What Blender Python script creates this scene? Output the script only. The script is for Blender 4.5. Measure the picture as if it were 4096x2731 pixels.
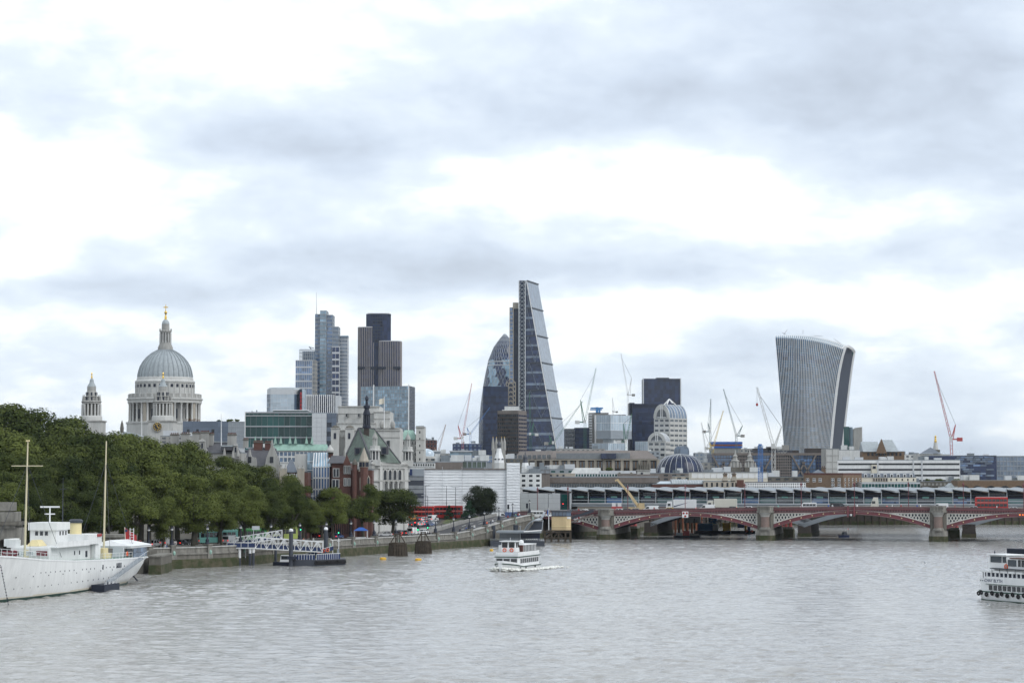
import bpy, math, random
import numpy as np
from mathutils import Vector, Matrix
R = math.radians
for o in list(bpy.data.objects): bpy.data.objects.remove(o)
SC = bpy.context.scene
COL = SC.collection
random.seed(7); np.random.seed(7)

# ---------------------------------------------------------------- camera
F, HY, CZ = 8700.0, 1905.0, 20.5          # focal length and horizon row in photo pixels, eye height above the river
PITCH = math.atan((HY - 1365.5) / F)
cam = bpy.data.cameras.new('camera'); camo = bpy.data.objects.new('camera', cam); COL.objects.link(camo)
cam.sensor_width = 36.0; cam.lens = 36.0 * F / 4096.0
cam.clip_start = 1.0; cam.clip_end = 60000.0
camo.location = (0, 0, CZ); camo.rotation_euler = (R(90) + PITCH, 0, 0)
SC.camera = camo
SC.render.resolution_x, SC.render.resolution_y = 1024, 682
SC.view_settings.view_transform = 'Standard'; SC.view_settings.look = 'None'
SC.view_settings.exposure = 0.42; SC.view_settings.gamma = 1.0
SC.view_settings.use_curve_mapping = False
SC.cycles.use_denoising = True
SC.cycles.max_bounces = 6; SC.cycles.diffuse_bounces = 2; SC.cycles.glossy_bounces = 3
SC.cycles.transmission_bounces = 3; SC.cycles.volume_bounces = 0
SC.cycles.caustics_reflective = False; SC.cycles.caustics_refractive = False
SC.cycles.sample_clamp_indirect = 4.0

# ---------------------------------------------------------------- sky and sun
SUN_EL, SUN_AZ = R(42), R(122)             # azimuth from +Y (view axis) towards +X
wd = bpy.data.worlds.new('World'); SC.world = wd; wd.use_nodes = True
nt = wd.node_tree; nt.nodes.clear()
def N(t, **kw):
    n = nt.nodes.new(t)
    for k, v in kw.items(): setattr(n, k, v)
    return n
def L(a, b): nt.links.new(a, b)
def mth(op, a, b=None, c=None, clamp=False):
    n = N('ShaderNodeMath', operation=op, use_clamp=clamp)
    for i, s in enumerate((a, b, c)):
        if s is None: continue
        if isinstance(s, (int, float)): n.inputs[i].default_value = s
        else: L(s, n.inputs[i])
    return n.outputs[0]
tc = N('ShaderNodeTexCoord'); sep = N('ShaderNodeSeparateXYZ'); L(tc.outputs['Generated'], sep.inputs[0])
sx, sy, sz = sep.outputs
den = mth('ADD', mth('MAXIMUM', sz, 0.0), 0.34)
cmb = N('ShaderNodeCombineXYZ'); L(mth('DIVIDE', sx, den), cmb.inputs[0]); L(mth('DIVIDE', sy, den), cmb.inputs[1])
def noise(vec, sc, det, rough, off, dist=0.0):
    mp = N('ShaderNodeMapping'); mp.inputs['Location'].default_value = off; L(vec, mp.inputs[0])
    n = N('ShaderNodeTexNoise'); n.inputs['Scale'].default_value = sc; n.inputs['Detail'].default_value = det
    n.inputs['Roughness'].default_value = rough; n.inputs['Distortion'].default_value = dist
    L(mp.outputs[0], n.inputs['Vector']); return n.outputs[0]
n1 = noise(cmb.outputs[0], 2.7, 6, 0.5, (3.1, 1.7, 0.0), 0.3)
n2 = noise(cmb.outputs[0], 6.5, 7, 0.52, (8.3, 2.2, 4.0), 0.25)
n3 = noise(cmb.outputs[0], 15.0, 6, 0.55, (1.3, 5.2, 2.0), 0.2)
az = mth('ARCTAN2', sx, sy); el = mth('ARCSINE', sz)
def bank(px, py, wx, wy, amp):                # a cloud bank at a direction (photo pixels turned to angles)
    a0 = math.atan((px - 2048) / F); e0 = math.atan((HY - py) / F)
    u = mth('DIVIDE', mth('SUBTRACT', az, a0), wx / F); v = mth('DIVIDE', mth('SUBTRACT', el, e0), wy / F)
    q = mth('ADD', mth('MULTIPLY', u, u), mth('MULTIPLY', v, v))
    return mth('MULTIPLY', mth('EXPONENT', mth('MULTIPLY', q, -1.0)), amp)
tot = 0.255
for n_, k_ in ((n1, .90), (n2, .85), (n3, .45)): tot = mth('ADD', mth('MULTIPLY', mth('SUBTRACT', n_, 0.5), k_), tot)
BANKS = [(3800, 250, 900, 330, .42), (2500, 430, 1000, 170, .24), (1150, 560, 600, 150, .20), (1700, 1050, 1300, 120, .30), (2900, 1080, 500, 80, .15),
         (3700, 650, 600, 140, .16), (2550, 740, 620, 120, -.36), (300, 740, 420, 170, -.40), (500, 200, 1100, 260, -.26), (3300, 1200, 900, 110, -.26),
         (450, 1190, 700, 70, .22), (1000, 1330, 1100, 60, -.16), (1700, 800, 600, 90, .08), (2300, 1230, 500, 60, -.2), (2048, 1750, 3200, 160, .02)]
for b in BANKS: tot = mth('ADD', tot, bank(*b))
cr = N('ShaderNodeValToRGB'); L(tot, cr.inputs[0])
cr.color_ramp.elements[0].color = (0.86, 0.89, 0.90, 1); cr.color_ramp.elements[1].color = (0.375, 0.415, 0.465, 1)
for p_, c_ in ((.16, (.81, .855, .885)), (.26, (.68, .75, .83)), (.50, (.55, .62, .72)), (.75, (.45, .505, .59))):
    e = cr.color_ramp.elements.new(p_); e.color = (*c_, 1)
sky = N('ShaderNodeTexSky', sky_type='NISHITA', sun_disc=False, sun_elevation=SUN_EL, sun_rotation=SUN_AZ)
bg1 = N('ShaderNodeBackground'); bg1.inputs[1].default_value = 0.10; L(sky.outputs[0], bg1.inputs[0])
bg2 = N('ShaderNodeBackground'); bg2.inputs[1].default_value = 1.0; L(cr.outputs[0], bg2.inputs[0])
mx = N('ShaderNodeMixShader'); mx.inputs[0].default_value = 0.93; L(bg1.outputs[0], mx.inputs[1]); L(bg2.outputs[0], mx.inputs[2])
out = N('ShaderNodeOutputWorld'); L(mx.outputs[0], out.inputs[0])
sun = bpy.data.lights.new('sun', 'SUN'); sun.energy = 1.15; sun.angle = R(40); sun.color = (1.0, 0.98, 0.95)
suno = bpy.data.objects.new('sun', sun); COL.objects.link(suno); suno.location = (0, 0, 500)
sdir = Vector((math.sin(SUN_AZ) * math.cos(SUN_EL), math.cos(SUN_AZ) * math.cos(SUN_EL), math.sin(SUN_EL)))
suno.rotation_euler = (-sdir).to_track_quat('-Z', 'Y').to_euler()

# ---------------------------------------------------------------- photo pixels to places
SP, CP = math.sin(PITCH), math.cos(PITCH)
def P(px, py, d):                             # the point on that pixel's ray at distance d along the view axis
    u = (px - 2048.0) / F; v = (1365.5 - py) / F
    t = d / (CP - v * SP)
    return Vector((t * u, d, CZ + t * (SP + v * CP)))
def X(px, d, py=1850): return P(px, py, d).x
def Z(py, d): return P(2048, py, d).z
def G(px, py, z=0.0):                         # where the ray meets the level z
    v = (1365.5 - py) / F
    dz = SP + v * CP; t = (z - CZ) / dz
    return Vector((t * (px - 2048.0) / F, t * (CP - v * SP), z))
def mpp(d): return d / F
def lerp(tab, x):
    if x <= tab[0][0]: return tab[0][1]
    for (a, b), (c, e_) in zip(tab, tab[1:]):
        if x <= c: return b + (e_ - b) * (x - a) / (c - a)
    return tab[-1][1]
def land_h(d): return lerp([(300, 3.6), (560, 3.5), (620, 3.3), (643, 3.9), (696, 5.0), (740, 6.8), (800, 8.0), (1200, 11), (2500, 13)], d)
SHORE = [(300, -260), (420, -140), (450, -110), (470, -92), (486, -78), (492, -71.7), (501, -65.4), (564, -43.4), (615, -22.5),
         (641, -10.9), (655, -5.0), (690, 4.5), (717, 9.5), (760, 30), (830, 52), (880, 78), (925, 118), (940, 300), (960, 6000)]
def shore_x(d): return lerp(SHORE, d)

# ---------------------------------------------------------------- mesh helpers
OFF = {}
class M:
    def __init__(s): s.v = []; s.f = []
    def add(s, vs, fs):
        n = len(s.v); s.v += [tuple(q) for q in vs]; s.f += [tuple(i + n for i in f) for f in fs]; return s
    def box(s, x0, y0, z0, x1, y1, z1):
        return s.add([(x0, y0, z0), (x1, y0, z0), (x1, y1, z0), (x0, y1, z0), (x0, y0, z1), (x1, y0, z1), (x1, y1, z1), (x0, y1, z1)],
                     [(0, 3, 2, 1), (4, 5, 6, 7), (0, 1, 5, 4), (1, 2, 6, 5), (2, 3, 7, 6), (3, 0, 4, 7)])
    def prism(s, pts, z0, z1, top=None):
        n = len(pts); top = top or pts
        a = sum(p[0] * q[1] - q[0] * p[1] for p, q in zip(pts, pts[1:] + pts[:1]))
        if a < 0: pts = pts[::-1]; top = top[::-1]
        return s.add([(p[0], p[1], z0) for p in pts] + [(p[0], p[1], z1) for p in top],
                     [tuple(range(n))[::-1], tuple(range(n, 2 * n))] + [(i, (i + 1) % n, n + (i + 1) % n, n + i) for i in range(n)])
    def extr(s, pts, vec):                    # polygon of 3d points pushed along vec
        n = len(pts); vec = Vector(vec); a = [Vector(p) for p in pts]; b = [p + vec for p in a]
        nn = Vector((0, 0, 0))
        for i in range(n): nn += a[i].cross(a[(i + 1) % n])
        if nn.dot(vec) > 0: f = [tuple(range(n))[::-1], tuple(range(n, 2 * n))] + [(i, (i + 1) % n, n + (i + 1) % n, n + i) for i in range(n)]
        else: f = [tuple(range(n)), tuple(range(n, 2 * n))[::-1]] + [((i + 1) % n, i, n + i, n + (i + 1) % n) for i in range(n)]
        return s.add(a + b, f)
    def bar(s, a, b, w, h=None, up=(0, 0, 1)):
        a, b = Vector(a), Vector(b); h = h or w; d = (b - a)
        if d.length < 1e-6: return s
        d.normalize(); up = Vector(up)
        if abs(d.dot(up)) > .98: up = Vector((1, 0, 0))
        r = d.cross(up).normalized(); u = r.cross(d)
        c = [r * (sx_ * w / 2) + u * (sy_ * h / 2) for sx_, sy_ in ((-1, -1), (1, -1), (1, 1), (-1, 1))]
        return s.add([a + q for q in c] + [b + q for q in c], [(3, 2, 1, 0), (4, 5, 6, 7), (0, 1, 5, 4), (1, 2, 6, 5), (2, 3, 7, 6), (3, 0, 4, 7)])
    def tube(s, a, b, r0, r1=None, n=8):
        a, b = Vector(a), Vector(b); r1 = r0 if r1 is None else r1; d = (b - a).normalized()
        up = Vector((1, 0, 0)) if abs(d.z) > .9 else Vector((0, 0, 1))
        r = d.cross(up).normalized(); u = r.cross(d); vs = []
        for c, rad in ((a, r0), (b, r1)):
            for i in range(n):
                t = 2 * math.pi * i / n; vs.append(c + (r * math.cos(t) + u * math.sin(t)) * rad)
        return s.add(vs, [tuple(range(n))[::-1], tuple(range(n, 2 * n))] + [(i, (i + 1) % n, n + (i + 1) % n, n + i) for i in range(n)])
    def lathe(s, cx, cy, prof, n=24, a0=0.0):
        vs = []; fs = []; k = len(prof)
        for r, z in prof:
            for i in range(n):
                t = a0 + 2 * math.pi * i / n; vs.append((cx + r * math.cos(t), cy + r * math.sin(t), z))
        for j in range(k - 1):
            for i in range(n): fs.append((j * n + i, j * n + (i + 1) % n, (j + 1) * n + (i + 1) % n, (j + 1) * n + i))
        fs.append(tuple(range(n))[::-1]); fs.append(tuple((k - 1) * n + i for i in range(n)))
        if prof[0][1] > prof[-1][1]: fs = [f[::-1] for f in fs]
        return s.add(vs, fs)
    def ob(s, o, u, l0, l1, n0, n1, z0, z1):  # box along plan direction u from point o; n is the outward normal of a left-to-right wall
        ux, uy = u; nx, ny = uy, -ux; ox, oy = o
        c = [(ox + ux * l + nx * n, oy + uy * l + ny * n) for l, n in ((l0, n1), (l1, n1), (l1, n0), (l0, n0))]
        return s.prism(c, z0, z1)
    def torus(s, c, axis, R_, r, n=14, m=6):
        axis = Vector(axis).normalized(); up = Vector((0, 0, 1)) if abs(axis.z) < .9 else Vector((1, 0, 0))
        e1 = axis.cross(up).normalized(); e2 = axis.cross(e1); c = Vector(c); vs = []; fs = []
        for i in range(n):
            t = 2 * math.pi * i / n; dr = e1 * math.cos(t) + e2 * math.sin(t)
            for j in range(m):
                q = 2 * math.pi * j / m; vs.append(c + dr * (R_ + r * math.cos(q)) + axis * (r * math.sin(q)))
        for i in range(n):
            for j in range(m): fs.append((i * m + j, i * m + (j + 1) % m, ((i + 1) % n) * m + (j + 1) % m, ((i + 1) % n) * m + j))
        return s.add(vs, fs)
    def loft(s, rings, closed=True, caps=True):
        n = len(rings[0]); vs = [p for r in rings for p in r]; fs = []
        for j in range(len(rings) - 1):
            for i in range(n if closed else n - 1):
                fs.append((j * n + i, j * n + (i + 1) % n, (j + 1) * n + (i + 1) % n, (j + 1) * n + i))
        if caps and closed: fs.append(tuple(range(n))[::-1]); fs.append(tuple((len(rings) - 1) * n + i for i in range(n)))
        return s.add(vs, fs)
    def xf(s, mat):
        s.v = [tuple(mat @ Vector(q)) for q in s.v]; return s
    def mesh(s, name, mat, off=None, smooth=False):
        me = bpy.data.meshes.new(name)
        v = s.v if off is None else [(a - off[0], b - off[1], c - off[2]) for a, b, c in s.v]
        me.from_pydata(v, [], s.f); me.update()
        if smooth:
            me.polygons.foreach_set('use_smooth', [True] * len(me.polygons)); me.set_sharp_from_angle(angle=R(38))
        if mat: me.materials.append(mat)
        return me
    def obj(s, name, mat, parent=None, smooth=False, kind=None):
        off = OFF.get(parent.name) if parent else None
        o = bpy.data.objects.new(name, s.mesh(name, mat, off, smooth)); COL.objects.link(o)
        if parent: o.parent = parent; OFF[o.name] = off
        if kind: o['kind'] = kind
        return o
def inst(name, me, parent, loc, rz=0.0, sc=None):
    o = bpy.data.objects.new(name, me); COL.objects.link(o); o.parent = parent
    off = OFF.get(parent.name) if parent else None
    o.location = Vector(loc) - (Vector(off) if off else Vector((0, 0, 0)))
    if rz: o.rotation_euler = (0, 0, rz)
    if sc: o.scale = sc
    return o
def tag(o, label, cat, group=None):
    o['label'] = label; o['category'] = cat
    if group: o['group'] = group
    return o
def T(name, label, cat, loc=(0, 0, 0), group=None):      # a thing: an Empty at its base
    o = bpy.data.objects.new(name, None); COL.objects.link(o); o.location = loc; OFF[o.name] = tuple(loc)
    o.empty_display_size = 1; return tag(o, label, cat, group)
def copy_tree(o, parent=None):
    c = o.copy(); COL.objects.link(c); c.parent = parent
    for ch in list(o.children): copy_tree(ch, c)
    return c
def struct(o): o['kind'] = 'structure'; return o

# ---------------------------------------------------------------- materials
def mk(name, col, rough=.7, metal=0.0, var=.12, sc=.4, rnd=0.0, ior=1.45, emit=0.0, bump=0.0, cell=None, cellvar=.35, streak=0.0, col2=None):
    m = bpy.data.materials.new(name); m.use_nodes = True; t = m.node_tree; b = t.nodes['Principled BSDF']
    b.inputs['Roughness'].default_value = rough; b.inputs['Metallic'].default_value = metal; b.inputs['IOR'].default_value = ior
    n = t.nodes.new; l = t.links.new
    rgb = n('ShaderNodeRGB'); rgb.outputs[0].default_value = (*col, 1); cur = rgb.outputs[0]
    geo = n('ShaderNodeNewGeometry')
    def mulf(cur, fac_out, lo, hi):
        mr = n('ShaderNodeMapRange'); l(fac_out, mr.inputs[0]); mr.inputs[3].default_value = lo; mr.inputs[4].default_value = hi
        mm = n('ShaderNodeMix'); mm.data_type = 'RGBA'; mm.blend_type = 'MULTIPLY'; mm.inputs[0].default_value = 1.0
        l(cur, mm.inputs[6]); l(mr.outputs[0], mm.inputs[7]); return mm.outputs[2]
    nz = None
    if var or bump or col2:
        nz = n('ShaderNodeTexNoise'); nz.inputs['Scale'].default_value = sc; nz.inputs['Detail'].default_value = 5; nz.inputs['Roughness'].default_value = .62
        l(geo.outputs['Position'], nz.inputs['Vector'])
    if col2:
        mr = n('ShaderNodeMapRange'); l(nz.outputs[0], mr.inputs[0]); mr.inputs[1].default_value = .42; mr.inputs[2].default_value = .62
        mm = n('ShaderNodeMix'); mm.data_type = 'RGBA'; l(mr.outputs[0], mm.inputs[0]); l(cur, mm.inputs[6]); mm.inputs[7].default_value = (*col2, 1); cur = mm.outputs[2]
    elif var:
        mr = n('ShaderNodeMapRange'); l(nz.outputs[0], mr.inputs[0]); mr.inputs[1].default_value = .3; mr.inputs[2].default_value = .7
        cur = mulf(cur, mr.outputs[0], 1 - var, 1 + var)
    if streak:
        mp = n('ShaderNodeMapping'); mp.inputs['Scale'].default_value = (1.0, 1.0, .08); l(geo.outputs['Position'], mp.inputs[0])
        n3 = n('ShaderNodeTexNoise'); n3.inputs['Scale'].default_value = 1.2; n3.inputs['Detail'].default_value = 4; l(mp.outputs[0], n3.inputs['Vector'])
        mr = n('ShaderNodeMapRange'); l(n3.outputs[0], mr.inputs[0]); mr.inputs[1].default_value = .35; mr.inputs[2].default_value = .65
        cur = mulf(cur, mr.outputs[0], 1 - streak, 1.0)
    if rnd:
        oi = n('ShaderNodeObjectInfo'); cur = mulf(cur, oi.outputs['Random'], 1 - rnd, 1 + rnd)
    if cell:
        vm = n('ShaderNodeVectorMath'); vm.operation = 'SNAP'; l(geo.outputs['Position'], vm.inputs[0]); vm.inputs[1].default_value = cell
        wn = n('ShaderNodeTexWhiteNoise'); wn.noise_dimensions = '3D'; l(vm.outputs[0], wn.inputs['Vector'])
        cur = mulf(cur, wn.outputs['Value'], 1 - cellvar, 1 + cellvar)
    l(cur, b.inputs['Base Color'])
    if bump:
        bp = n('ShaderNodeBump'); bp.inputs['Strength'].default_value = bump; bp.inputs['Distance'].default_value = .1
        l(nz.outputs[0], bp.inputs['Height']); l(bp.outputs[0], b.inputs['Normal'])
    if emit:
        b.inputs['Emission Color'].default_value = (*col, 1); b.inputs['Emission Strength'].default_value = emit
    return m
C = {}
def dm(key, *a, **k): C[key] = mk(key, *a, **k)
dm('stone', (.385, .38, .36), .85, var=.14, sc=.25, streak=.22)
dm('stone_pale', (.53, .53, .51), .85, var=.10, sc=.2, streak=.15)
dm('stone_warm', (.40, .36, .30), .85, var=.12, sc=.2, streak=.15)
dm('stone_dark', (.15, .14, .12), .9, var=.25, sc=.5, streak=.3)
dm('granite', (.235, .225, .20), .85, var=.22, sc=.8, streak=.35)
dm('granite_red', (.20, .145, .125), .4, var=.15, sc=2.0)
dm('algae', (.035, .045, .015), .85, var=.4, sc=.6, col2=(.085, .075, .045))
dm('lead', (.36, .40, .42), .55, var=.10, sc=.4, streak=.18)
dm('lead_dark', (.20, .225, .245), .55, var=.12, sc=.4, streak=.2)
dm('gold', (.75, .50, .12), .3, .9, var=.05)
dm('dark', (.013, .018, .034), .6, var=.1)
dm('dark_brown', (.055, .045, .04), .8, var=.2)
dm('void', (.012, .013, .015), .95, var=0)
dm('white', (.78, .79, .79), .45, var=.05, sc=.5, streak=.06)
dm('white_ship', (.80, .81, .80), .4, var=.05, sc=.3, streak=.10)
dm('white_dirty', (.62, .63, .62), .7, var=.10, sc=.6, streak=.15)
dm('cream', (.66, .62, .52), .7, var=.06)
dm('yellow', (.70, .60, .34), .55, var=.05)
dm('hut_yellow', (.58, .45, .26), .6, var=.05, sc=.8, streak=.1)
dm('buoy_yellow', (.80, .46, .04), .5, var=.06)
dm('red', (.33, .022, .022), .4, var=.06)
dm('crane_red', (.42, .07, .07), .5, var=.06)
dm('orange', (.75, .14, .05), .5, var=.05)
dm('blue', (.03, .11, .40), .5, var=.06)
dm('blue_bright', (.05, .22, .50), .5, var=.08)
dm('navy', (.018, .035, .105), .35, var=.08)
dm('green_paint', (.012, .045, .032), .5, var=.1)
dm('teal', (.20, .42, .37), .5, var=.06)
dm('copper', (.29, .45, .38), .7, var=.14, sc=.4, streak=.2)
dm('copper_dark', (.115, .15, .125), .7, var=.2, sc=.3, streak=.35)
dm('slate', (.085, .085, .095), .6, var=.18, sc=.8, streak=.12)
dm('slate_blue', (.13, .15, .18), .6, var=.12, sc=.8)
dm('brick', (.115, .055, .045), .85, var=.2, sc=1.2)
dm('brick_brown', (.17, .115, .075), .85, var=.2, sc=1.0)
dm('brick_dark', (.10, .045, .038), .85, var=.2, sc=1.0)
dm('concrete', (.30, .295, .28), .85, var=.12, sc=.4, streak=.2)
dm('concrete_brown', (.19, .165, .15), .85, var=.12, sc=.4, streak=.15)
dm('metal_grey', (.29, .32, .35), .45, .2, var=.06, sc=.3)
dm('metal_light', (.56, .58, .60), .4, .2, var=.05)
dm('metal_dark', (.055, .062, .078), .45, .2, var=.08)
dm('clad_blue', (.13, .16, .21), .5, .1, var=.05, rnd=.10)
dm('asphalt', (.055, .055, .058), .9, var=.2, sc=.6)
dm('paving', (.24, .23, .215), .9, var=.14, sc=.5)
dm('road_line', (.62, .62, .6), .8, var=.1)
dm('earth', (.10, .09, .07), .95, var=.3, sc=.05)
dm('grass', (.085, .105, .035), .95, var=.25, sc=.4)
dm('maroon', (.165, .045, .055), .5, var=.10, sc=.7, streak=.15)
dm('bridge_pink', (.235, .135, .135), .6, var=.12, sc=.8, streak=.15)
dm('lattice_white', (.57, .56, .52), .6, var=.10, sc=.9, streak=.15)
dm('timber', (.075, .06, .045), .9, var=.35, sc=1.2, streak=.3)
dm('rubber', (.012, .012, .014), .7, var=.1, rnd=.3)
dm('rust', (.22, .08, .04), .9, var=.25, sc=1.0)
dm('sheet', (.76, .78, .80), .6, var=.05, sc=.35, streak=.05, rnd=.04)
dm('net', (.22, .235, .25), .8, var=.15, sc=.6)
dm('glass', (.030, .042, .055), .10, 0, var=.1, ior=1.9, rnd=.5)
dm('glass_dark', (.012, .021, .058), .22, 0, var=.1, ior=1.4, rnd=.4, cell=(3, 3, 4), cellvar=.4)
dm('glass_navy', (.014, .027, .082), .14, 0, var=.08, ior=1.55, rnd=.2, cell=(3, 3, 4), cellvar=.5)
dm('glass_blue', (.085, .155, .29), .10, 0, var=.08, ior=1.9, rnd=.25, cell=(3, 3, 4), cellvar=.5)
dm('glass_bright', (.095, .20, .34), .10, 0, var=.06, ior=2.1, rnd=.15, cell=(3, 3, 4), cellvar=.5)
dm('louvre', (.05, .06, .085), .6, 0, var=.05)
dm('rib_stone', (.40, .365, .345), .7, var=.06)
dm('mast_cream', (.62, .55, .38), .5, var=.05)
dm('rib_lead', (.27, .30, .32), .55, var=.1)
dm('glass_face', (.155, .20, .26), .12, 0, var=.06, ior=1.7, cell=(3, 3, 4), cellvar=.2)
dm('glass_teal', (.010, .062, .058), .07, 0, var=.1, ior=1.5, rnd=.5)
dm('glass_sky', (.20, .31, .40), .10, 0, var=.06, ior=1.9, rnd=.4, cell=(3, 3, 4), cellvar=.35)
dm('glass_pale', (.40, .48, .55), .12, 0, var=.05, ior=1.8, rnd=.12, cell=(2.5, 2.5, 5), cellvar=.10)
dm('glass_grey', (.115, .165, .24), .10, 0, var=.05, ior=1.9, rnd=.2, cell=(3, 3, 4), cellvar=.3)
dm('glass_aqua', (.09, .17, .175), .08, 0, var=.1, ior=1.8, rnd=.5)
dm('win_dark', (.013, .016, .022), .15, 0, var=.1, ior=1.5, rnd=.5)
dm('car_glass', (.012, .014, .018), .06, 0, var=0, ior=1.7)
dm('tail_light', (.9, .03, .02), .4, var=0, emit=1.6)
dm('signal_green', (.05, .9, .35), .4, var=0, emit=2.5)
dm('signal_red', (1.0, .04, .03), .4, var=0, emit=2.5)
dm('amber_light', (1.0, .22, .03), .4, var=0, emit=1.3)
dm('globe', (.80, .80, .78), .25, var=.02)
dm('skin', (.42, .26, .19), .6, var=.05)
dm('bark', (.07, .065, .05), .9, var=.3, sc=1.5)
# ================================================================ river
def water_mat():
    m = bpy.data.materials.new('river_water'); m.use_nodes = True; t = m.node_tree; b = t.nodes['Principled BSDF']
    n = t.nodes.new; l = t.links.new
    b.inputs['Roughness'].default_value = .12; b.inputs['IOR'].default_value = 1.5
    geo = n('ShaderNodeNewGeometry')
    def wave(scale,st,rot,det=3,dist=0.6):
        mp = n('ShaderNodeMapping'); mp.inputs['Rotation'].default_value = (0,0,rot); mp.inputs['Scale'].default_value = (1.0 / st,1.0,1.0)
        l(geo.outputs['Position'],mp.inputs[0])
        z = n('ShaderNodeTexNoise'); z.inputs['Scale'].default_value = scale; z.inputs['Detail'].default_value = det
        z.inputs['Roughness'].default_value = .6; z.inputs['Distortion'].default_value = dist; l(mp.outputs[0],z.inputs['Vector']); return z.outputs[0]
    def ma(op,a,b_):
        q = n('ShaderNodeMath'); q.operation = op
        for i,s in enumerate((a,b_)):
            if isinstance(s,(int,float)): q.inputs[i].default_value = s
            else: l(s,q.inputs[i])
        return q.outputs[0]
    w1 = wave(.16,2.2,.25,3); w2 = wave(.55,1.8,-.35,4); w3 = wave(1.7,1.5,.5,3); sw = wave(.012,3.0,.4,3,1.0)
    calm = n('ShaderNodeMapRange'); l(sw,calm.inputs[0]); calm.inputs[1].default_value = .35; calm.inputs[2].default_value = .65
    calm.inputs[3].default_value = .55; calm.inputs[4].default_value = 1.15
    h = ma('ADD',ma('MULTIPLY',w1,.25),ma('ADD',ma('MULTIPLY',w2,.30),ma('MULTIPLY',w3,.16)))
    h = ma('MULTIPLY',h,calm.outputs[0])
    bp = n('ShaderNodeBump'); bp.inputs['Strength'].default_value = .62; bp.inputs['Distance'].default_value = 1.0; l(h,bp.inputs['Height']); l(bp.outputs[0],b.inputs['Normal'])
    cr_ = n('ShaderNodeValToRGB'); l(w2,cr_.inputs[0]); cr_.color_ramp.elements[0].position = .3; cr_.color_ramp.elements[1].position = .75
    cr_.color_ramp.elements[0].color = (.215,.20,.175,1); cr_.color_ramp.elements[1].color = (.45,.455,.455,1)
    l(cr_.outputs[0],b.inputs['Base Color'])
    return m
C['water'] = water_mat()
m = M()
def wq(x0,x1,y0,y1,X0=None,X1=None): m.add([(x0,y0,0),(x1,y0,0),(X1 if X1 is not None else x1,y1,0),(X0 if X0 is not None else x0,y1,0)],[(0,1,2,3)])
WY0,WY1 = 170.0,722.0
half = lambda y: .30 * y + 8
for y0,y1 in ((-300,WY0),(WY1,1000),(1000,8000),(8000,40000)): wq(-20000,20000,y0,y1)
wq(-20000,-half(WY0),WY0,WY1,-20000,-half(WY1)); wq(half(WY0),20000,WY0,WY1,half(WY1),20000)
yy = [WY0]                                  # the choppy reach in front of the bridge: real waves
while yy[-1] < WY1: yy.append(min(WY1,yy[-1] + .32 + (yy[-1] - WY0) * .0022))
yy = np.array(yy); nc_ = 780; gx = np.linspace(-1,1,nc_)
GY,GX = np.meshgrid(yy,gx,indexing='ij'); GXm = GX * (.30 * GY + 8); H = np.zeros_like(GY); rw_s = np.random.RandomState(3)
for k in range(34):
    lam = 1.1 * (9.0 / 1.1) ** rw_s.rand(); th = rw_s.normal(1.15,.55); kk = 2 * np.pi / lam; ph = kk * (GXm * np.cos(th) + GY * np.sin(th)) + rw_s.rand() * 6.28
    env = .6 + .4 * np.sin(2 * np.pi * (GXm * rw_s.normal(0,1) + GY * rw_s.normal(0,1)) / (lam * 7) + rw_s.rand() * 6.28)
    H += env * .0105 * lam ** .75 * (2 * np.power(.5 + .5 * np.sin(ph),1.7) - .9)
gust = .75 + .35 * np.sin(GXm / 41 + GY / 67 + 1.2) * np.sin(GXm / 23 - GY / 90)
edge = np.clip(np.minimum((GY - WY0) / 8,(WY1 - GY) / 8),0,1) * np.clip((1 - np.abs(GX)) * 30,0,1)
H = H * gust * edge; n0_ = len(m.v); m.v += list(zip(GXm.ravel().tolist(),GY.ravel().tolist(),H.ravel().tolist()))
ii = (np.arange(len(yy) - 1)[:,None] * nc_ + np.arange(nc_ - 1)[None,:]).ravel() + n0_
m.f += np.stack([ii,ii + 1,ii + 1 + nc_,ii + nc_],1).tolist()
rvo = struct(m.obj('river_water',C['water'])); rvo.data.polygons.foreach_set('use_smooth',[True] * len(rvo.data.polygons))
# ---- land of the north bank, one sheet to the horizon
m = M(); rows = [300,420,450,470,486,492,501,530,564,590,615,641,655,690,717,740,760,800,830,880,925,940,960,1200,2500,6000,40000]
def row(d): x = shore_x(d); return [(-30000,d,land_h(d)),(-600,d,land_h(d)),(x - 60,d,land_h(d)),(x - .4,d,land_h(d))]
for a,b in zip(rows,rows[1:]):
    ra,rb = row(a),row(b)
    for i in range(3): m.add([ra[i],ra[i + 1],rb[i + 1],rb[i]],[(0,1,2,3)])
land = struct(m.obj('ground',C['earth']))
# ---- the embankment road, its pavements and the ramp up to the bridge
WT = [(480,4.75),(501,4.75),(564,4.4),(615,4.25),(628,4.25),(638,4.85),(646,5.5),(652,6.2),(660,6.9),(672,7.6),(690,8.3),(717,9.0)]
def wall_top(d): return lerp(WT,d)
wp = [(shore_x(d),d) for d in (440,455,470,486,492,501,520,540,564,580,598,615,628,641,648,655,672,690,717)]
def path_n(i):
    a = Vector(wp[max(0,i - 1)]); b = Vector(wp[min(len(wp) - 1,i + 1)]); t_ = (b - a).normalized(); return Vector((t_.y,-t_.x))   # towards the river
def strip(o0,o1,zf):
    mm = M(); rings = []
    for i,p in enumerate(wp):
        nn = path_n(i); q0 = Vector(p) - nn * o0; q1 = Vector(p) - nn * (o1(p[1]) if callable(o1) else o1)
        rings.append([(q1.x,q1.y,zf(p[1],q1.y)),(q0.x,q0.y,zf(p[1],q0.y))])
    for a,b in zip(rings,rings[1:]): mm.add([a[0],a[1],b[1],b[0]],[(0,1,2,3)])
    return mm
road_z = lambda d,y: max(land_h(y) + .01,wall_top(d) - 1.15)
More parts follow.
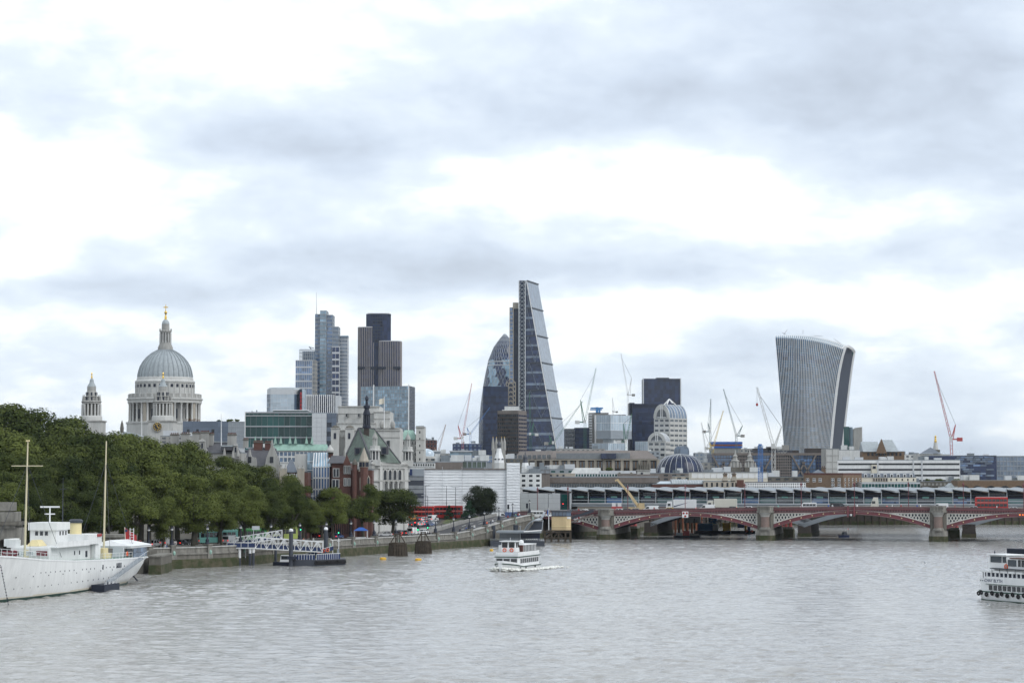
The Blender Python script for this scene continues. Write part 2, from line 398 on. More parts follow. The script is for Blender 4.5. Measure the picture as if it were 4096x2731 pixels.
struct(strip(.5,4.8,lambda d,y: road_z(d,y) + .12).obj('pavement',C['paving']))
rw_ = lambda d: lerp([(600,20),(625,14),(717,13)],d)
struct(strip(4.8,rw_,road_z).obj('embankment_road',C['asphalt']))
struct(strip(21.5,27,lambda d,y: land_h(y) + .14).obj('pavement',C['paving']))
for k,o in enumerate((8.0,11.0)):
    mm = M()
    for i in range(len(wp) - 1):
        for f in (0.1,.55):
            pts = []
            for g in (f,f + .25):
                p = Vector(wp[i]).lerp(Vector(wp[i + 1]),g); nn = path_n(i); q = p - nn * o; q2 = p - nn * (o + .22)
                pts += [(q.x,q.y,road_z(p.y,q.y) + .012),(q2.x,q2.y,road_z(p.y,q2.y) + .012)]
            mm.add([pts[0],pts[2],pts[3],pts[1]],[(0,1,2,3)])
    o_ = mm.obj('lane_marking',C['road_line']); o_['kind'] = 'structure'
# second carriageway with the queue of cars, and the planted triangle
g = [(-95,640),(-22,640),(-14,700),(-4,745),(-60,760),(-110,760)]
m = M(); ra = [(-62,600),(-58,640),(-50,690),(-40,740),(-34,790)]; rb = [(-38,600),(-30,640),(-24,690),(-23,725),(-10,775)]
for (a,b,c,d) in zip(ra,rb,ra[1:],rb[1:]):
    m.add([(a[0],a[1],land_h(a[1]) + .05),(b[0],b[1],land_h(b[1]) + .05),(d[0],d[1],land_h(d[1]) + .05),(c[0],c[1],land_h(c[1]) + .05)],[(0,1,2,3)])
struct(m.obj('queue_road',C['asphalt']))
m = M(); 
for (a,b,c,d) in zip([(-22.5,703),(-22,725),(-9,775)],[(-13,703),(-4,725),(8,775)],[(-22,725),(-9,775)],[(-4,725),(8,775)]):
    m.add([(a[0],a[1],land_h(a[1]) + .08),(b[0],b[1],land_h(b[1]) + .08),(d[0],d[1],land_h(d[1]) + .08),(c[0],c[1],land_h(c[1]) + .08)],[(0,1,2,3)])
struct(m.obj('grass_island',C['grass']))

# ================================================================ river wall
rw = T('river_wall','long granite embankment wall with green algae rising from the river beside the tree-lined road','wall',(wp[8][0],wp[8][1],0))
def sweep(prof,zfun=None,i0=0,i1=None):
    mm = M(); rings = []
    for i in range(i0,(i1 or len(wp))):
        p = wp[i]; nn = path_n(i); top = wall_top(p[1])
        rings.append([(p[0] + nn.x * o,p[1] + nn.y * o,z if z < 2.6 else top + (z - 10)) for o,z in prof])
    return mm.loft(rings)
sweep([(-.6,-2),(1.1,-2),(1.0,1.6),(.9,2.0),(-.6,2.0)]).obj('algae_band',C['algae'],rw)
sweep([(-.6,2.0),(.82,2.0),(.62,10 - 1.75),(-.6,10 - 1.75)]).obj('wall_face',C['stone_dark'],rw)
sweep([(-.6,10 - 1.75),(.86,10 - 1.75),(.86,10 - 1.45),(.62,10 - 1.35),(-.6,10 - 1.35)]).obj('string_course',C['granite'],rw)
for i in range(len(wp) - 1):                       # parapet in separate lengths with a coping each
    a,b = Vector(wp[i]),Vector(wp[i + 1]); na,nb = path_n(i),path_n(i + 1)
    k = max(1,round((b - a).length / 8)); 
    for j in range(k):
        for prof,nm,mt in (([(-.35,-1.35),(.5,-1.35),(.45,-.75),(-.35,-.75)],'parapet_block','granite'),([(-.35,-.75),(.40,-.75),(.40,-.25),(-.35,-.25)],'parapet_block','granite'),([(-.45,-.25),(.6,-.25),(.5,0),(-.4,0)],'coping','stone')):
            rings = []
            for f in (j / k + .004,(j + 1) / k - .004):
                p = a.lerp(b,f); nn = na.lerp(nb,f).normalized(); tp = wall_top(p.y)
                rings.append([(p.x + nn.x * o,p.y + nn.y * o,tp + z) for o,z in prof])
            M().loft(rings).obj(nm,C[mt],rw)
# piers of the wall that carry the lamps; lamp positions as seen in the photo
LAMP_PX = [600,692,834,966,1087,1202,1308,1406,1498,1585,1743,1815,1878,1938,1996,2051,2118]
def on_wall(px,off=0.0):
    lo,hi = 440.0,717.0
    f = lambda d: (shore_x(d) - off) - (px - 2048) * d / F
    for _ in range(60):
        md = (lo + hi) / 2
        if f(md) < 0: lo = md
        else: hi = md
    return (lo + hi) / 2
LAMPS = []
for px in LAMP_PX:
    d = on_wall(px); x = shore_x(d); t_ = (Vector((shore_x(d + 4),d + 4)) - Vector((x,d))).normalized(); u = (t_.x,t_.y); tp = wall_top(d)
    mm = M(); mm.ob((x,d),u,-.75,.75,-.7,1.0,2.0,tp - .9); mm.ob((x,d),u,-.62,.62,-.6,.86,tp - .9,tp + .25); mm.ob((x,d),u,-.8,.8,-.75,1.05,tp + .25,tp + .5)
    pr = mm.obj('lamp_pedestal',C['granite'],rw)
    mm = M(); nx,ny = u[1],-u[0]
    mm.lathe(x + nx * 1.0,d + ny * 1.0,[(.05,tp - 1.9),(.3,tp - 1.6),(.34,tp - 1.2),(.2,tp - .9),(.1,tp - .8)],8)
    mm.obj('lion_head_ring',C['copper'],rw)
    LAMPS.append((x,d,tp + .5))
# projecting buttress right of the white ship, and the one to the left with stairs
b = T('stone_buttress','square mossy stone buttress at the foot of the wall beside the ship stern','buttress',(X(625,462),462,0))
M().box(X(598,460),460,-2,X(648,460),475,1.9).obj('base',C['algae'],b)
M().box(X(600,460),460.1,1.9,X(647,460),475,3.6).obj('shaft',C['stone_dark'],b)
M().box(X(597,460),459.8,3.6,X(650,460),475,3.95).obj('cap',C['granite'],b)
rw2 = T('landing_wall','dark stone landing wall behind the moored white ship','wall',(-96,462,0))
M().prism([(-180,452),(-78,462),(-78,480),(-180,480)],-2,4.4).obj('wall_face',C['stone_dark'],rw2)
M().prism([(-180,451.6),(-77.7,461.6),(-77.7,463),(-180,453)],4.4,4.75).obj('coping',C['granite'],rw2)

# ================================================================ road bridge
BU = (.979,-.2039); BN = (BU[1],-BU[0]); B0 = (30.8,713.0)
def BP(s,n,z): return (B0[0] + BU[0] * s + BN[0] * n,B0[1] + BU[1] * s + BN[1] * n,z)
PAR = [(-70,8.2),(-24,9.1),(0,9.55),(26,10.2),(52,10.65),(79,10.95),(106,10.9),(133,10.55),(160,10.1),(240,8.6)]
def zpar(s): return lerp(PAR,s)
PIERS = [0.0,51.9,106.5,160.0]
rb = T('road_bridge','maroon iron arch road bridge with white lattice spandrels and stone piers','bridge',BP(53,0,0))
def ring(s,n0,n1,z0,z1): return [BP(s,n1,z0),BP(s,n0,z0),BP(s,n0,z1),BP(s,n1,z1)]
def lon(name,mat,n0,n1,f0,f1,s0=-42,s1=214,par=rb,st=8):
    k = [s0 + (s1 - s0) * i / max(1,round((s1 - s0) / st)) for i in range(max(1,round((s1 - s0) / st)) + 1)]
    return M().loft([ring(s,n0,n1,f0(s),f1(s)) for s in k]).obj(name,C[mat],par)
lon('deck','metal_dark',-31.5,-.5,lambda s: zpar(s) - 2.2,lambda s: zpar(s) - 1.15)
lon('carriageway','asphalt',-28,-4,lambda s: zpar(s) - 1.148,lambda s: zpar(s) - 1.10)
lon('footway','paving',-4,-.5,lambda s: zpar(s) - 1.147,lambda s: zpar(s) - .96)
lon('footway','paving',-31.5,-28,lambda s: zpar(s) - 1.147,lambda s: zpar(s) - .96)
lon('far_parapet','concrete',-31.9,-31.5,lambda s: zpar(s) - 1.2,lambda s: zpar(s))
CM = M(); BM = M()
spans = [(-24,0,3.0,6.6),(0,51.9,3.6,7.75),(51.9,106.5,4.1,8.5),(106.5,160,4.0,7.9),(160,208,3.6,7.3)]
HW = 2.6
bossme = M().lathe(0,0,[(.02,.12),(.14,.1),(.2,0)][::-1],8).xf(Matrix.Rotation(R(90),4,'X')).mesh('boss',C['yellow'])
for k,(sa,sb,zs,zc) in enumerate(spans):
    a = sa + (HW if k else 0); b = sb - HW; half = (b - a) / 2; mid = (a + b) / 2; zs2 = zs
    if k == 0: a = -50; half = (b - a) / 2; mid = (a + b) / 2; zc = 7.0
    lowf = lambda s: zs2 + (zc - zs2) * (1 - ((s - mid) / half) ** 2)
    upf = lambda s: lowf(s) + 1.25
    q = [a + (b - a) * i / 28 for i in range(29)]
    q0 = [s for s in q if s >= -30]
    def rib(n0,n1,name,mt):
        M().loft([ring(s,n0,n1,lowf(s),upf(s)) for s in q0]).obj(name,C[mt],rb)
    rib(-.6,0,'arch_rib','maroon')
    for j in range(1,7): rib(-.5 - j * 5 - .5,-.5 - j * 5,'inner_rib','metal_dark')
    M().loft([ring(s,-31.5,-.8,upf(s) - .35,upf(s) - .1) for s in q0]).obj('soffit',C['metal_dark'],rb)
    # flanges along the rib, proud of it
    M().loft([ring(s,-.5,.14,lowf(s) - .05,lowf(s) + .12) for s in q0]).obj('rib_flange',C['bridge_pink'],rb)
    M().loft([ring(s,-.5,.14,upf(s) - .06,upf(s) + .1) for s in q0]).obj('rib_flange',C['lattice_white'],rb)
    topz = lambda s: zpar(s) - 1.95
    for i in range(1,28,2):
        if q[i] > -12: inst('boss',bossme,rb,BP(q[i],.03,(lowf(q[i]) + upf(q[i])) / 2),math.atan2(BU[1],BU[0]))
    # spandrels: a frame and a lattice either side of the crown
    for side in (-1,1):
        if k == 0 and side == -1: continue
        reg = [s for s in [a + (b - a) * i / 120 for i in range(121)] if (s - mid) * side > 0 and topz(s) - upf(s) > .22]
        if len(reg) < 4: continue
        lo,hi = min(reg),max(reg)
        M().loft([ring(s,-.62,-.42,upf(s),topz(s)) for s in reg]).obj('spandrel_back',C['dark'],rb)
        fr = M(); e_ = hi if side == 1 else lo
        fr.loft([ring(s,-.2,.05,topz(s) - .22,topz(s)) for s in reg]); fr.loft([ring(s,-.2,.05,upf(s) + .1,upf(s) + .3) for s in reg])
        fr.loft([ring(s,-.2,.06,upf(s),topz(s)) for s in ((e_ - .4,e_) if side == 1 else (e_,e_ + .4))])
        fr.obj('spandrel_frame',C['lattice_white'],rb)
        la = M(); kk = 1.75; pitch = 1.02
        for sg in (-1,1):
            c0 = lo - 12
            while c0 < hi + 12:
                run = []
                for t_ in range(0,60):
                    z = 2 + t_ * .16; s = c0 + sg * (z - 2) / kk
                    ok = lo <= s <= hi and upf(s) <= z <= topz(s)
                    if ok: run.append((s,z))
                if len(run) > 1: la.bar(BP(run[0][0],-.12 + .06 * sg,run[0][1]),BP(run[-1][0],-.12 + .06 * sg,run[-1][1]),.30,.10,up=(BN[0],BN[1],0))
                c0 += pitch
        la.obj('lattice',C['lattice_white'],rb,kind='stuff')
    s0 = a if k else -30
    s1 = b
    lon('fascia','bridge_pink',-.6,.1,lambda s: zpar(s) - 1.95,lambda s: zpar(s) - 1.66,s0,s1,st=4)
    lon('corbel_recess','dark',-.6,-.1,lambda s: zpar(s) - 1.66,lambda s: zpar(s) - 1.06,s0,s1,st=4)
    lon('cornice','maroon',-.6,.42,lambda s: zpar(s) - 1.06,lambda s: zpar(s) - .78,s0,s1,st=4)
    cb = M(); s = s0 + .2
    while s < s1: cb.prism([BP(s,-.12,0)[:2],BP(s + .24,-.12,0)[:2],BP(s + .24,.3,0)[:2],BP(s,.3,0)[:2]],zpar(s) - 1.62,zpar(s) - 1.06); s += .5
    cb.obj('corbels',C['bridge_pink'],rb,kind='stuff')
    cb = M(); s = s0
    while s < s1: cb.prism([BP(s,.02,0)[:2],BP(s + .16,.02,0)[:2],BP(s + .16,.14,0)[:2],BP(s,.14,0)[:2]],zpar(s) - .78,zpar(s) - .1); s += .36
    cb.obj('balusters',C['bridge_pink'],rb,kind='stuff')
    lon('parapet_back','bridge_pink',-.25,-.08,lambda s: zpar(s) - .78,lambda s: zpar(s) - .12,s0,s1,st=4)
    lon('handrail','bridge_pink',-.3,.25,lambda s: zpar(s) - .12,lambda s: zpar(s),s0,s1,st=4)
for i,s in enumerate(PIERS):
    zt = zpar(s)
    def oct_(hw,n0,n1,c=.9): return [BP(s - hw,n0,0)[:2],BP(s - hw,n1 - c,0)[:2],BP(s - hw + c,n1,0)[:2],BP(s + hw - c,n1,0)[:2],BP(s + hw,n1 - c,0)[:2],BP(s + hw,n0,0)[:2]]
    M().prism(oct_(3.0,-34,2.9,1.3),-3,1.7).obj('pier_foot',C['algae'],rb)
    M().prism(oct_(2.95,-33.8,2.8,1.3),1.7,3.3,oct_(2.75,-33.6,2.6,1.2)).obj('pier_base',C['granite'],rb)
    M().prism(oct_(2.55,-33,1.2,.6),3.3,zt - 1.7).obj('pier_shaft',C['stone_dark'],rb)
    mm = M(); c = BP(s,1.25,0)
    mm.lathe(c[0],c[1],[(1.95,3.3),(1.95,3.7),(1.65,4.0),(1.6,4.3)],16); mm.obj('column_base',C['granite'],rb,True)
    M().lathe(c[0],c[1],[(1.42,4.3),(1.32,zt - 3.1)],18).obj('column_shaft',C['granite_red'],rb,True)
    M().lathe(c[0],c[1],[(1.38,zt - 3.1),(1.5,zt - 2.9),(1.45,zt - 2.7),(1.95,zt - 1.9),(2.05,zt - 1.7)],16).obj('capital',C['stone'],rb,True)
    M().prism(oct_(2.75,-33,3.0,1.3),zt - 1.7,zt - 1.2).obj('pier_cornice',C['granite'],rb)
    M().prism(oct_(2.5,-.3,2.7,1.2),zt - 1.2,zt + .22).obj('pulpit',C['granite'],rb)
    M().prism(oct_(2.62,-.3,2.85,1.25),zt + .22,zt + .48).obj('pulpit_coping',C['concrete'],rb)
    pm = M()
    for j in range(-3,4): pm.prism([BP(s + j * .48 - .14,2.69,0)[:2],BP(s + j * .48 + .14,2.69,0)[:2],BP(s + j * .48 + .14,2.76,0)[:2],BP(s + j * .48 - .14,2.76,0)[:2]],zt - .7,zt - .1)
    pm.obj('pulpit_panels',C['stone_dark'],rb,kind='stuff')
# north abutment
M().prism([BP(-42,-33,0)[:2],BP(-30,-33,0)[:2],BP(-30,.4,0)[:2],BP(-42,.4,0)[:2]],-2,6.6).obj('abutment',C['stone_dark'],rb)
lon('abutment_parapet','concrete',-.4,.3,lambda s: zpar(s) - 2.1,lambda s: zpar(s) - .1,-38,-30)
# river stair from the bridge end down to the pier
st = T('river_stair','grey covered stair sloping down from the bridge end to the water beside the hut','stair',BP(-12,3,0))
M().bar(BP(-4,2.2,8.0),BP(-15,2.2,4.4),2.0,.5).bar(BP(-15,2.2,4.4),BP(-19.5,2.2,.6),2.0,.5).obj('flight',C['concrete_brown'],st)
M().bar(BP(-3.6,3.3,9.4),BP(-15.2,3.3,5.6),.2,.9).bar(BP(-15.2,3.3,5.6),BP(-19.7,3.3,1.9),.2,.9).obj('side_rail',C['metal_dark'],st)
# round-disc navigation boards on the arches
for s,z,lab in ((26,8.2,'white square navigation board with three red discs on the left bridge arch crown'),(-9.5,6.6,'white square navigation board with three red discs beside the yellow hut stair')):
    t_ = T('navigation_board',lab,'sign',BP(s,.5,z),'navigation boards on the bridge arches')
    M().prism([BP(s - 1.0,.35,0)[:2],BP(s + 1.0,.35,0)[:2],BP(s + 1.0,.45,0)[:2],BP(s - 1.0,.45,0)[:2]],z - 1,z + 1).obj('board',C['white'],t_)
    for ds,dz in ((-.5,.45),(.5,.45),(0,-.5)):
        a = Vector(BP(s + ds,.45,z + dz)); M().tube(a,a + Vector((BN[0],BN[1],0)) * .08,.34,n=12).obj('disc',C['red'],t_)
# lights hanging at the centre arch crown
t_ = T('arch_lights','dark gantry of lamps hanging at the central arch crown','light',BP(79,.5,8.6))
M().bar(BP(78.2,.5,7.6),BP(78.2,.5,11.2),.5).bar(BP(80.2,.5,7.8),BP(80.2,.5,11.0),.5).bar(BP(77.6,.6,9),BP(80.8,.6,9),.25).obj('bracket',C['maroon'],t_)
a = BP(79.2,.9,8.4); M().lathe(a[0],a[1],[(.05,a[2] - .5),(.22,a[2] - .4),(.22,a[2] + .1),(.05,a[2] + .2)],8).obj('lamp',C['globe'],t_)
t_ = T('arch_lights','pair of glowing amber lights under the far right arch','light',BP(133.4,.5,7.4))
for ds in (-.45,.45):
    a = Vector(BP(132.2 + ds,.16,8.5)); M().tube(a,a + Vector((BN[0],BN[1],0)) * .2,.18,n=10).obj('lamp',C['amber_light'],t_)

# ================================================================ railway bridge with the station roof
def RP(s,n,z): return BP(s,n - 58,z)
rl = T('rail_bridge','glazed railway station bridge with a row of white leaf-shaped roof panels','bridge',RP(60,0,0))
def rring(s,n0,n1,z0,z1): return [RP(s,n1,z0),RP(s,n0,z0),RP(s,n0,z1),RP(s,n1,z1)]
def rlon(name,mat,n0,n1,z0,z1,s0=-40,s1=200): return M().loft([rring(s,n0,n1,z0,z1) for s in (s0,s1)]).obj(name,C[mat],rl)
rlon('girder','metal_grey',-30,.2,9.9,10.8); rlon('girder_edge','metal_light',-.2,.6,10.8,11.15)
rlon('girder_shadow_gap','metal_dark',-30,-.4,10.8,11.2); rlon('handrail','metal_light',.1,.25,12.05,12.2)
rlon('platform_wall','concrete',-14,-12,11.15,14.9); rlon('roof_core','white_dirty',-30,-3,15.2,15.9)
BW = 6.03
s = -40.0; k = 0
postme = M().box(-.09,-.09,0,.09,.09,3.9).mesh('post',C['metal_light'])
nb = 36
panes = ['glass_aqua','glass','glass_aqua','glass_blue']
for k in range(nb):
    s = -40 + k * BW
    rings = []
    for f in [0,.15,.3,.5,.7,.85,1]:
        sv = s + f * BW
        fz = 16.0 - f * .85; bul = 16.2 + .62 * math.sin(math.pi * f) ** .8
        rings.append([RP(sv,.9,fz),RP(sv,.75,fz + .34),RP(sv,-2.2,max(bul,fz + .4)),RP(sv,-7,16.55),RP(sv,-7,16.2),RP(sv,-2,15.2 if f > .5 else 15.6)])
    M().loft(rings).obj('roof_panel',C['metal_grey'],rl)
    M().bar(RP(s,.95,16.15),RP(s + BW,.95,15.3),.2,.2).obj('eave_edge',C['white_dirty'],rl)
    rg = [[RP(s + f * BW,-.3,(16.05 - f * 1.05) + .62),RP(s + f * BW,-2.2,max(16.2 + .62 * math.sin(math.pi * f) ** .8,16.45 - f * 1.05) + .05),RP(s + f * BW,-2.2,15.9),RP(s + f * BW,-.3,(16.05 - f * 1.05) + .3)] for f in (.3,.45,.6,.75,.88)]
    M().loft(rg).obj('solar_panel',C['metal_grey'],rl)
    M().extr([RP(s + .2,-.7,15.7),RP(s + BW - .2,-.7,14.85),RP(s + .2,-.7,15.0)],(BN[0] * .1,BN[1] * .1,0)).obj('gable_infill',C['dark'],rl)
    a = RP(s,.2,11.15); inst('post',postme,rl,a)
    if k > 2:
        M().prism([RP(s + .2,-2.0,0)[:2],RP(s + BW - .2,-2.0,0)[:2],RP(s + BW - .2,-1.9,0)[:2],RP(s + .2,-1.9,0)[:2]],11.15,12.9).obj('screen_pane',C[panes[(k * 7) % 4]],rl)
        M().prism([RP(s + .2,-2.0,0)[:2],RP(s + BW - .2,-2.0,0)[:2],RP(s + BW - .2,-1.9,0)[:2],RP(s + .2,-1.9,0)[:2]],12.95,13.5).obj('screen_pane',C['glass_dark' if k % 3 else 'glass_aqua'],rl)
        if k % 2: M().prism([RP(s + 1.8,-1.7,0)[:2],RP(s + 4,-1.7,0)[:2],RP(s + 4,-1.5,0)[:2],RP(s + 1.8,-1.5,0)[:2]],13.0,13.55).obj('platform_sign',C['teal'],rl)
        bp_ = [C['brick'],C['glass'],C['metal_dark'],C['brick_brown'],C['stone_dark']][(k * 3) % 5]
        M().prism([RP(s + .2,-9,0)[:2],RP(s + BW - .4,-9,0)[:2],RP(s + BW - .4,-8.8,0)[:2],RP(s + .2,-8.8,0)[:2]],13.6 if k % 2 else 13.9,14.7).obj('far_screen',bp_,rl)
rlon('eaves_beam','metal_dark',-1.4,-.9,14.0,14.35)
# ticket hall end of the station: pale panelled block at the bridge foot
th = T('station_hall','pale grey panelled station hall under the first roof leaves beside the scaffolding','building',RP(-34,2,8))
M().prism([RP(-40,-12,0)[:2],RP(-22,-12,0)[:2],RP(-22,2.2,0)[:2],RP(-40,2.2,0)[:2]],6,14.6).obj('core',C['metal_dark'],th)
for i in range(5):
    for j in range(4):
        M().prism([RP(-39.9 + i * 2.86,2.2,0)[:2],RP(-39.9 + i * 2.86 + 2.82,2.2,0)[:2],RP(-39.9 + i * 2.86 + 2.82,2.35,0)[:2],RP(-39.9 + i * 2.86,2.35,0)[:2]],7.4 + j * 1.8,7.4 + j * 1.8 + 1.77).obj('panel',C['metal_light'],th)
for j in range(3): M().prism([RP(-25.2,2.2,0)[:2],RP(-22.4,2.2,0)[:2],RP(-22.4,2.3,0)[:2],RP(-25.2,2.3,0)[:2]],7.4 + j * 2.3,7.4 + j * 2.3 + 2.2).obj('window',C['glass_teal'],th)
M().prism([RP(-22.2,1.9,0)[:2],RP(-21.7,1.9,0)[:2],RP(-21.7,2.5,0)[:2],RP(-22.2,2.5,0)[:2]],6,14.6).obj('corner_post',C['metal_light'],th)
# rail arches and piers below
for i,(sa,sb) in enumerate(((8,61),(61,116),(116,170))):
    mid,half = (sa + sb) / 2,(sb - sa) / 2
    for nn in (-46,-60,-80):
        lowf = lambda s: 3.2 + 5.2 * (1 - ((s - mid) / half) ** 2)
        q = [sa + (sb - sa) * j / 20 for j in range(21)]
        M().loft([[BP(s,nn,lowf(s)),BP(s,nn - .8,lowf(s)),BP(s,nn - .8,lowf(s) + 1.5),BP(s,nn,lowf(s) + 1.5)] for s in q]).obj('arch_rib',C['metal_grey'] if nn == -46 else C['metal_dark'],rl)
    q = [sa + (sb - sa) * j / 12 for j in range(13)]
    M().loft([[BP(s,-47,lowf(s) + 1.1),BP(s,-88,lowf(s) + 1.1),BP(s,-88,lowf(s) + 1.4),BP(s,-47,lowf(s) + 1.4)] for s in q]).obj('soffit',C['metal_dark'],rl)
for s in (8,61,116,170):
    M().prism([BP(s - 2.2,-46,0)[:2],BP(s + 2.2,-46,0)[:2],BP(s + 2.2,-88,0)[:2],BP(s - 2.2,-88,0)[:2]],-3,4.5).obj('pier',C['dark_brown'],rl)
    M().prism([BP(s - 2.4,-45.8,0)[:2],BP(s + 2.4,-45.8,0)[:2],BP(s + 2.4,-88,0)[:2],BP(s - 2.4,-88,0)[:2]],-3,1.2).obj('pier_foot',C['algae'],rl)
    if s < 170:
        t_ = T('old_bridge_pier',{8: 'leftmost old stone pier with cut red iron columns under the dark arch',61: 'old stone pier with cut red iron columns behind the middle bridge pier',116: 'rightmost old stone pier with cut red iron columns behind the far bridge pier'}[s],'bridge pier',BP(s - 6,-38,0),'old rail bridge piers between the bridges')
        M().prism([BP(s - 8,-42,0)[:2],BP(s - 3,-42,0)[:2],BP(s - 3,-35,0)[:2],BP(s - 8,-35,0)[:2]],-3,2.8).obj('base',C['algae'],t_)
        M().prism([BP(s - 7.8,-42,0)[:2],BP(s - 3.2,-42,0)[:2],BP(s - 3.2,-35.2,0)[:2],BP(s - 7.8,-35.2,0)[:2]],2.8,3.6).obj('block',C['granite'],t_)
        for j in range(3):
            c = BP(s - 7 + j * 1.5,-36.5,0); M().lathe(c[0],c[1],[(.75,3.6),(.55,4.0),(.55,6.0),(.75,6.3)],10).obj('column',C['crane_red'],t_,True)
# bridge lamps
BL = [2150,2271,2510,2739,2977,3202,3414,3630,3849,4089]
lab_bl = ['beside the lamp-lined ramp','behind the yellow pier hut','crossing the yellow crane boom','behind the white lorry','between two white vans','beside the white minibus','above the central arch crown','right of the cream lorry cab','left of the red bus','at the right edge of the photo']
for k,px in enumerate(BL):
    lo,hi = -60,200
    for _ in range(50):
        md = (lo + hi) / 2; q = BP(md,-3.6,0)
        if 2048 + F * q[0] / q[1] < px: lo = md
        else: hi = md
    s = lo; c = BP(s,-3.6,zpar(s) - .96)
    t_ = T('bridge_lamp','tall slim maroon lamp post on the bridge ' + lab_bl[k],'street lamp',c,'maroon lamp posts on the road bridge')
    M().lathe(c[0],c[1],[(.22,c[2]),(.22,c[2] + .8),(.12,c[2] + 1.0),(.09,c[2] + 7.6)],8).obj('pole',C['maroon'],t_)
    M().box(c[0] - .5,c[1] - .06,c[2] + 7.4,c[0] + .5,c[1] + .06,c[2] + 7.55).obj('arm',C['maroon'],t_)
    M().lathe(c[0],c[1],[(.1,c[2] + 7.6),(.3,c[2] + 8.0),(.28,c[2] + 8.35),(.12,c[2] + 8.6),(.06,c[2] + 9.0)],8).obj('lantern',C['maroon'],t_)
# ================================================================ facade helper
PANE = {}
def fac(root,a,b,z0,z1,nc,nr,wall,glass,fu=.6,fv=.6,t=.25,mode='pane',frame=True,name='window',skip=None):
    a = Vector(a[:2]); b = Vector(b[:2]); Ln = (b - a).length; u = (b - a) / Ln; uu = (u.x,u.y); nn = Vector((u.y,-u.x))
    w = Ln / nc; h = (z1 - z0) / nr; pw = w * (1 - fu); ph = h * (1 - fv)
    if frame:
        g = M()
        for i in range(nc + 1):
            l0 = max(0,i * w - pw / 2); l1 = min(Ln,i * w + pw / 2)
            if l1 - l0 > .01: g.ob(a,uu,l0,l1,0,t,z0,z1)
        for j in range(nr + 1):
            y0 = max(z0,z0 + j * h - ph / 2); y1 = min(z1,z0 + j * h + ph / 2)
            if y1 - y0 > .01: g.ob(a,uu,.002,Ln - .002,0,t * .93,y0,y1)
        g.obj('facade',C[wall],root)
    if mode == 'pane':
        key = (round(w * fu,2),round(h * fv,2),round(t,2),glass)
        if key not in PANE: PANE[key] = M().box(-w * fu / 2,-t * .3,0,w * fu / 2,.05,h * fv).mesh('pane',C[glass])
        for i in range(nc):
            for j in range(nr):
                if skip and skip(i,j): continue
                p = a + u * (i + .5) * w
                inst(name,PANE[key],root,(p.x,p.y,z0 + j * h + ph / 2),math.atan2(u.y,u.x))
    elif mode == 'band':
        for j in range(nr):
            M().ob(a,uu,.01,Ln - .01,0,t * .3,z0 + j * h + ph / 2,z0 + (j + 1) * h - ph / 2).obj('window_band',C[glass],root)
    elif mode == 'col':
        for i in range(nc):
            M().ob(a,uu,i * w + pw / 2,(i + 1) * w - pw / 2,0,t * .3,z0 + .01,z1 - .01).obj('window_strip',C[glass],root)
def gz(d): return land_h(d) - .3
def px_xy(px,d): return (X(px,d),d)
CN = (-.963,.27); CE = (.27,.963); CS = (.963,-.27)          # street grid of the city: north, east, south
def off2(p,v,k): return (p[0] + v[0] * k,p[1] + v[1] * k)
def quad_fp(px0,px1,d,depth,sk=0.0):                        # footprint: front edge between two columns, sk tilts it away
    a = px_xy(px0,d); b = px_xy(px1,d + sk); u = Vector((b[0] - a[0],b[1] - a[1])).normalized(); n = (-u.y,u.x)
    return [a,b,off2(b,n,depth),off2(a,n,depth)]
def block(name,label,px0,px1,ytop,d,depth,wall,cat='building',sk=0.0,ybase=None,roofmat=None):
    fp = quad_fp(px0,px1,d,depth,sk); c = ((fp[0][0] + fp[1][0]) / 2,(fp[0][1] + fp[1][1]) / 2)
    zb = gz(d) if ybase is None else Z(ybase,d)
    r = T(name,label,cat,(c[0],c[1],gz(d))); z1 = Z(ytop,d)
    M().prism(fp,gz(d),z1).obj('wall',C[wall],r)
    q = [off2(fp[0],(0,0),0)]
    M().prism([(p[0] * .999 + c[0] * .001,p[1]) for p in fp],z1,z1 + .35).obj('roof',C[roofmat or 'lead_dark'],r)
    return r,fp,z1
def roofbits(r,fp,z1,k,mats=('metal_light','lead_dark','white_dirty'),hmax=3.0,seed=1):
    rs = random.Random(seed)
    for i in range(k):
        f = rs.uniform(.05,.85); w = rs.uniform(1.5,5); a = Vector(fp[0]).lerp(Vector(fp[1]),f); y = rs.uniform(2,8); hh = rs.uniform(.8,hmax)
        M().box(a.x,a.y + y,z1 + .3,a.x + w,a.y + y + rs.uniform(1.5,4),z1 + .3 + hh).obj('roof_plant',C[rs.choice(mats)],r)

# ================================================================ domed cathedral
D0 = 1395.0; CX = X(657,D0); S0 = mpp(D0)
cath = T('domed_cathedral','great stone cathedral with grey lead dome, golden cross and two west towers above the trees','cathedral',(CX,D0,gz(D0)))
def pr(l): return [(hw * S0,Z(y,D0)) for hw,y in l]
def lat(name,mat,l,n=48,smooth=True,par=cath): return M().lathe(CX,D0,pr(l),n).obj(name,C[mat],par,smooth)
z = lambda y: Z(y,D0)
M().box(CX - 30,D0 - 20,gz(D0),CX + 30,D0 + 60,z(1740)).obj('nave',C['stone'],cath)
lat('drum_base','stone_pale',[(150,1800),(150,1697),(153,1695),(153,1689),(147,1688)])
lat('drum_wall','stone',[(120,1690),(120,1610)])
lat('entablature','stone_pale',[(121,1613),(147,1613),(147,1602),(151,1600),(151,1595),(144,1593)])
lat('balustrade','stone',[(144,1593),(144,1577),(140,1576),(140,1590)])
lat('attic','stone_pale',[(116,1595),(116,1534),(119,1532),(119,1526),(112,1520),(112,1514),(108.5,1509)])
dome = lat('dome','lead',[(108.5,1509),(108,1500),(104.5,1484),(99,1466),(88,1447),(73,1429),(52,1412),(30,1400)],64)
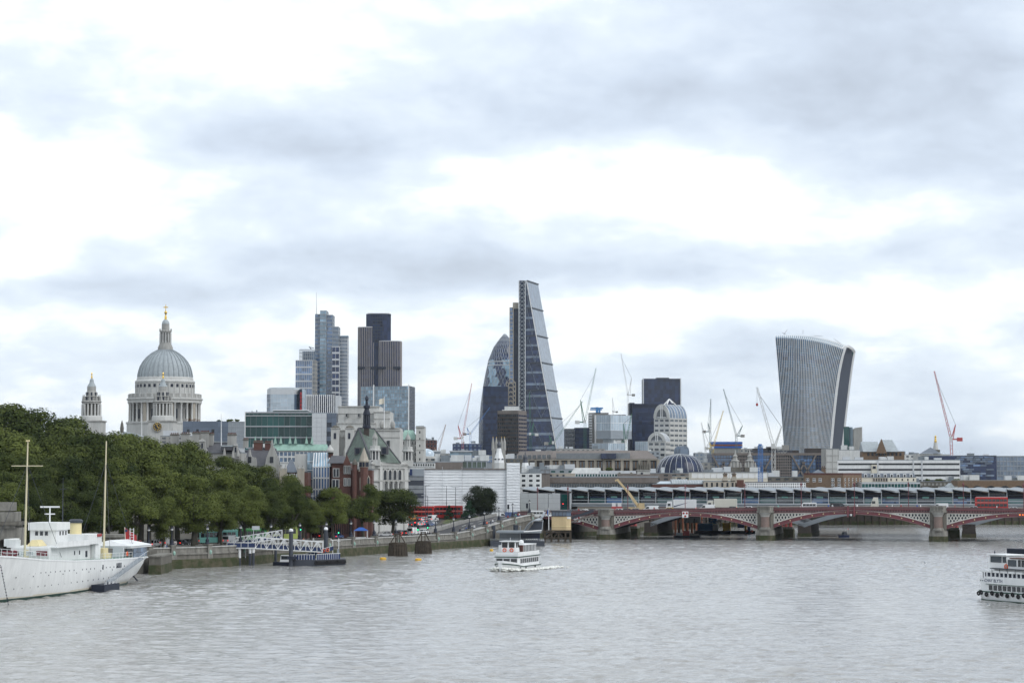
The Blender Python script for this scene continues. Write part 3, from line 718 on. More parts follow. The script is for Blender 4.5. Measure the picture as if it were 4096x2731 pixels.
prof = pr([(108.5,1509),(108,1500),(104.5,1484),(99,1466),(88,1447),(73,1429),(52,1412),(30,1400)])
ribme = M()
for (r0,z0),(r1,z1) in zip(prof,prof[1:]): ribme.bar((r0 + .1,0,z0),(r1 + .1,0,z1),.55,.5,up=(0,1,0))
ribme = ribme.mesh('rib',C['rib_lead'],(0,0,0))
for k in range(32):
    o = inst('dome_rib',ribme,dome,(CX,D0,0),2 * math.pi * (k + .5) / 32)
colme = M().lathe(0,0,[(.95,0),(.95,.5),(.72,.8),(.62,10.9),(.9,11.4),(.9,12)],10).mesh('column',C['stone_pale'],None,True)
hc = z(1613) - z(1689)
for k in range(32):
    t_ = 2 * math.pi * k / 32 + .05; r_ = 139 * S0
    if math.sin(t_) < .35: inst('column',colme,cath,(CX + r_ * math.cos(t_),D0 + r_ * math.sin(t_),z(1689)),0,(1,1,hc / 12))
    if math.sin(t_) < .35:
        t2 = t_ + math.pi / 32; r2 = 121 * S0
        if k % 4 == 1:
            a = Vector((CX + 131 * S0 * math.cos(t2),D0 + 131 * S0 * math.sin(t2))); M().lathe(a.x,a.y,[(1.9,z(1689)),(1.9,z(1613))],8).obj('niche_pier',C['stone_warm'],cath)
        else:
            M().box(-.2,-.75,0,.2,.75,6).xf(Matrix.Translation((CX + r2 * math.cos(t2),D0 + r2 * math.sin(t2),z(1675))) @ Matrix.Rotation(t2,4,'Z')).obj('drum_window',C['dark'],cath)
for k in range(32):
    t2 = 2 * math.pi * k / 32; r2 = 116 * S0
    if math.sin(t2) < .3:
        M().box(-.25,-.75,0,.25,.75,1.9).xf(Matrix.Translation((CX + r2 * math.cos(t2),D0 + r2 * math.sin(t2),z(1551))) @ Matrix.Rotation(t2,4,'Z')).obj('attic_window',C['dark'],cath)
        M().box(-.2,-.3,0,.35,.3,z(1534) - z(1592)).xf(Matrix.Translation((CX + r2 * math.cos(t2 + .1),D0 + r2 * math.sin(t2 + .1),z(1592))) @ Matrix.Rotation(t2 + .1,4,'Z')).obj('pilaster',C['stone_pale'],cath)
        M().box(-.25,-.6,0,.25,.6,z(1578) - z(1592)).xf(Matrix.Translation((CX + 144.2 * S0 * math.cos(t2),D0 + 144.2 * S0 * math.sin(t2),z(1592))) @ Matrix.Rotation(t2,4,'Z')).obj('balustrade_pier',C['stone_pale'],cath)
lan = lat('lantern','stone',[(30,1400),(30,1388),(27,1386),(27,1380),(24,1379),(24,1371),(17,1370),(17,1330),(24,1329),(24,1324),(16,1320),(15,1298),(15.5,1296)],24)
for k in range(12):
    t_ = 2 * math.pi * k / 12 + .2; M().lathe(CX + 21.5 * S0 * math.cos(t_),D0 + 21.5 * S0 * math.sin(t_),[(.42,z(1371)),(.36,z(1331))],6).obj('lantern_column',C['stone_pale'],lan)
    M().lathe(CX + 24 * S0 * math.cos(t_),D0 + 24 * S0 * math.sin(t_),[(.3,z(1324)),(.12,z(1314))],5).obj('finial',C['stone'],lan)
for dx in (-7,4): M().box(CX + dx * S0 - .6,D0 - 17.6 * S0,z(1362),CX + dx * S0 + .6,D0,z(1334)).obj('lantern_opening',C['dark'],lan)
lat('lantern_cap','lead',[(15.5,1296),(14,1288),(9,1281),(5,1278)],16); 
cr_ = lat('ball_and_cross','gold',[(5,1278),(4.5,1266),(3,1262),(3,1257),(5.5,1253),(6,1249),(4,1245),(1.5,1243),(1.5,1218)],10)
M().box(CX - 9 * S0,D0 - .3,z(1231),CX + 9 * S0,D0 + .3,z(1227)).obj('cross_arm',C['gold'],cr_)
def west_tower(px,d,clock):
    s = mpp(d); cx = X(px,d); zz = lambda y: Z(y,d)
    tw = M().box(cx - 49 * s,d - 49 * s,gz(d),cx + 49 * s,d + 49 * s,zz(1686)).obj('west_tower',C['stone_pale'],cath)
    M().box(cx - 53 * s,d - 53 * s,zz(1687),cx + 53 * s,d + 53 * s,zz(1682)).obj('tower_cornice',C['stone'],tw)
    M().tube((cx - 12 * s,d - 49 * s - .1,zz(1707)),(cx - 12 * s,d - 50 * s - .9,zz(1707)),20 * s,n=24).obj('roundel',C['stone_pale'],tw)
    M().tube((cx - 12 * s,d - 50 * s - .85,zz(1707)),(cx - 12 * s,d - 50 * s - 1.1,zz(1707)),(17 if clock else 10.5) * s,n=24).obj('clock_face' if clock else 'round_opening',C['dark'],tw)
    if clock:
        for k in range(12):
            t_ = k * math.pi / 6; p = (cx - 12 * s + 14 * s * math.sin(t_),d - 50 * s - 1.2,zz(1707) + 14 * s * math.cos(t_))
            M().bar((p[0] - .35 * math.sin(t_) * 2,p[1],p[2] - .35 * math.cos(t_) * 2),(p[0] + .35 * math.sin(t_) * 2,p[1],p[2] + .35 * math.cos(t_) * 2),.26,.3,up=(0,1,0)).obj('numeral',C['gold'],tw)
        M().bar((cx - 12 * s,d - 50 * s - 1.2,zz(1707)),(cx - 5 * s,d - 50 * s - 1.2,zz(1712)),.4,.3,up=(0,1,0)).bar((cx - 12 * s,d - 50 * s - 1.2,zz(1707)),(cx - 14 * s,d - 50 * s - 1.2,zz(1694)),.35,.3,up=(0,1,0)).obj('clock_hand',C['gold'],tw)
    def tl(name,mat,l,n=12): return M().lathe(cx,d,[(hw * s,zz(y)) for hw,y in l],n).obj(name,C[mat],tw,True)
    tl('tower_stage','stone_pale',[(44,1686),(44,1668),(42,1664),(40,1662)])
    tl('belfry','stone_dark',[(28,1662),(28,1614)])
    for k in range(16):
        t_ = 2 * math.pi * k / 16 + .2; M().lathe(cx + 36 * s * math.cos(t_),d + 36 * s * math.sin(t_),[(.62,zz(1662)),(.5,zz(1616))],7).obj('tower_column',C['stone_pale'],tw)
    tl('tower_entablature','stone',[(30,1615),(39,1614),(39,1609),(42,1606),(37,1602)])
    tl('tower_attic','stone',[(27,1602),(27,1588),(30,1586),(22,1584),(20,1566),(18,1564),(18,1549),(17,1546)])
    for k in range(8):
        t_ = 2 * math.pi * k / 8; M().lathe(cx + 34 * s * math.cos(t_),d + 34 * s * math.sin(t_),[(.7,zz(1603)),(.5,zz(1592)),(.15,zz(1578))],6).obj('urn',C['stone'],tw)
        if math.sin(t_ + .2) < .3: 
            M().box(-.3,-.6,0,.3,.6,2.0).xf(Matrix.Translation((cx + 26.5 * s * math.cos(t_ + .2),d + 26.5 * s * math.sin(t_ + .2),zz(1601))) @ Matrix.Rotation(t_ + .2,4,'Z')).obj('tower_opening',C['dark'],tw)
            M().box(-.3,-.45,0,.5,.45,2.0).xf(Matrix.Translation((cx + 20 * s * math.cos(t_ + .2),d + 20 * s * math.sin(t_ + .2),zz(1582))) @ Matrix.Rotation(t_ + .2,4,'Z')).obj('tower_opening',C['dark'],tw)
    tl('tower_cap','lead',[(18,1546),(15,1540),(9,1530),(8,1524),(8,1520),(4,1514)])
    tl('pinecone','gold',[(3,1515),(4,1506),(2,1502),(2,1498),(3.5,1495),(1,1489)],8)
west_tower(363,1345,False); west_tower(649,1325,True)
M().extr([P(490,1725,1330),P(560,1745,1330),P(490,1745,1330)],(0,30,0)).obj('west_pediment',C['lead'],cath)
p = P(488,1700,1330); M().lathe(p.x,p.y,[(1.0,Z(1730,1330)),(1.2,Z(1712,1330)),(.8,Z(1695,1330)),(.1,Z(1680,1330))],8).obj('statue',C['stone_dark'],cath,True)

# ================================================================ skyscrapers
# --- stepped blue glass tower with a mast
d = 2550
tw = T('stepped_glass_tower','stepped blue glass skyscraper with a thin white mast on its roof','skyscraper',(X(1300,d),d,gz(d)))
def slab(par,name,px0,px1,yt,dd,depth,glass,nc,nr,wall='metal_grey',yb=None,fu=.9,fv=.75,mode='band',t=.5,core='metal_dark',sk=0.0):
    fp = quad_fp(px0,px1,dd,depth,sk); zb = gz(dd) if yb is None else Z(yb,dd)
    M().prism(fp,zb,Z(yt,dd)).obj(name,C[core],par)
    fac(par,fp[0],fp[1],zb if yb else max(zb,Z(1860,dd)),Z(yt,dd),nc,nr,wall,glass,fu,fv,t,mode)
    if sk >= 0 and px1 < 2048 or sk < 0: 
        fac(par,fp[1],fp[2],zb if yb else max(zb,Z(1860,dd)),Z(yt,dd),max(2,nc // 2),nr,wall,glass,fu,fv,t,mode)
    return fp
slab(tw,'shaft',1257,1279,1256,d,26,'glass_blue',5,38)
slab(tw,'atrium_bay',1277,1302,1242,d - 3,26,'glass_sky',4,40)
slab(tw,'shaft',1300,1327,1259,d,26,'glass_blue',5,38)
slab(tw,'lower_shaft',1325,1350,1306,d + .5,26,'glass_grey',5,34)
slab(tw,'dark_bay',1326,1355,1385,d - 5,6,'glass_navy',2,18,'metal_light',fv=.72)
slab(tw,'side_slab',1352,1386,1343,d + 20,20,'glass_grey',6,36,'metal_light',fu=.8)
M().box(X(1358,d),d + 18,Z(1343,d),X(1386,d),d + 30,Z(1338,d)).obj('glass_crown',C['glass_sky'],tw)
p = P(1266,1256,d); M().tube(p,P(1266,1170,d),.55,.25).obj('mast',C['white'],tw)
tw = T('gridded_glass_block','grey gridded glass block with an open rooftop frame left of the stepped tower','skyscraper',(X(1215,2480),2480,gz(2480)))
slab(tw,'shaft',1180,1246,1440,2480,25,'glass_blue',9,15,'metal_light',fu=.85,fv=.8)
slab(tw,'shaft',1243,1258,1440,2481,25,'glass_grey',4,25,'stone',fu=.6,fv=.6)
fr = M(); dd = 2484
for px in range(1198,1256,8): fr.bar(P(px,1440,dd),P(px,1398,dd),.5); fr.bar(P(px + 4,1440,dd + 14),P(px + 4,1398,dd + 14),.5)
for y in (1398,1412,1426): fr.bar(P(1198,y,dd),P(1256,y,dd),.7)
fr.obj('roof_frame',C['metal_grey'],tw)
M().box(X(1206,dd),dd + 4,Z(1440,dd),X(1256,dd),dd + 12,Z(1404,dd)).obj('plant_room',C['glass_grey'],tw)
M().bar(P(1245,1396,dd),P(1236,1386,dd),.8).bar(P(1236,1388,dd),P(1256,1392,dd),.7).obj('roof_crane',C['metal_dark'],tw)
# --- ribbed triple tower
d = 2390
tw = T('ribbed_tower','dark tower of pale vertical ribs with a taller black top','skyscraper',(X(1515,d),d,gz(d)))
def ribbed(px0,px1,yt,dd,n,sg=0):
    a,b = X(px0,dd),X(px1,dd); zb,zt = gz(dd),Z(yt,dd); w = b - a
    pts = [(a,dd + 22)] + [(a + w * (.5 - .5 * math.cos(math.pi * i / 8)) ,dd + 9 - 9 * math.sin(math.pi * i / 8) ** .6) for i in range(9)] + [(b,dd + 22)]
    M().prism(pts,zb,zt).obj('shaft',C['glass_dark'],tw)
    path = [Vector(p) for p in pts]; ln = [0]
    for p,q in zip(path,path[1:]): ln.append(ln[-1] + (q - p).length)
    for k in range(n + 1):
        t_ = 22 + (ln[-1] - 44 + 30) * k / n - 8; 
        for i in range(len(path) - 1):
            if ln[i] <= t_ <= ln[i + 1]:
                f = (t_ - ln[i]) / (ln[i + 1] - ln[i]); p = path[i].lerp(path[i + 1],f)
                M().box(p.x - .24,p.y - .5,zb,p.x + .24,p.y + .4,zt + .6).obj('rib',C['rib_stone'],tw); break
    M().prism([(p[0],p[1] + .1) for p in pts],zt,zt + .8).obj('roof',C['metal_light'],tw)
    M().box(a + .5,dd - .2,Z(1476,dd),b - .5,dd + 6,Z(1466,dd)).obj('plant_floor',C['dark'],tw)
ribbed(1427,1507,1309,d,22); ribbed(1511,1602,1365,d - 6,24)
M().prism([px_xy(1462,d + 6),px_xy(1488,d + 1),px_xy(1528,d + 1),px_xy(1562,d + 6),px_xy(1560,d + 30),px_xy(1464,d + 30)],gz(d),Z(1254,d)).obj('black_core',C['glass_dark'],tw)
fac(tw,px_xy(1488,d + .8),px_xy(1528,d + .8),Z(1370,d),Z(1258,d),4,9,'dark','glass_dark',.8,.7,.3,'pane')
M().prism([px_xy(1468,d + 7),px_xy(1556,d + 7),px_xy(1556,d + 28),px_xy(1468,d + 28)],Z(1254,d),Z(1250,d)).obj('roof_rail',C['white_dirty'],tw)
# --- bright blue glass office with a dark right flank
d = 1900
tw = T('sky_blue_office','sky blue glass office block with a dark right flank in front of the ribbed tower','office building',(X(1550,d),d,gz(d)))
fp = [px_xy(1443,d),px_xy(1636,d - 16),px_xy(1658,d + 12),px_xy(1470,d + 30)]
M().prism(fp,gz(d),Z(1546,d)).obj('core',C['metal_dark'],tw)
fac(tw,fp[0],fp[1],Z(1726,d),Z(1546,d),20,13,'metal_grey','glass_sky',.88,.86,.3,'pane',name='pane')
fac(tw,fp[1],fp[2],Z(1726,d),Z(1546,d),5,13,'metal_dark','glass_dark',.85,.85,.3,'pane',name='pane')
for px in (1494,1634): 
    f = (px - 1443) / 193; a = Vector(fp[0]).lerp(Vector(fp[1]),f); M().box(a.x - .5,a.y - 1.0,Z(1726,d),a.x + .5,a.y + .5,Z(1540,d)).obj('fin',C['white'],tw)
# --- rounded pale glass building
d = 1500
tw = T('rounded_glass_office','pale rounded glass office with red stair strip above the green glass block','office building',(X(1130,d),d,gz(d)))
a,b = X(1063,d),X(1193,d)
M().prism([(a,d + 5),(a + 3,d),(b - 3,d),(b,d + 5),(b,d + 20),(a,d + 20)],gz(d),Z(1576,d)).obj('core',C['glass_grey'],tw)
M().prism([(a,d + 5),(a + 3,d),(b - 3,d),(b,d + 5),(b,d + 20),(a,d + 20)],Z(1576,d),Z(1556,d)).obj('top_storey',C['metal_light'],tw)
M().prism([(a,d + 5),(a + 3,d),(b - 3,d),(b,d + 5),(b,d + 20),(a,d + 20)],Z(1556,d),Z(1549,d),[(a + 1.6,d + 6),(a + 4,d + 1.5),(b - 4,d + 1.5),(b - 1.6,d + 6),(b - 1.6,d + 18),(a + 1.6,d + 18)]).obj('roof',C['lead'],tw)
fac(tw,(a + 3,d),(b - 3,d),Z(1660,d),Z(1576,d),7,5,'metal_light','glass_pale',.95,.93,.15,'pane',name='pane')
fac(tw,(a,d + 5),(a + 3,d),Z(1660,d),Z(1576,d),3,5,'metal_light','glass_grey',.95,.93,.15,'pane',name='pane')
M().box(b,d + 1,gz(d),b + 2.2,d + 12,Z(1557,d)).obj('stair_strip',C['dark'],tw)
for k in range(5): M().box(b + .9,d + .6,Z(1640 - k * 15,d),b + 2.1,d + 1.5,Z(1628 - k * 15,d)).obj('red_panel',C['red'],tw)
M().box(b + 2.2,d + 1.5,gz(d),X(1215,d),d + 14,Z(1556,d)).obj('end_bay',C['glass_pale'],tw)
# --- white finned block
d = 1600
tw = T('finned_office','dark blue office with white vertical fins below the stepped glass tower','office building',(X(1285,d),d,gz(d)))
M().box(X(1215,d),d,gz(d),X(1340,d),d + 20,Z(1584,d)).obj('core',C['glass_navy'],tw)
for k in range(15): 
    x = X(1218 + k * 8.3,d); M().box(x - .25,d - 1,gz(d),x + .35,d,Z(1578,d)).obj('fin',C['white'],tw)
M().box(X(1340,d),d - .5,gz(d),X(1357,d),d + 20,Z(1582,d)).obj('end_wall',C['metal_light'],tw)
# --- bullet-shaped tower
d = 2600; cx = X(2019,d); s = mpp(d)
tw = T('bullet_tower','bullet-shaped glass tower with a diamond lattice behind the wedge tower','skyscraper',(cx,d,gz(d)))
gp = [(98,1860),(104,1780),(103,1700),(96,1620),(86,1543),(78,1500),(65,1440),(45,1390),(24,1360),(12,1345),(4,1336)]
prof = []
ng,mg = 36,30; ylist = [1860 - (1860 - 1336) * (j / mg) for j in range(mg + 1)]
gp2 = sorted([(y,h) for h,y in gp])
ring_ = lambda j: [(cx + lerp(gp2,ylist[j]) * s * math.cos(2 * math.pi * (i + .5 * (j % 2)) / ng),d + lerp(gp2,ylist[j]) * s * math.sin(2 * math.pi * (i + .5 * (j % 2)) / ng),Z(ylist[j],d)) for i in range(ng)]
light,darkm,lines = M(),M(),M()
rr = [ring_(j) for j in range(mg + 1)]
for j in range(mg):
    for i in range(ng):
        A,B_ = rr[j],rr[j + 1]
        if j % 2 == 0: tris = [(A[i],A[(i + 1) % ng],B_[i]),(B_[i],A[(i + 1) % ng],B_[(i + 1) % ng])]
        else: tris = [(A[i],B_[(i + 1) % ng],B_[i]),(A[i],A[(i + 1) % ng],B_[(i + 1) % ng])]
        for q,tri in enumerate(tris):
            k = (2 * i + j) % 12
            mm = light if (k in (2,3,4,5,6,7) and j < 24 and j > 16) else darkm
            mm.add(tri,[(0,1,2)])
        if j % 2 == 0 and math.sin(2 * math.pi * i / ng) < .3:
            for t0,t1 in ((A[i],B_[i]),(A[(i + 1) % ng],B_[i])): lines.bar(t0,t1,.34)
        elif math.sin(2 * math.pi * i / ng) < .3:
            for t0,t1 in ((A[i],B_[(i + 1) % ng]),(A[i],B_[i])): lines.bar(t0,t1,.34)
light.obj('light_panes',C['glass_sky'],tw,kind='stuff'); darkm.obj('spiral_panes',C['glass_navy'],tw,kind='stuff'); lines.obj('diagrid',C['metal_grey'],tw,kind='stuff')
for y in (1448,1462): M().lathe(cx,d,[(lerp(gp2,y) * s + .3,Z(y + 2,d)),(lerp(gp2,y - 2) * s + .4,Z(y - 2,d))],36).obj('belt',C['metal_light'],tw)
# --- dark slab tower in front
d = 2450
tw = T('black_slab_tower','plain black glass slab tower in front of the bullet-shaped tower','skyscraper',(X(1975,d),d,gz(d)))
slab(tw,'shaft',1932,2030,1545,d,25,'glass_dark',22,26,'glass_navy',fu=.85,fv=.8)
M().box(X(1932,d),d - .8,Z(1585,d),X(2024,d),d,Z(1545,d)).obj('top_band',C['glass_dark'],tw)
# --- brown gridded office
d = 2000
tw = T('brown_grid_office','brown gridded office block at the foot of the wedge tower','office building',(X(2045,d),d,gz(d)))
fp = [px_xy(1990,d),px_xy(2074,d - 8),px_xy(2106,d + 14),px_xy(2030,d + 30)]
M().prism(fp,gz(d),Z(1642,d)).obj('core',C['concrete_brown'],tw)
fac(tw,fp[0],fp[1],Z(1840,d),Z(1655,d),10,12,'dark_brown','glass',.7,.45,.3,'pane')
fac(tw,fp[1],fp[2],Z(1840,d),Z(1655,d),5,12,'concrete_brown','glass_dark',.9,.45,.3,'pane')
M().box(X(2018,d),d + 5,Z(1642,d),X(2075,d),d + 14,Z(1624,d)).box(X(2008,d),d + 4,Z(1642,d),X(2085,d),d + 15,Z(1638,d)).obj('plant_room',C['white_dirty'],tw)
# --- wedge tower
d = 2480
A = px_xy(2102,d); tw = T('wedge_tower','tallest skyscraper, a sloping glass wedge with a steel ladder frame on its left edge','skyscraper',(A[0],A[1],gz(d)))
zb,zt = Z(1800,d) ,Z(1124,d); depth = 48
L0,L1 = 36.8,1.6
def wq(f): l = L0 + (L1 - L0) * f; return [A,off2(A,CS,l),off2(off2(A,CS,l),CE,depth),off2(A,CE,depth)]
def wl(f,i,o=0.0): q = wq(f)[i]; return (q[0] + CS[0] * 0 - CE[0] * o,q[1] - CE[1] * o,zb + (zt - zb) * f)
lv = [max(0,min(1,(1800 - y) / (1800 - 1124.))) for y in (1800,1672,1561,1452,1344,1233,1124)]
core = M().prism(wq(0),gz(d),zb).obj('base',C['glass_dark'],tw)
for f0,f1 in zip(lv,lv[1:]):
    M().loft([[(p[0],p[1],zb + (zt - zb) * f) for p in wq(f)] for f in (f0,f1)]).obj('glass_stage',C['glass_navy'],tw)
    # sloping south face, paler coated glass with the sky's reflection put into its colour
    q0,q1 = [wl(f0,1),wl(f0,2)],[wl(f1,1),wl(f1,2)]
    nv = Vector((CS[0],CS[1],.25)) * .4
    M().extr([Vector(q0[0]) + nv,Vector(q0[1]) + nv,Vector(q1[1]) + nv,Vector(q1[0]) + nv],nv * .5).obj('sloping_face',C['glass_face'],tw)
    bl = M(); bl.bar(wl(f1,0,.5),wl(f1,1,.5),1.0); bl.bar(Vector(wl(f1,1)) + nv * 2,Vector(wl(f1,2)) + nv * 2,1.4); bl.obj('storey_belt',C['metal_dark'],tw)
    # floors and diagonal bracing on the west face
    nfl = 7
    for k in range(nfl):
        f = f0 + (f1 - f0) * (k + .25) / nfl; g_ = f + (f1 - f0) * .55 / nfl
        M().add([wl(f,0,.25),wl(f,1,.25),wl(g_,1,.25),wl(g_,0,.25)],[(0,1,2,3)]).obj('window_band',C['glass_grey'] if (k * 7 + int(f0 * 40)) % 3 == 0 else C['glass_navy'],tw)
    def wpt(f,t_): p0,p1 = Vector(wl(f,0,.6)),Vector(wl(f,1,.6)); return p0.lerp(p1,t_)
    br = M(); br.bar(wpt(f0,.62),wpt(f1,.25),.6); br.bar(wpt(f0,.62),wpt(f0 * .5 + f1 * .5,.99),.6); br.bar(wpt(f1,.25),wpt((f0 + f1) / 2,0),.5); br.obj('brace',C['clad_blue'],tw)
M().bar(wl(0,1,.7),wl(1,1,.7),1.0).obj('corner_fin',C['white'],tw)
M().bar(wl(0,0,.7),wl(1,0,.7),.8).obj('corner_fin',C['metal_light'],tw)
# ladder frame
a,b = px_xy(2076,d - 1),px_xy(2101,d - 1)
M().prism([a,b,off2(b,CE,30),off2(a,CE,30)],gz(d),Z(1122,d)).obj('stair_core',C['glass_dark'],tw)
y = 1124
while y < 1790:
    fr = M(); p0,p1 = P(2077,y,d - 2),P(2100,y,d - 2); q0,q1 = P(2077,y + 16,d - 2),P(2100,y + 16,d - 2); pm = (p0 + p1) / 2
    fr.bar(p0,p1,.5); fr.bar(q0,pm,.5); fr.bar(q1,pm,.5); fr.obj('ladder_truss',C['metal_grey'],tw); y += 16
M().bar(P(2076,1795,d - 2),P(2076,1122,d - 2),1.0).bar(P(2101,1795,d - 2),P(2101,1122,d - 2),1.0).obj('ladder_post',C['metal_light'],tw)
# lift core and outrigger to the left
M().box(X(2052,d),d + 2,gz(d),X(2077,d),d + 24,Z(1234,d)).obj('lift_core',C['glass_dark'],tw)
M().box(X(2039,d),d + 1,gz(d),X(2053,d),d + 10,Z(1230,d)).obj('lift_shaft',C['glass_blue'],tw)
fr = M()
for y in range(1230,1640,15): fr.bar(P(2039,y,d + .6),P(2053,y,d + .6),.6)
fr.bar(P(2039,1640,d + .6),P(2039,1230,d + .6),.7); fr.bar(P(2053,1640,d + .6),P(2053,1230,d + .6),.7); fr.obj('shaft_frame',C['stone_warm'],tw)
M().box(X(2051,d),d + 3,Z(1234,d),X(2074,d),d + 12,Z(1209,d)).obj('lift_head',C['stone_warm'],tw)
fr = M()
for k in range(6): fr.bar(P(2025,1620 - k * 18,d - 4),P(2062,1620 - k * 18,d - 4),.8); fr.bar(P(2025,1620 - k * 18,d - 4),P(2043,1602 - k * 18,d - 4),.6); fr.bar(P(2062,1620 - k * 18,d - 4),P(2043,1602 - k * 18,d - 4),.6)
for px in (2025,2034,2053,2062): fr.bar(P(px,1622,d - 4),P(px,1528,d - 4),.8)
fr.obj('base_frame',C['stone_warm'],tw); M().box(X(2025,d),d - 3,gz(d),X(2062,d),d,Z(1530,d)).obj('base_core',C['glass_navy'],tw)
# --- flared top-heavy tower
d = 2310
tw = T('flared_tower','top-heavy curved tower with white vertical fins, widening towards its rounded roof','skyscraper',(X(3240,d),d,gz(d)))
LE = [(1335,3100),(1450,3110),(1600,3122),(1750,3133),(1820,3138)]           # left edge
ME = [(1378,3380),(1420,3366),(1480,3352),(1560,3341),(1650,3331),(1750,3322),(1820,3316)]  # corner between fin face and flank
RE = [(1405,3420),(1450,3412),(1560,3398),(1680,3384),(1780,3372),(1820,3368)]
TOPY = [(3100,1350),(3160,1352),(3220,1358),(3280,1370),(3330,1384),(3366,1396)]
ncol = 36
def fpt(f,g_):     # f across the fin face 0..1, g_ 0 bottom..1 top
    ytop = lerp(TOPY,3100 + f * 268); y = 1820 + (ytop - 1820) * g_
    px = lerp(LE,y) + (lerp(ME,y) - lerp(LE,y)) * f
    return P(px,y,d - 14 * math.sin(math.pi * min(1,f * 1.0)) * .6 + 10 * (1 - f) - 6 * f)
rows_ = [i / 16 for i in range(17)]
glassr = []
for j in range(16):
    mm = M()
    for i in range(ncol):
        mm.add([fpt(i / ncol,rows_[j]),fpt((i + 1) / ncol,rows_[j]),fpt((i + 1) / ncol,rows_[j + 1]),fpt(i / ncol,rows_[j + 1])],[(0,1,2,3)])
    mm.obj('glass_storey',C['glass_bright'] if j > 8 and j != 13 else C['glass_blue'] if j in (4,5,6,13) else C['glass_bright'],tw)
    bl = M()
    for k in range(3):
        g_ = rows_[j] + (rows_[j + 1] - rows_[j]) * k / 3
        for i in range(0,ncol,4): bl.bar(fpt(i / ncol,g_) + Vector((0,-.3,0)),fpt((i + 4) / ncol,g_) + Vector((0,-.3,0)),.5,.4)
    bl.obj('floor_line',C['metal_dark'],tw)
for i in range(ncol + 1):
    mm = M(); f = i / ncol
    pts = [fpt(f,g_ / 8) + Vector((0,-.9,0)) for g_ in range(9)]
    for p,q in zip(pts,pts[1:]): mm.bar(p,q,.38,1.2,up=(0,1,0))
    # fins wrap over the rounded roof
    tp = pts[-1]; k = .35 + .65 * f
    arc = [tp] + [tp + Vector((k * (3 + 9 * t_),10 + 26 * t_,(4.5 + 2 * (1 - abs(2 * f - 1))) * math.sin(t_ * math.pi * .55))) for t_ in (.2,.45,.7,1)]
    for p,q in zip(arc,arc[1:]): mm.bar(p,q,.4,1.0,up=(0,0,1))
    mm.obj('fin',C['white'],tw)
rf = M(); ring0 = []
for i in range(ncol + 1):
    tp = fpt(i / ncol,1.0); f = i / ncol; k = .35 + .65 * f
    ring0.append([tp + Vector((0,.5,-.3))] + [tp + Vector((k * (3 + 9 * t_),10 + 26 * t_,(4.5 + 2 * (1 - abs(2 * f - 1))) * math.sin(t_ * math.pi * .55) - .5)) for t_ in (.2,.45,.7,1)])
rf.loft(ring0,closed=False); rf.obj('roof_glazing',C['glass_sky'],tw)
# back and flank
fl = M(); gl = [i / 12 for i in range(13)]
def flank(t_,g_):
    y0 = 1820; y = 1820 + (1384 - 1820) * g_; yr = 1820 + (1405 - 1820) * g_
    return P(lerp(ME,y) + (lerp(RE,yr) - lerp(ME,y)) * t_,y + (yr - y) * t_,d - 6 + 30 * t_)
for a,b in zip(gl,gl[1:]): fl.add([flank(.16,a),flank(.9,a),flank(.9,b),flank(.16,b)],[(0,1,2,3)])
fl.obj('louvred_flank',C['louvre'],tw)
for t_ in (.08,.95):
    mm = M()
    for a,b in zip(gl,gl[1:]): mm.bar(flank(t_,a),flank(t_,b),3.0 if t_ < .5 else 2.2,2.0,up=(0,1,0))
    mm.obj('flank_rim',C['white'],tw)
mm = M(); arc = [P(px,y,d - 4 + k * 4) for k,(px,y) in enumerate(((3365,1398),(3378,1386),(3392,1385),(3408,1394),(3418,1408)))]
for a,b in zip(arc,arc[1:]): mm.bar(a,b,2.6,2.0,up=(0,1,0))
mm.obj('flank_rim',C['white'],tw)
M().add([P(3372,1400,d + 2),P(3392,1392,d + 8),P(3414,1410,d + 20),P(3406,1440,d + 20),P(3360,1432,d + 2)],[(0,1,2,3,4)]).obj('sky_garden_glass',C['glass_teal'],tw)
M().prism([px_xy(3145,d + 12),px_xy(3310,d + 4),px_xy(3360,d + 22),px_xy(3150,d + 36)],gz(d),Z(1400,d)).obj('core',C['metal_dark'],tw)
bm = M()
for px0,y0,px1,y1 in ((3135,1338,3150,1318),(3145,1338,3128,1330),(3212,1335,3212,1320),(3255,1342,3290,1345),(3335,1355,3362,1372)): bm.bar(P(px0,y0,d + 20),P(px1,y1,d + 20),.6)
bm.obj('maintenance_crane',C['metal_light'],tw)
# --- dark square tower and its lower wing
d = 2200
tw = T('dark_square_tower','dark navy square tower with pale edges behind the vaulted office','skyscraper',(X(2650,d),d,gz(d)))
slab(tw,'shaft',2575,2724,1514,d,30,'glass_navy',30,28,'glass_navy',fu=.85,fv=.85)
for px in (2572,2722): M().box(X(px,d),d - 1.2,gz(d),X(px + 4,d),d + 1,Z(1512,d)).obj('edge_strip',C['metal_light'],tw)
M().box(X(2628,d),d + 6,Z(1514,d),X(2680,d),d + 16,Z(1509,d)).obj('plant_room',C['metal_dark'],tw)
slab(tw,'lower_wing',2530,2640,1614,d - 40,35,'glass_dark',22,14,'glass_navy',fu=.8,fv=.8)
M().box(X(2512,d),d - 36,gz(d),X(2531,d),d,Z(1615,d)).obj('wing_end',C['dark'],tw)
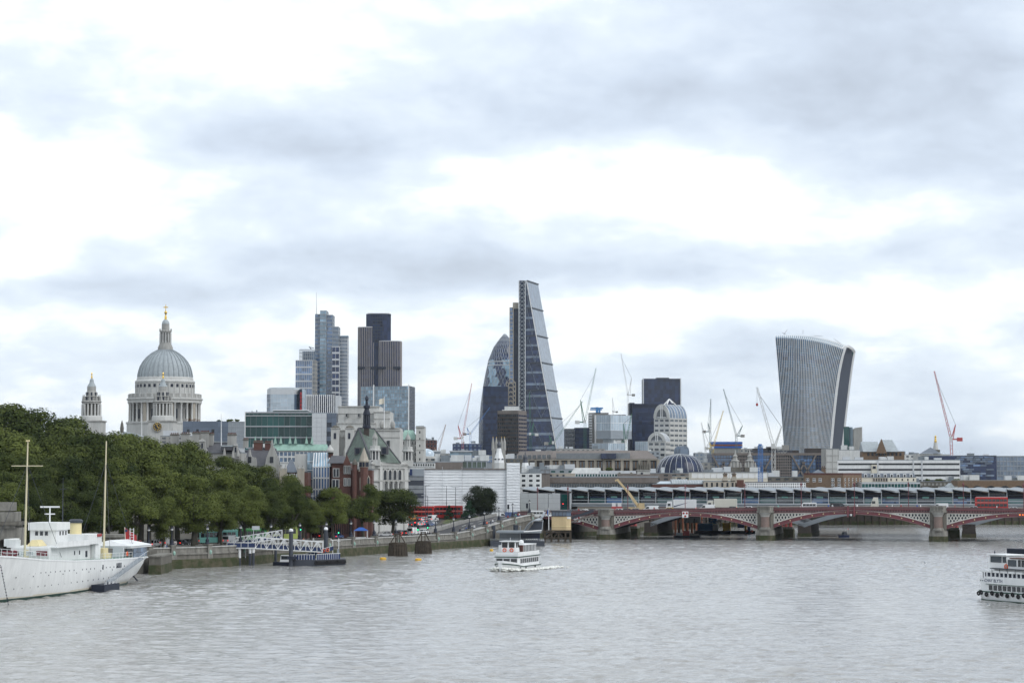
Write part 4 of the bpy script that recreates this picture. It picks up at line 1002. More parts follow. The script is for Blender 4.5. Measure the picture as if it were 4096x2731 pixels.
# --- vaulted postmodern office
d = 1900
tw = T('vaulted_office','cream office tower with glazed barrel vault tops and arched gables','office building',(X(2690,d),d,gz(d)))
def vault(px0,pxm,px1,ye,yt,dd,side_n,wing=False):
    s = mpp(dd); a,b,c_ = px_xy(px0,dd),px_xy(pxm,dd - 6),px_xy(px1,dd + 14); zb,ze,zt2 = gz(dd),Z(ye,dd),Z(yt,dd)
    M().prism([a,b,c_,off2(a,(c_[0] - b[0],c_[1] - b[1]),1)],zb,ze).obj('wall',C['stone_pale'],tw)
    nr = max(2,round((Z(ye,dd) - Z(1830,dd)) / 4.2))
    fac(tw,a,b,Z(1830,dd),ze,3,nr,'stone_pale','glass',.7,.42,.3,'pane')
    if c_[0] - b[0] > 4: fac(tw,b,c_,Z(1830,dd),ze,4,nr,'stone_pale','glass',.8,.42,.3,'pane')
    # arched gable on the left face and a barrel running back to the right
    av,bv,cv = Vector((*a,0)),Vector((*b,0)),Vector((*c_,0)); run = cv - bv
    mid = (av + bv) / 2; r_ = (bv - av).length / 2; up = zt2 - ze; arc = []
    for k in range(13):
        t_ = math.pi * k / 12; q = mid + (av - mid) * math.cos(t_); arc.append(Vector((q.x,q.y,ze + up * math.sin(t_))))
    nrm = Vector((-run.x,-run.y,0)).normalized()
    def sc_(p,k): c0 = Vector((mid.x,mid.y,ze)); return c0 + (p - c0) * k
    M().extr([p for p in arc],run).obj('barrel_roof',C['glass_grey'],tw)
    for k in range(7):
        f = k / 6; o_ = run * f; rm = M()
        for p,q in zip(arc,arc[1:]): rm.bar(sc_(p,1.01) + o_,sc_(q,1.01) + o_,.7,.5)
        rm.obj('vault_rib',C['white'],tw)
    gb = M()
    o_ = nrm * .6
    for p,q in zip(arc,arc[1:]):
        gb.extr([sc_(p,.68) + o_,sc_(q,.68) + o_,sc_(q,1.03) + o_,sc_(p,1.03) + o_],-o_)
    gb.obj('arched_gable',C['stone_pale'],tw)
    M().extr([sc_(p,.68) + nrm * .2 for p in arc],nrm * .1).obj('arched_window',C['glass'],tw)
    vm = M()
    for k in (-.2,.2): vm.bar(mid + (bv - mid) * k * .5 + nrm * .6 + Vector((0,0,ze)),mid + (bv - mid) * k * .5 + nrm * .6 + Vector((0,0,ze + up * .9)),.5)
    vm.bar(av * .8 + bv * .2 + nrm * .6 + Vector((0,0,ze + .6)),av * .2 + bv * .8 + nrm * .6 + Vector((0,0,ze + .6)),.5); vm.obj('mullion',C['white'],tw)
vault(2617,2679,2748,1672,1618,d + 10,4); vault(2593,2662,2680,1765,1730,d - 14,2)
fr = M(); ap = P(2677,1596,d + 8)
for px,y,dd in ((2655,1620,d + 2),(2668,1616,d - 2),(2690,1612,d + 4),(2702,1618,d + 14)): fr.bar(P(px,y,dd),ap,.8)
fr.obj('roof_pyramid',C['white'],tw)
v2 = [P(2738 + 19 * math.cos(t_ * math.pi / 8),1802 - 20 * math.sin(t_ * math.pi / 8),d - 40) for t_ in range(9)]
M().extr([P(2757,1825,d - 40)] + v2 + [P(2719,1825,d - 40)],(-4,12,0)).obj('small_vault',C['glass_grey'],tw)
# --- pale louvred boxes
d = 2050
tw = T('pale_louvred_office','stack of pale louvred glass boxes on a grey base between the cranes','office building',(X(2450,d),d,gz(d)))
def twoface(nm,px0,pxm,px1,y0,y1,dd,mat):
    M().prism([px_xy(px0,dd),px_xy(pxm,dd - 9),px_xy(px1,dd + 10),px_xy((px0 + px1) / 2,dd + 30)],Z(y1,dd),Z(y0,dd)).obj(nm,C[mat],tw)
def louvre(px0,pxm,px1,y0,y1,dd,rows2,cols):
    for a,b in (((px_xy(px0,dd)),px_xy(pxm,dd - 9)),(px_xy(pxm,dd - 9),px_xy(px1,dd + 10))):
        fac(tw,a,b,Z(y1,dd),Z(y0,dd),cols,rows2,'white','glass_pale',.93,.95,.15,'pane',name='louvre_panel')
twoface('upper_box',2386,2443,2527,1660,1722,d,'glass_pale'); louvre(2386,2443,2527,1660,1722,d,2,8)
twoface('grey_band',2386,2443,2527,1722,1755,d,'metal_grey')
twoface('recess',2412,2455,2500,1755,1775,d + 4,'white_dirty')
twoface('lower_box',2368,2433,2500,1772,1850,d - 6,'glass_pale'); louvre(2368,2433,2500,1772,1800,d - 6,1,8)
twoface('right_box',2541,2592,2632,1765,1850,d - 16,'glass_pale'); louvre(2541,2592,2632,1765,1808,d - 16,1,7)
M().box(X(2400,d),d + 6,Z(1660,d),X(2505,d),d + 22,Z(1657,d)).obj('roof',C['metal_dark'],tw)
# --- steel service tower office (dark, pipes) and dark block
d = 2250
tw = T('piped_service_tower','grey tower with exposed steel pipes and stacked pods beside the pale boxes','office building',(X(2372,d),d,gz(d)))
M().box(X(2357,d),d,gz(d),X(2435,d),d + 25,Z(1650,d)).obj('core',C['concrete'],tw)
for k in range(14): M().box(X(2356,d),d - 4,Z(1800 - k * 10.5,d),X(2368,d),d,Z(1794 - k * 10.5,d)).obj('pod',C['metal_light'],tw)
M().tube((X(2381,d),d - 2,gz(d)),(X(2381,d),d - 2,Z(1660,d)),1.0).obj('pipe',C['white'],tw)
M().bar(P(2362,1632,d),P(2412,1632,d),1.4).bar(P(2360,1638,d),P(2408,1638,d),1.2).bar(P(2388,1650,d),P(2388,1628,d),2.5).bar(P(2398,1650,d),P(2398,1630,d),2).obj('blue_roof_crane',C['blue_bright'],tw)
tw = T('dark_low_office','dark low glass office at the right foot of the wedge tower','office building',(X(2300,d),d,gz(d)))
slab(tw,'shaft',2259,2300,1714,d - 10,25,'glass',6,9,'metal_dark',fu=.7,fv=.6,mode='pane')
slab(tw,'shaft',2299,2357,1710,d - 14,25,'glass_dark',10,9,'dark',fu=.9,fv=.9)
tw = T('vaulted_atrium_block','steel framed block with a round-arched glazed atrium end behind the pale boxes','office building',(X(2555,2240),2240,gz(2240)))
dd = 2240
M().box(X(2515,dd),dd,gz(dd),X(2583,dd),dd + 20,Z(1712,dd)).obj('core',C['metal_grey'],tw)
fac(tw,px_xy(2528,dd),px_xy(2583,dd),Z(1790,dd),Z(1712,dd),9,8,'metal_light','glass_grey',.6,.7,.4,'band')
arc = [P(2555 + 28 * math.cos(k * math.pi / 10),1712 - 28 * math.sin(k * math.pi / 10),dd) for k in range(11)]
M().extr(arc,(-8,20,0)).obj('atrium_vault',C['glass_sky'],tw)
fr = M()
for p in arc: fr.bar(P(2555,1712,dd - .5),p + Vector((0,-.5,0)),.5)
for p,q in zip(arc,arc[1:]): fr.bar(p + Vector((0,-.6,0)),q + Vector((0,-.6,0)),.8)
fr.obj('fan_mullions',C['white'],tw)
M().bar(P(2540,1672,dd),P(2575,1668,dd),2).bar(P(2535,1662,dd),P(2560,1664,dd),1.5).obj('blue_roof_crane',C['blue_bright'],tw)
# ================================================================ nearer city buildings, left to right
def simple(name,label,px0,px1,ytop,d,depth,wall,glass=None,nc=6,nr=4,ywin=None,fu=.5,fv=.55,mode='pane',cat='building',sk=0.0,roof=None,bits=0,t=.25,ybot=None):
    r,fp,z1 = block(name,label,px0,px1,ytop,d,depth,wall,cat,sk,roofmat=roof)
    if glass: fac(r,fp[0],fp[1],Z(ybot or ywin or ytop + 60,d),z1,nc,nr,wall,glass,fu,fv,t,mode)
    if bits: roofbits(r,fp,z1,bits,seed=int(px0))
    return r,fp,z1
def gable_roof(r,a,b,za,zb,depth,rise,mat,name='roof',hip=0.0):      # ridge parallel to a-b
    a = Vector((*a,za)); b = Vector((*b,zb)); u = (b - a).normalized(); n = Vector((-u.y,u.x,0)) * depth; h = Vector((0,0,rise))
    r0,r1 = a + n / 2 + h + u * hip,b + n / 2 + h - u * hip
    M().add([a,b,b + n,a + n,r0,r1],[(0,1,5,4),(2,3,4,5),(1,2,5),(3,0,4),(3,2,1,0)]).obj(name,C[mat],r)
def chimney(r,px0,px1,y0,y1,d,mat='stone',pots=4,th=2.0):
    M().box(X(px0,d),d,Z(y1,d),X(px1,d),d + th,Z(y0,d)).obj('chimney',C[mat],r)
    M().box(X(px0 - 2,d),d - .15,Z(y0 + 5,d),X(px1 + 2,d),d + th + .15,Z(y0 + 1,d)).obj('chimney_cap',C['stone_dark'],r)
    for k in range(pots):
        x = X(px0 + (px1 - px0) * (k + .5) / pots,d); M().lathe(x,d + th / 2,[(.22,Z(y0 + 1,d)),(.16,Z(y0 - 5,d))],7).obj('chimney_pot',C['brick_dark'],r)
def flag(px,y0,y1,d,label,fpx=None,col='white'):
    t_ = T('flagpole',label,'flagpole',P(px,y1,d))
    M().tube(P(px,y1,d),P(px,y0,d),mpp(d) * 2.0,mpp(d) * 1.2,6).obj('pole',C['white'],t_)
    if fpx:
        mm = M(); n = 6; pts = []
        for i in range(n + 1):
            f = i / n; q = P(px + (fpx - px) * f,y0 + 6 + 6 * f,d); q.y += .4 * math.sin(f * 5); pts.append([q,q - Vector((0,0,22 * mpp(d)))])
        for p,q in zip(pts,pts[1:]): mm.add([p[0],p[1],q[1],q[0]],[(0,1,2,3)])
        mm.obj('flag',C[col],t_)
# --- slate blue clad block below the dome
r,fp,z1 = block('slate_clad_block','long blue grey panelled block right of the cathedral dome',730,912,1687,1150,25,'metal_dark',roofmat='clad_blue')
for i in range(9):
    for j in range(5):
        a = Vector(fp[0]).lerp(Vector(fp[1]),i / 9); b = Vector(fp[0]).lerp(Vector(fp[1]),(i + 1) / 9); h = (z1 - Z(1790,1150)) / 5
        M().box(a.x,a.y - .25,Z(1790,1150) + j * h,b.x - .05,a.y,Z(1790,1150) + (j + 1) * h - .05).obj('panel',C['clad_blue'],r)
for px in (747,784,846): M().box(X(px,1150),1149.6,Z(1738,1150),X(px + 10,1150),1150,Z(1716,1150)).obj('window',C['win_dark'],r)
rs = random.Random(3); mm = M()
for k in range(240): 
    p = P(rs.uniform(745,800),rs.uniform(1676,1687),1155); e_ = Vector((rs.uniform(-1,1),rs.uniform(-1,1),rs.uniform(-.2,1))) * .5; g2 = Vector((rs.uniform(-1,1),rs.uniform(-1,1),rs.uniform(-1,1))) * .4; mm.add([p,p + e_,p + g2],[(0,1,2)])
o = mm.obj('roof_planting',mk('roof_sedum',(.16,.085,.04),.9),r,kind='stuff')
r,fp,z1 = simple('grey_metal_wing','pale grey metal wing joining the green glass block',912,979,1688,1120,20,'metal_light','metal_grey',4,6,1790,.97,.96)
# --- green glass block
d = 1000
r,fp,z1 = block('green_glass_block','dark green glass office block with three glazed storeys above stone roofs',979,1248,1650,d,30,'metal_dark')
for y0,y1,n in ((1652,1661,16),(1663,1704,12),(1706,1748,12),(1750,1800,12)):
    fac(r,fp[0],fp[1],Z(y1,d),Z(y0,d),n,1,'metal_grey','glass_teal',.97,.94,.15,'pane',name='pane')
for y in (1650,1662,1705,1749): M().box(fp[0][0],d - .5,Z(y + 1.2,d),fp[1][0],d,Z(y - 1.2,d)).obj('floor_edge',C['metal_light'],r)
M().box(X(1088,d),d + 3,z1,X(1226,d),d + 15,Z(1640,d)).obj('roof_storey',C['glass_teal'],r)
M().box(X(1086,d),d + 2.8,Z(1641,d),X(1228,d),d + 15,Z(1638,d)).obj('roof_edge',C['white'],r)
M().box(X(978,d),d - .6,Z(1790,d),X(981,d),d + 2,Z(1646,d)).obj('corner_post',C['white'],r)
for i,(px,h) in enumerate(((998,8),(1017,12),(1205,8))): M().box(X(px,d),d + 6,z1,X(px + 4,d),d + 7,z1 + h * .12).obj('roof_plant',C['metal_grey'],r)
r,fp,z1 = block('grey_panel_wing','grey panelled office wing right of the green glass block',1248,1345,1653,990,25,'metal_dark',roofmat='metal_grey')
for i in range(5):
    for j in range(8):
        if i == 3 and j in (1,3,5): continue
        a = Vector(fp[0]).lerp(Vector(fp[1]),i / 5); b = Vector(fp[0]).lerp(Vector(fp[1]),(i + 1) / 5); zb_ = Z(1800,990); h = (z1 - zb_) / 8
        M().box(a.x,a.y - .3 - (.8 if i < 3 else 0),zb_ + j * h,b.x - .05,a.y,zb_ + (j + 1) * h - .05).obj('panel',C['metal_light'] if i < 3 else C['clad_blue'],r)
flag(885,1655,1790,640,'thin white flagpole on the stone roofs left of the green glass block')
flag(567,1655,1745,640,'short white flagpole above the trees in front of the dome')
# --- limestone stepped building
d = 900
r = T('stepped_limestone_block','huge stepped pale limestone building behind the green-roofed school','building',(X(1450,d),d,gz(d)))
for px0,px1,y,dd in ((1352,1516,1623,d + 6),(1495,1558,1644,d + 3),(1346,1500,1690,d + 2),(1500,1596,1710,d),(1345,1598,1718,d - 2)):
    M().box(X(px0,dd),dd,gz(d),X(px1,dd),dd + 30,Z(y,dd)).obj('tier',C['stone_pale'],r)
    M().box(X(px0 - 2,dd),dd - .35,Z(y + 5,dd),X(px1 + 2,dd),dd + 3,Z(y + 1.5,dd)).obj('cornice',C['stone'],r)
    M().box(X(px0 - 1,dd),dd - .2,Z(y + 32,dd),X(px1 + 1,dd),dd + 3,Z(y + 29.5,dd)).obj('string_course',C['stone'],r)
for px,y in ((1384,1655),(1433,1655),(1548,1762),(1548,1800)): M().box(X(px,d),d - 2.6,Z(y + (12 if y < 1700 else 25),d),X(px + (6 if y < 1700 else 12),d),d + 8,Z(y,d)).obj('window',C['win_dark'],r)
for px in (1528,1571): M().lathe(X(px,d),d - 1,[(.9,Z(1710,d)),(1.1,Z(1700,d)),(.9,Z(1690,d)),(.3,Z(1683,d))],10).obj('urn',C['stone'],r,True)
for px in (1341,1398):
    s = mpp(d); x0,x1 = X(px - 16,d - 8),X(px + 16,d - 8)
    M().box(x0,d - 10,gz(d),x1,d - 4,Z(1712,d)).obj('turret',C['stone_pale'],r)
    M().lathe((x0 + x1) / 2,d - 7,[(1.7,Z(1712,d)),(1.4,Z(1706,d)),(.2,Z(1701,d))],12).obj('turret_dome',C['stone_dark'],r,True)
    M().box((x0 + x1) / 2 - .45,d - 10.2,Z(1756,d),(x0 + x1) / 2 + .45,d - 9,Z(1733,d)).obj('turret_window',C['dark'],r)
    M().box(x0 - .2,d - 10.3,Z(1716,d),x1 + .2,d - 4,Z(1712,d)).obj('turret_cornice',C['stone'],r)
d = 940
r,fp,z1 = block('copper_roof_wing','pale stone wing with a mint copper roof and rows of small windows',1596,1668,1758,d,20,'stone_pale')
fac(r,fp[0],fp[1],Z(1850,d),Z(1760,d),6,4,'stone_pale','win_dark',.3,.5,.25)
gable_roof(r,(fp[0][0],d - .5),(fp[1][0],d - .5),z1,z1,16,Z(1718,d) - z1,'copper','roof',2)
r,fp,z1 = block('limestone_end_tower','pale stone end tower right of the mint copper roof',1664,1694,1706,d - 6,24,'stone_pale')
fac(r,fp[0],fp[1],Z(1850,d),Z(1716,d),1,5,'stone_pale','win_dark',.16,.35,.3)
for y in (1710,1760,1800): M().box(fp[0][0] - .25,d - 6.4,Z(y + 2,d),fp[1][0] + .25,d,Z(y - 1,d)).obj('cornice',C['stone'],r)
for px in (1668,1690): M().lathe(X(px,d),d - 5,[(.6,Z(1760,d)),(.5,Z(1745,d)),(.1,Z(1735,d))],7).obj('urn',C['stone'],r)
flag(1537,1585,1712,895,'white flagpole with a pale flag on the limestone building',1516,'cream')
# --- gabled stone houses with slate roofs behind the trees
d = 640
r,fp,z1 = block('slate_roof_chambers','stone chambers with long slate roof and tall stone chimneys above the trees',735,965,1812,d,14,'stone')
gable_roof(r,(X(735,d),d - .4),(X(946,d),d - .4),z1,z1,13,Z(1766,d) - z1,'slate','roof',1.5)
M().box(X(885,d),d - 1.0,Z(1800,d),X(938,d),d + 3,Z(1783,d)).obj('dormer_roof',C['slate'],r)
M().bar(P(885,1783,d - 1),P(938,1783,d - 1),.4).bar(P(770,1766,d + 5.8),P(926,1767,d + 5.8),.35).obj('ridge_lead',C['lead'],r)
def dutch_gable(r,pxc,hw,ybase,ytop,d,mat='stone',ped=True):
    pts = [P(pxc - hw,ybase,d),P(pxc - hw,ybase - (ybase - ytop) * .25,d),P(pxc - hw * .55,ybase - (ybase - ytop) * .55,d),P(pxc - hw * .45,ytop + 6,d),P(pxc,ytop,d),P(pxc + hw * .45,ytop + 6,d),P(pxc + hw * .55,ybase - (ybase - ytop) * .55,d),P(pxc + hw,ybase - (ybase - ytop) * .25,d),P(pxc + hw,ybase,d)]
    M().extr(pts,(0,1.2,0)).obj('gable',C[mat],r)
    M().box(X(pxc - hw * .5,d),d - .3,Z(ytop + 12,d),X(pxc + hw * .5,d),d,Z(ytop + 8,d)).obj('gable_cornice',C['stone_pale'],r)
    M().box(X(pxc - 3,d),d - .15,Z(ytop + 38,d),X(pxc + 3,d),d,Z(ytop + 18,d)).obj('gable_window',C['dark'],r)
dutch_gable(r,808,26,1830,1754,d - 1.5); dutch_gable(r,942,16,1835,1770,d - 1.2); 
chimney(r,768,796,1729,1800,d + 2); chimney(r,799,834,1726,1790,d + 3,pots=6); chimney(r,834,852,1733,1790,d + 4); chimney(r,909,942,1735,1800,d + 2,pots=6); chimney(r,722,756,1732,1790,d + 6); chimney(r,680,712,1735,1790,d + 8); chimney(r,972,990,1755,1790,d + 4)
for px,y in ((900,1790),(934,1800),(954,1795)): M().lathe(X(px,d),d - 1.4,[(.45,Z(y + 30,d)),(.3,Z(y + 12,d)),(.05,Z(y,d))],6).obj('finial',C['stone'],r)
d = 610
r,fp,z1 = block('gabled_stone_house','stone house with steep slate roof, ornate gable and red brick chimneys',975,1108,1862,d,14,'stone')
gable_roof(r,(X(975,d),d - .3),(X(1105,d),d - .3),z1,z1,12,Z(1792,d) - z1,'slate','roof',.6)
M().bar(P(985,1791,d + 6),P(1100,1791,d + 6),.4).obj('ridge_lead',C['lead'],r)
for px,yt in ((1000,1796),(1088,1758)):
    hw = 28
    M().extr([P(px - hw,1862,d - 1),P(px - hw * .8,1830,d - 1),P(px - 6,yt + 30,d - 1),P(px,yt + 14,d - 1),P(px + 6,yt + 30,d - 1),P(px + hw * .8,1830,d - 1),P(px + hw,1862,d - 1)],(0,1.4,0)).obj('gable',C['stone'],r)
    M().box(X(px - hw,d),d - 1,gz(d),X(px + hw,d),d + .4,Z(1862,d)).obj('gable_wall',C['stone'],r)
    M().box(X(px - 7,d),d - 1.15,Z(1850,d),X(px + 7,d),d - 1,Z(1826,d)).obj('window',C['win_dark'],r)
    M().lathe(X(px,d),d - .4,[(.35,Z(yt + 30,d)),(.4,Z(yt + 18,d)),(.1,Z(yt,d))],6).obj('finial',C['stone'],r)
chimney(r,1014,1048,1764,1800,d + 5,'brick',5); chimney(r,1059,1084,1768,1800,d + 5,'brick_dark',6)
r,fp,z1 = block('slate_turret_house','brick house with a grey pyramid slate roof and stone pinnacles above the trees',1118,1232,1890,600,10,'brick',roofmat='slate')
d = 600; c = P(1165,1835,d)
M().add([P(1138,1888,d - .5),P(1190,1888,d - .5),P(1190,1888,d + 6),P(1138,1888,d + 6),P(1160,1836,d + 2.5),P(1170,1836,d + 2.5)],[(0,1,5,4),(1,2,5),(2,3,4,5),(3,0,4),(3,2,1,0)]).obj('turret_roof',C['slate_blue'],r)
for px in (1126,1143,1195,1212): M().lathe(X(px,d),d - .6,[(.3,Z(1885,d)),(.42,Z(1872,d)),(.15,Z(1866,d)),(.2,Z(1863,d)),(.03,Z(1856,d))],8).obj('pinnacle',C['stone'],r)
for px in (1120,1190): M().box(X(px,d),d - .9,gz(d),X(px + 28,d),d + .3,Z(1872,d)).obj('corner_tower',C['stone_warm'],r)
for px in range(1148,1190,9): M().box(X(px,d),d - .2,Z(1910,d),X(px + 5,d),d,Z(1893,d)).obj('window',C['white'],r)
# --- mint roof with obelisks
d = 720
r,fp,z1 = block('mint_roof_block','block with a mint green roof terrace and a row of small obelisks',1085,1312,1801,d,14,'white_dirty',roofmat='copper')
M().prism([px_xy(1083,d - .6),px_xy(1315,d - .6),px_xy(1315,d + 12),px_xy(1083,d + 12)],Z(1801,d),Z(1776,d),[px_xy(1090,d + 1),px_xy(1308,d + 1),px_xy(1308,d + 10),px_xy(1090,d + 10)]).obj('mansard',C['copper'],r)
fac(r,fp[0],fp[1],Z(1850,d),Z(1803,d),14,2,'white_dirty','glass_grey',.75,.7,.2)
for px in (1020,1043,1100,1122,1159,1181,1225,1247): M().prism([(X(px - 6,d),d),(X(px + 6,d),d),(X(px + 6,d),d + 1),(X(px - 6,d),d + 1)],Z(1774,d),Z(1744,d),[(X(px - .6,d),d + .45),(X(px + .6,d),d + .45),(X(px + .6,d),d + .55),(X(px - .6,d),d + .55)]).obj('obelisk',C['copper'],r)
M().box(X(1010,d),d + .3,gz(d),X(1090,d),d + 8,Z(1774,d)).obj('left_terrace',C['white_dirty'],r)
# --- white framed modern block
d = 615
r,fp,z1 = block('white_framed_office','white framed office with tall windows and a glass stair bay above the trees',1180,1327,1855,d,14,'brick')
M().box(X(1180,d),d - .6,gz(d),X(1230,d),d + 6,Z(1815,d)).obj('stone_bay',C['stone_pale'],r)
M().box(X(1231,d),d - 1.2,gz(d),X(1255,d),d + 6,Z(1810,d)).obj('stair_glass',C['glass_sky'],r)
for y in (1845,1880,1915): M().box(X(1230.5,d),d - 1.35,Z(y + 1,d),X(1255.5,d),d - 1.15,Z(y - 1,d)).obj('stair_transom',C['white'],r)
a = (X(1257,d),d - 3.4); b = (X(1326,d),d - 5.2)
fac(r,a,b,Z(2180,d),Z(1866,d),6,7,'white','glass_blue',.62,.86,.3,'pane')
M().prism([a,b,(b[0],d + 2),(a[0],d + 2)],gz(d),Z(1866,d)).obj('grid_core',C['brick'],r)
M().prism([a,b,(b[0],d + 2),(a[0],d + 2)],Z(1866,d),Z(1810,d),[(a[0] + .1,d),(b[0] - .6,d - 1.4),(b[0] - .6,d + 2),(a[0] + .1,d + 2)]).obj('glazed_attic',C['glass_sky'],r)
fr = M()
for k in range(7): f = k / 6; fr.bar((a[0] + (b[0] - a[0]) * f,a[1] + (b[1] - a[1]) * f - .1,Z(1866,d)),(a[0] + (b[0] - .6 - a[0]) * f,d - 1.4 * f - .15,Z(1811,d)),.25)
fr.obj('attic_mullions',C['white'],r,kind='stuff')
# --- red brick victorian pair
d = 612
r,fp,z1 = block('red_brick_house','red brick house with stone-framed windows and a small gable',1327,1402,1852,d - 6,12,'brick')
gable_roof(r,(X(1316,d),d - 6.5),(X(1382,d),d - 7),z1,z1,10,Z(1822,d) - z1,'slate','roof',.3)
a,b = Vector(fp[0]),Vector(fp[1])
for px,y,w,h in ((1345,1905,20,30),(1343,1948,24,30),(1382,1892,8,28),(1397,1892,7,28),(1382,1940,8,26),(1397,1940,7,26)):
    f = (px - 1327) / 75; q = a.lerp(b,min(f,.97)); s = mpp(d)
    M().box(q.x - w * s / 2 - .2,q.y - .3,Z(y,d) - .2,q.x + w * s / 2 + .2,q.y + .3,Z(y - h,d) + .2).obj('window_surround',C['stone_pale'],r)
    M().box(q.x - w * s / 2,q.y - .4,Z(y,d),q.x + w * s / 2,q.y + .3,Z(y - h,d)).obj('window',C['win_dark'],r)
    M().bar((q.x,q.y - .45,Z(y,d)),(q.x,q.y - .45,Z(y - h,d)),.12).obj('mullion',C['white'],r)
M().extr([P(1372,1855,d - 8.5),P(1387,1818,d - 8.5),P(1402,1855,d - 8.5)],(0,1,0)).obj('gable',C['brick'],r)
M().lathe(X(1387,d),d - 8.2,[(.35,Z(1826,d)),(.3,Z(1808,d)),(.05,Z(1790,d))],6).obj('finial',C['stone'],r)
chimney(r,1312,1330,1808,1850,d,'brick',4); M().lathe(X(1321,d),d - .5,[(1.0,Z(1808,d)),(1.1,Z(1800,d)),(.5,Z(1788,d)),(.1,Z(1778,d))],10).obj('cupola',C['stone_pale'],r,True)
fac(r,(a.x,a.y),(b.x,b.y),gz(d),Z(2050,d),9,1,'brick','win_dark',.5,.6,.3)
r,fp,z1 = block('brick_turret_hall','red brick hall with round turrets and pointed stone windows beside the school',1402,1488,1880,d - 5,8,'brick')
for px,yt,hw,mt in ((1427,1838,10,'brick'),(1463,1800,17,'brick')):
    x,y = X(px,d),d - 7.5; s = mpp(d)
    M().lathe(x,y,[(hw * s,gz(d)),(hw * s,Z(1845 if px > 1450 else 1856,d))],8).obj('turret',C[mt],r)
    if px > 1450:
        M().lathe(x,y,[(hw * s * 1.02,Z(1868,d)),(hw * s * 1.05,Z(1845,d))],8).obj('lantern_stage',C['stone_warm'],r)
        M().lathe(x,y,[(hw * s * 1.2,Z(1845,d)),(.05,Z(1790,d))],8).obj('spire',C['stone_warm'],r)
        for k in range(5): t_ = -math.pi / 2 + (k - 2) * .7; M().box(-.12,-.3,0,.12,.3,1.2).xf(Matrix.Translation((x + hw * s * math.cos(t_),y + hw * s * math.sin(t_),Z(1866,d))) @ Matrix.Rotation(t_,4,'Z')).obj('lantern_window',C['dark'],r)
    else: M().lathe(x,y,[(hw * s * 1.15,Z(1858,d)),(hw * s,Z(1848,d)),(.1,Z(1836,d))],10).obj('cap',C['stone_dark'],r,True)
for px in (1445,1474):
    s = mpp(d); x = X(px,d); M().extr([P(px - 6,1960,d - 8.2),P(px - 6,1912,d - 8.2),P(px,1900,d - 8.2),P(px + 6,1912,d - 8.2),P(px + 6,1960,d - 8.2)],(0,.5,0)).obj('window_surround',C['stone_warm'],r)
    M().extr([P(px - 3.5,1960,d - 8.3),P(px - 3.5,1915,d - 8.3),P(px,1906,d - 8.3),P(px + 3.5,1915,d - 8.3),P(px + 3.5,1960,d - 8.3)],(0,.4,0)).obj('window',C['win_dark'],r)
M().extr([P(1434,1885,d - 8),P(1446,1852,d - 8),P(1458,1885,d - 8)],(0,.8,0)).obj('gable',C['stone_warm'],r)
# --- green-roofed school with arcade facade
d = 640
r = T('green_roof_school','white stone school with a steep green copper roof, dark fleche and corner turrets','building',(X(1540,d),d,gz(d)))
fp = [px_xy(1484,d),px_xy(1634,d + 22),off2(px_xy(1634,d + 22),(-.55,.83),18),off2(px_xy(1484,d),(-.55,.83),18)]
M().prism(fp,gz(d),Z(1862,d)).obj('wall',C['stone_pale'],r)
M().box(X(1440,d) - .1,d + 2,gz(d),X(1490,d),d + 14,Z(1862,d)).obj('side_wall',C['stone_pale'],r)
a,b = Vector(fp[0]),Vector(fp[1]); u = (b - a).normalized(); Ln = (b - a).length; nn = Vector((u.y,-u.x)); uu = (u.x,u.y)
for y,o_,mt in ((1856,.7,'stone'),(1869,.5,'stone_pale'),(1922,.5,'stone'),(1996,.5,'stone')):
    M().ob(a,uu,-.3,Ln + .3,0,o_,Z(y + 3,d),Z(y - 2,d)).obj('cornice',C[mt],r)
dt = M(); 
for k in range(36): dt.ob(a,uu,k * Ln / 36,k * Ln / 36 + .3,0,.6,Z(1866,d),Z(1861,d))
dt.obj('dentils',C['stone_pale'],r,kind='stuff')
for k in range(4):      # arched upper windows between paired columns, tall columns below
    c0 = Ln * (.345 + .131 * k); w = 1.05
    arch = [(-w,0)] + [(-w * math.cos(t_ * math.pi / 8),1.9 + w * math.sin(t_ * math.pi / 8)) for t_ in range(9)] + [(w,0)]
    def ap(q,o_): p = a + u * (c0 + q[0]) + nn * o_; return Vector((p.x,p.y,Z(1918,d) + q[1]))
    M().extr([ap(q,.05) for q in arch],(nn.x * .08,nn.y * .08,0)).obj('arched_window',C['win_dark'],r)
    rim = M(); k2 = [(q[0] * 1.25,q[1] if i in (0,len(arch) - 1) else 1.9 + (q[1] - 1.9) * 1.3) for i,q in enumerate(arch)]
    for i in range(len(arch) - 1): rim.extr([ap(arch[i],.1),ap(arch[i + 1],.1),ap(k2[i + 1],.1),ap(k2[i],.1)],(nn.x * .25,nn.y * .25,0))
    rim.obj('arch_surround',C['stone_pale'],r)
    M().ob(a,uu,c0 - w * .8,c0 + w * .8,.02,.08,Z(1993,d),Z(1932,d)).obj('tall_window',C['win_dark'],r)
    for sx_ in (-1.35,1.35):
        p = a + u * (c0 + sx_) + nn * .55; M().lathe(p.x,p.y,[(.34,Z(1995,d)),(.28,Z(1992,d)),(.24,Z(1930,d)),(.4,Z(1925,d))],8).obj('column',C['stone_pale'],r,True)
for k in range(4): M().ob(a,uu,Ln * (.345 + .131 * k) - .6,Ln * (.345 + .131 * k) + .6,.02,.1,Z(2045,d),Z(2005,d)).obj('ground_window',C['win_dark'],r)
for l0,l1 in ((.2,.27),(.86,.94)): M().ob(a,uu,Ln * l0,Ln * l1,0,.45,gz(d),Z(1862,d)).obj('pilaster',C['stone_pale'],r)
M().ob(a,uu,-.2,Ln + .2,-.4,.3,Z(1856,d),Z(1846,d)).obj('parapet',C['stone_pale'],r)
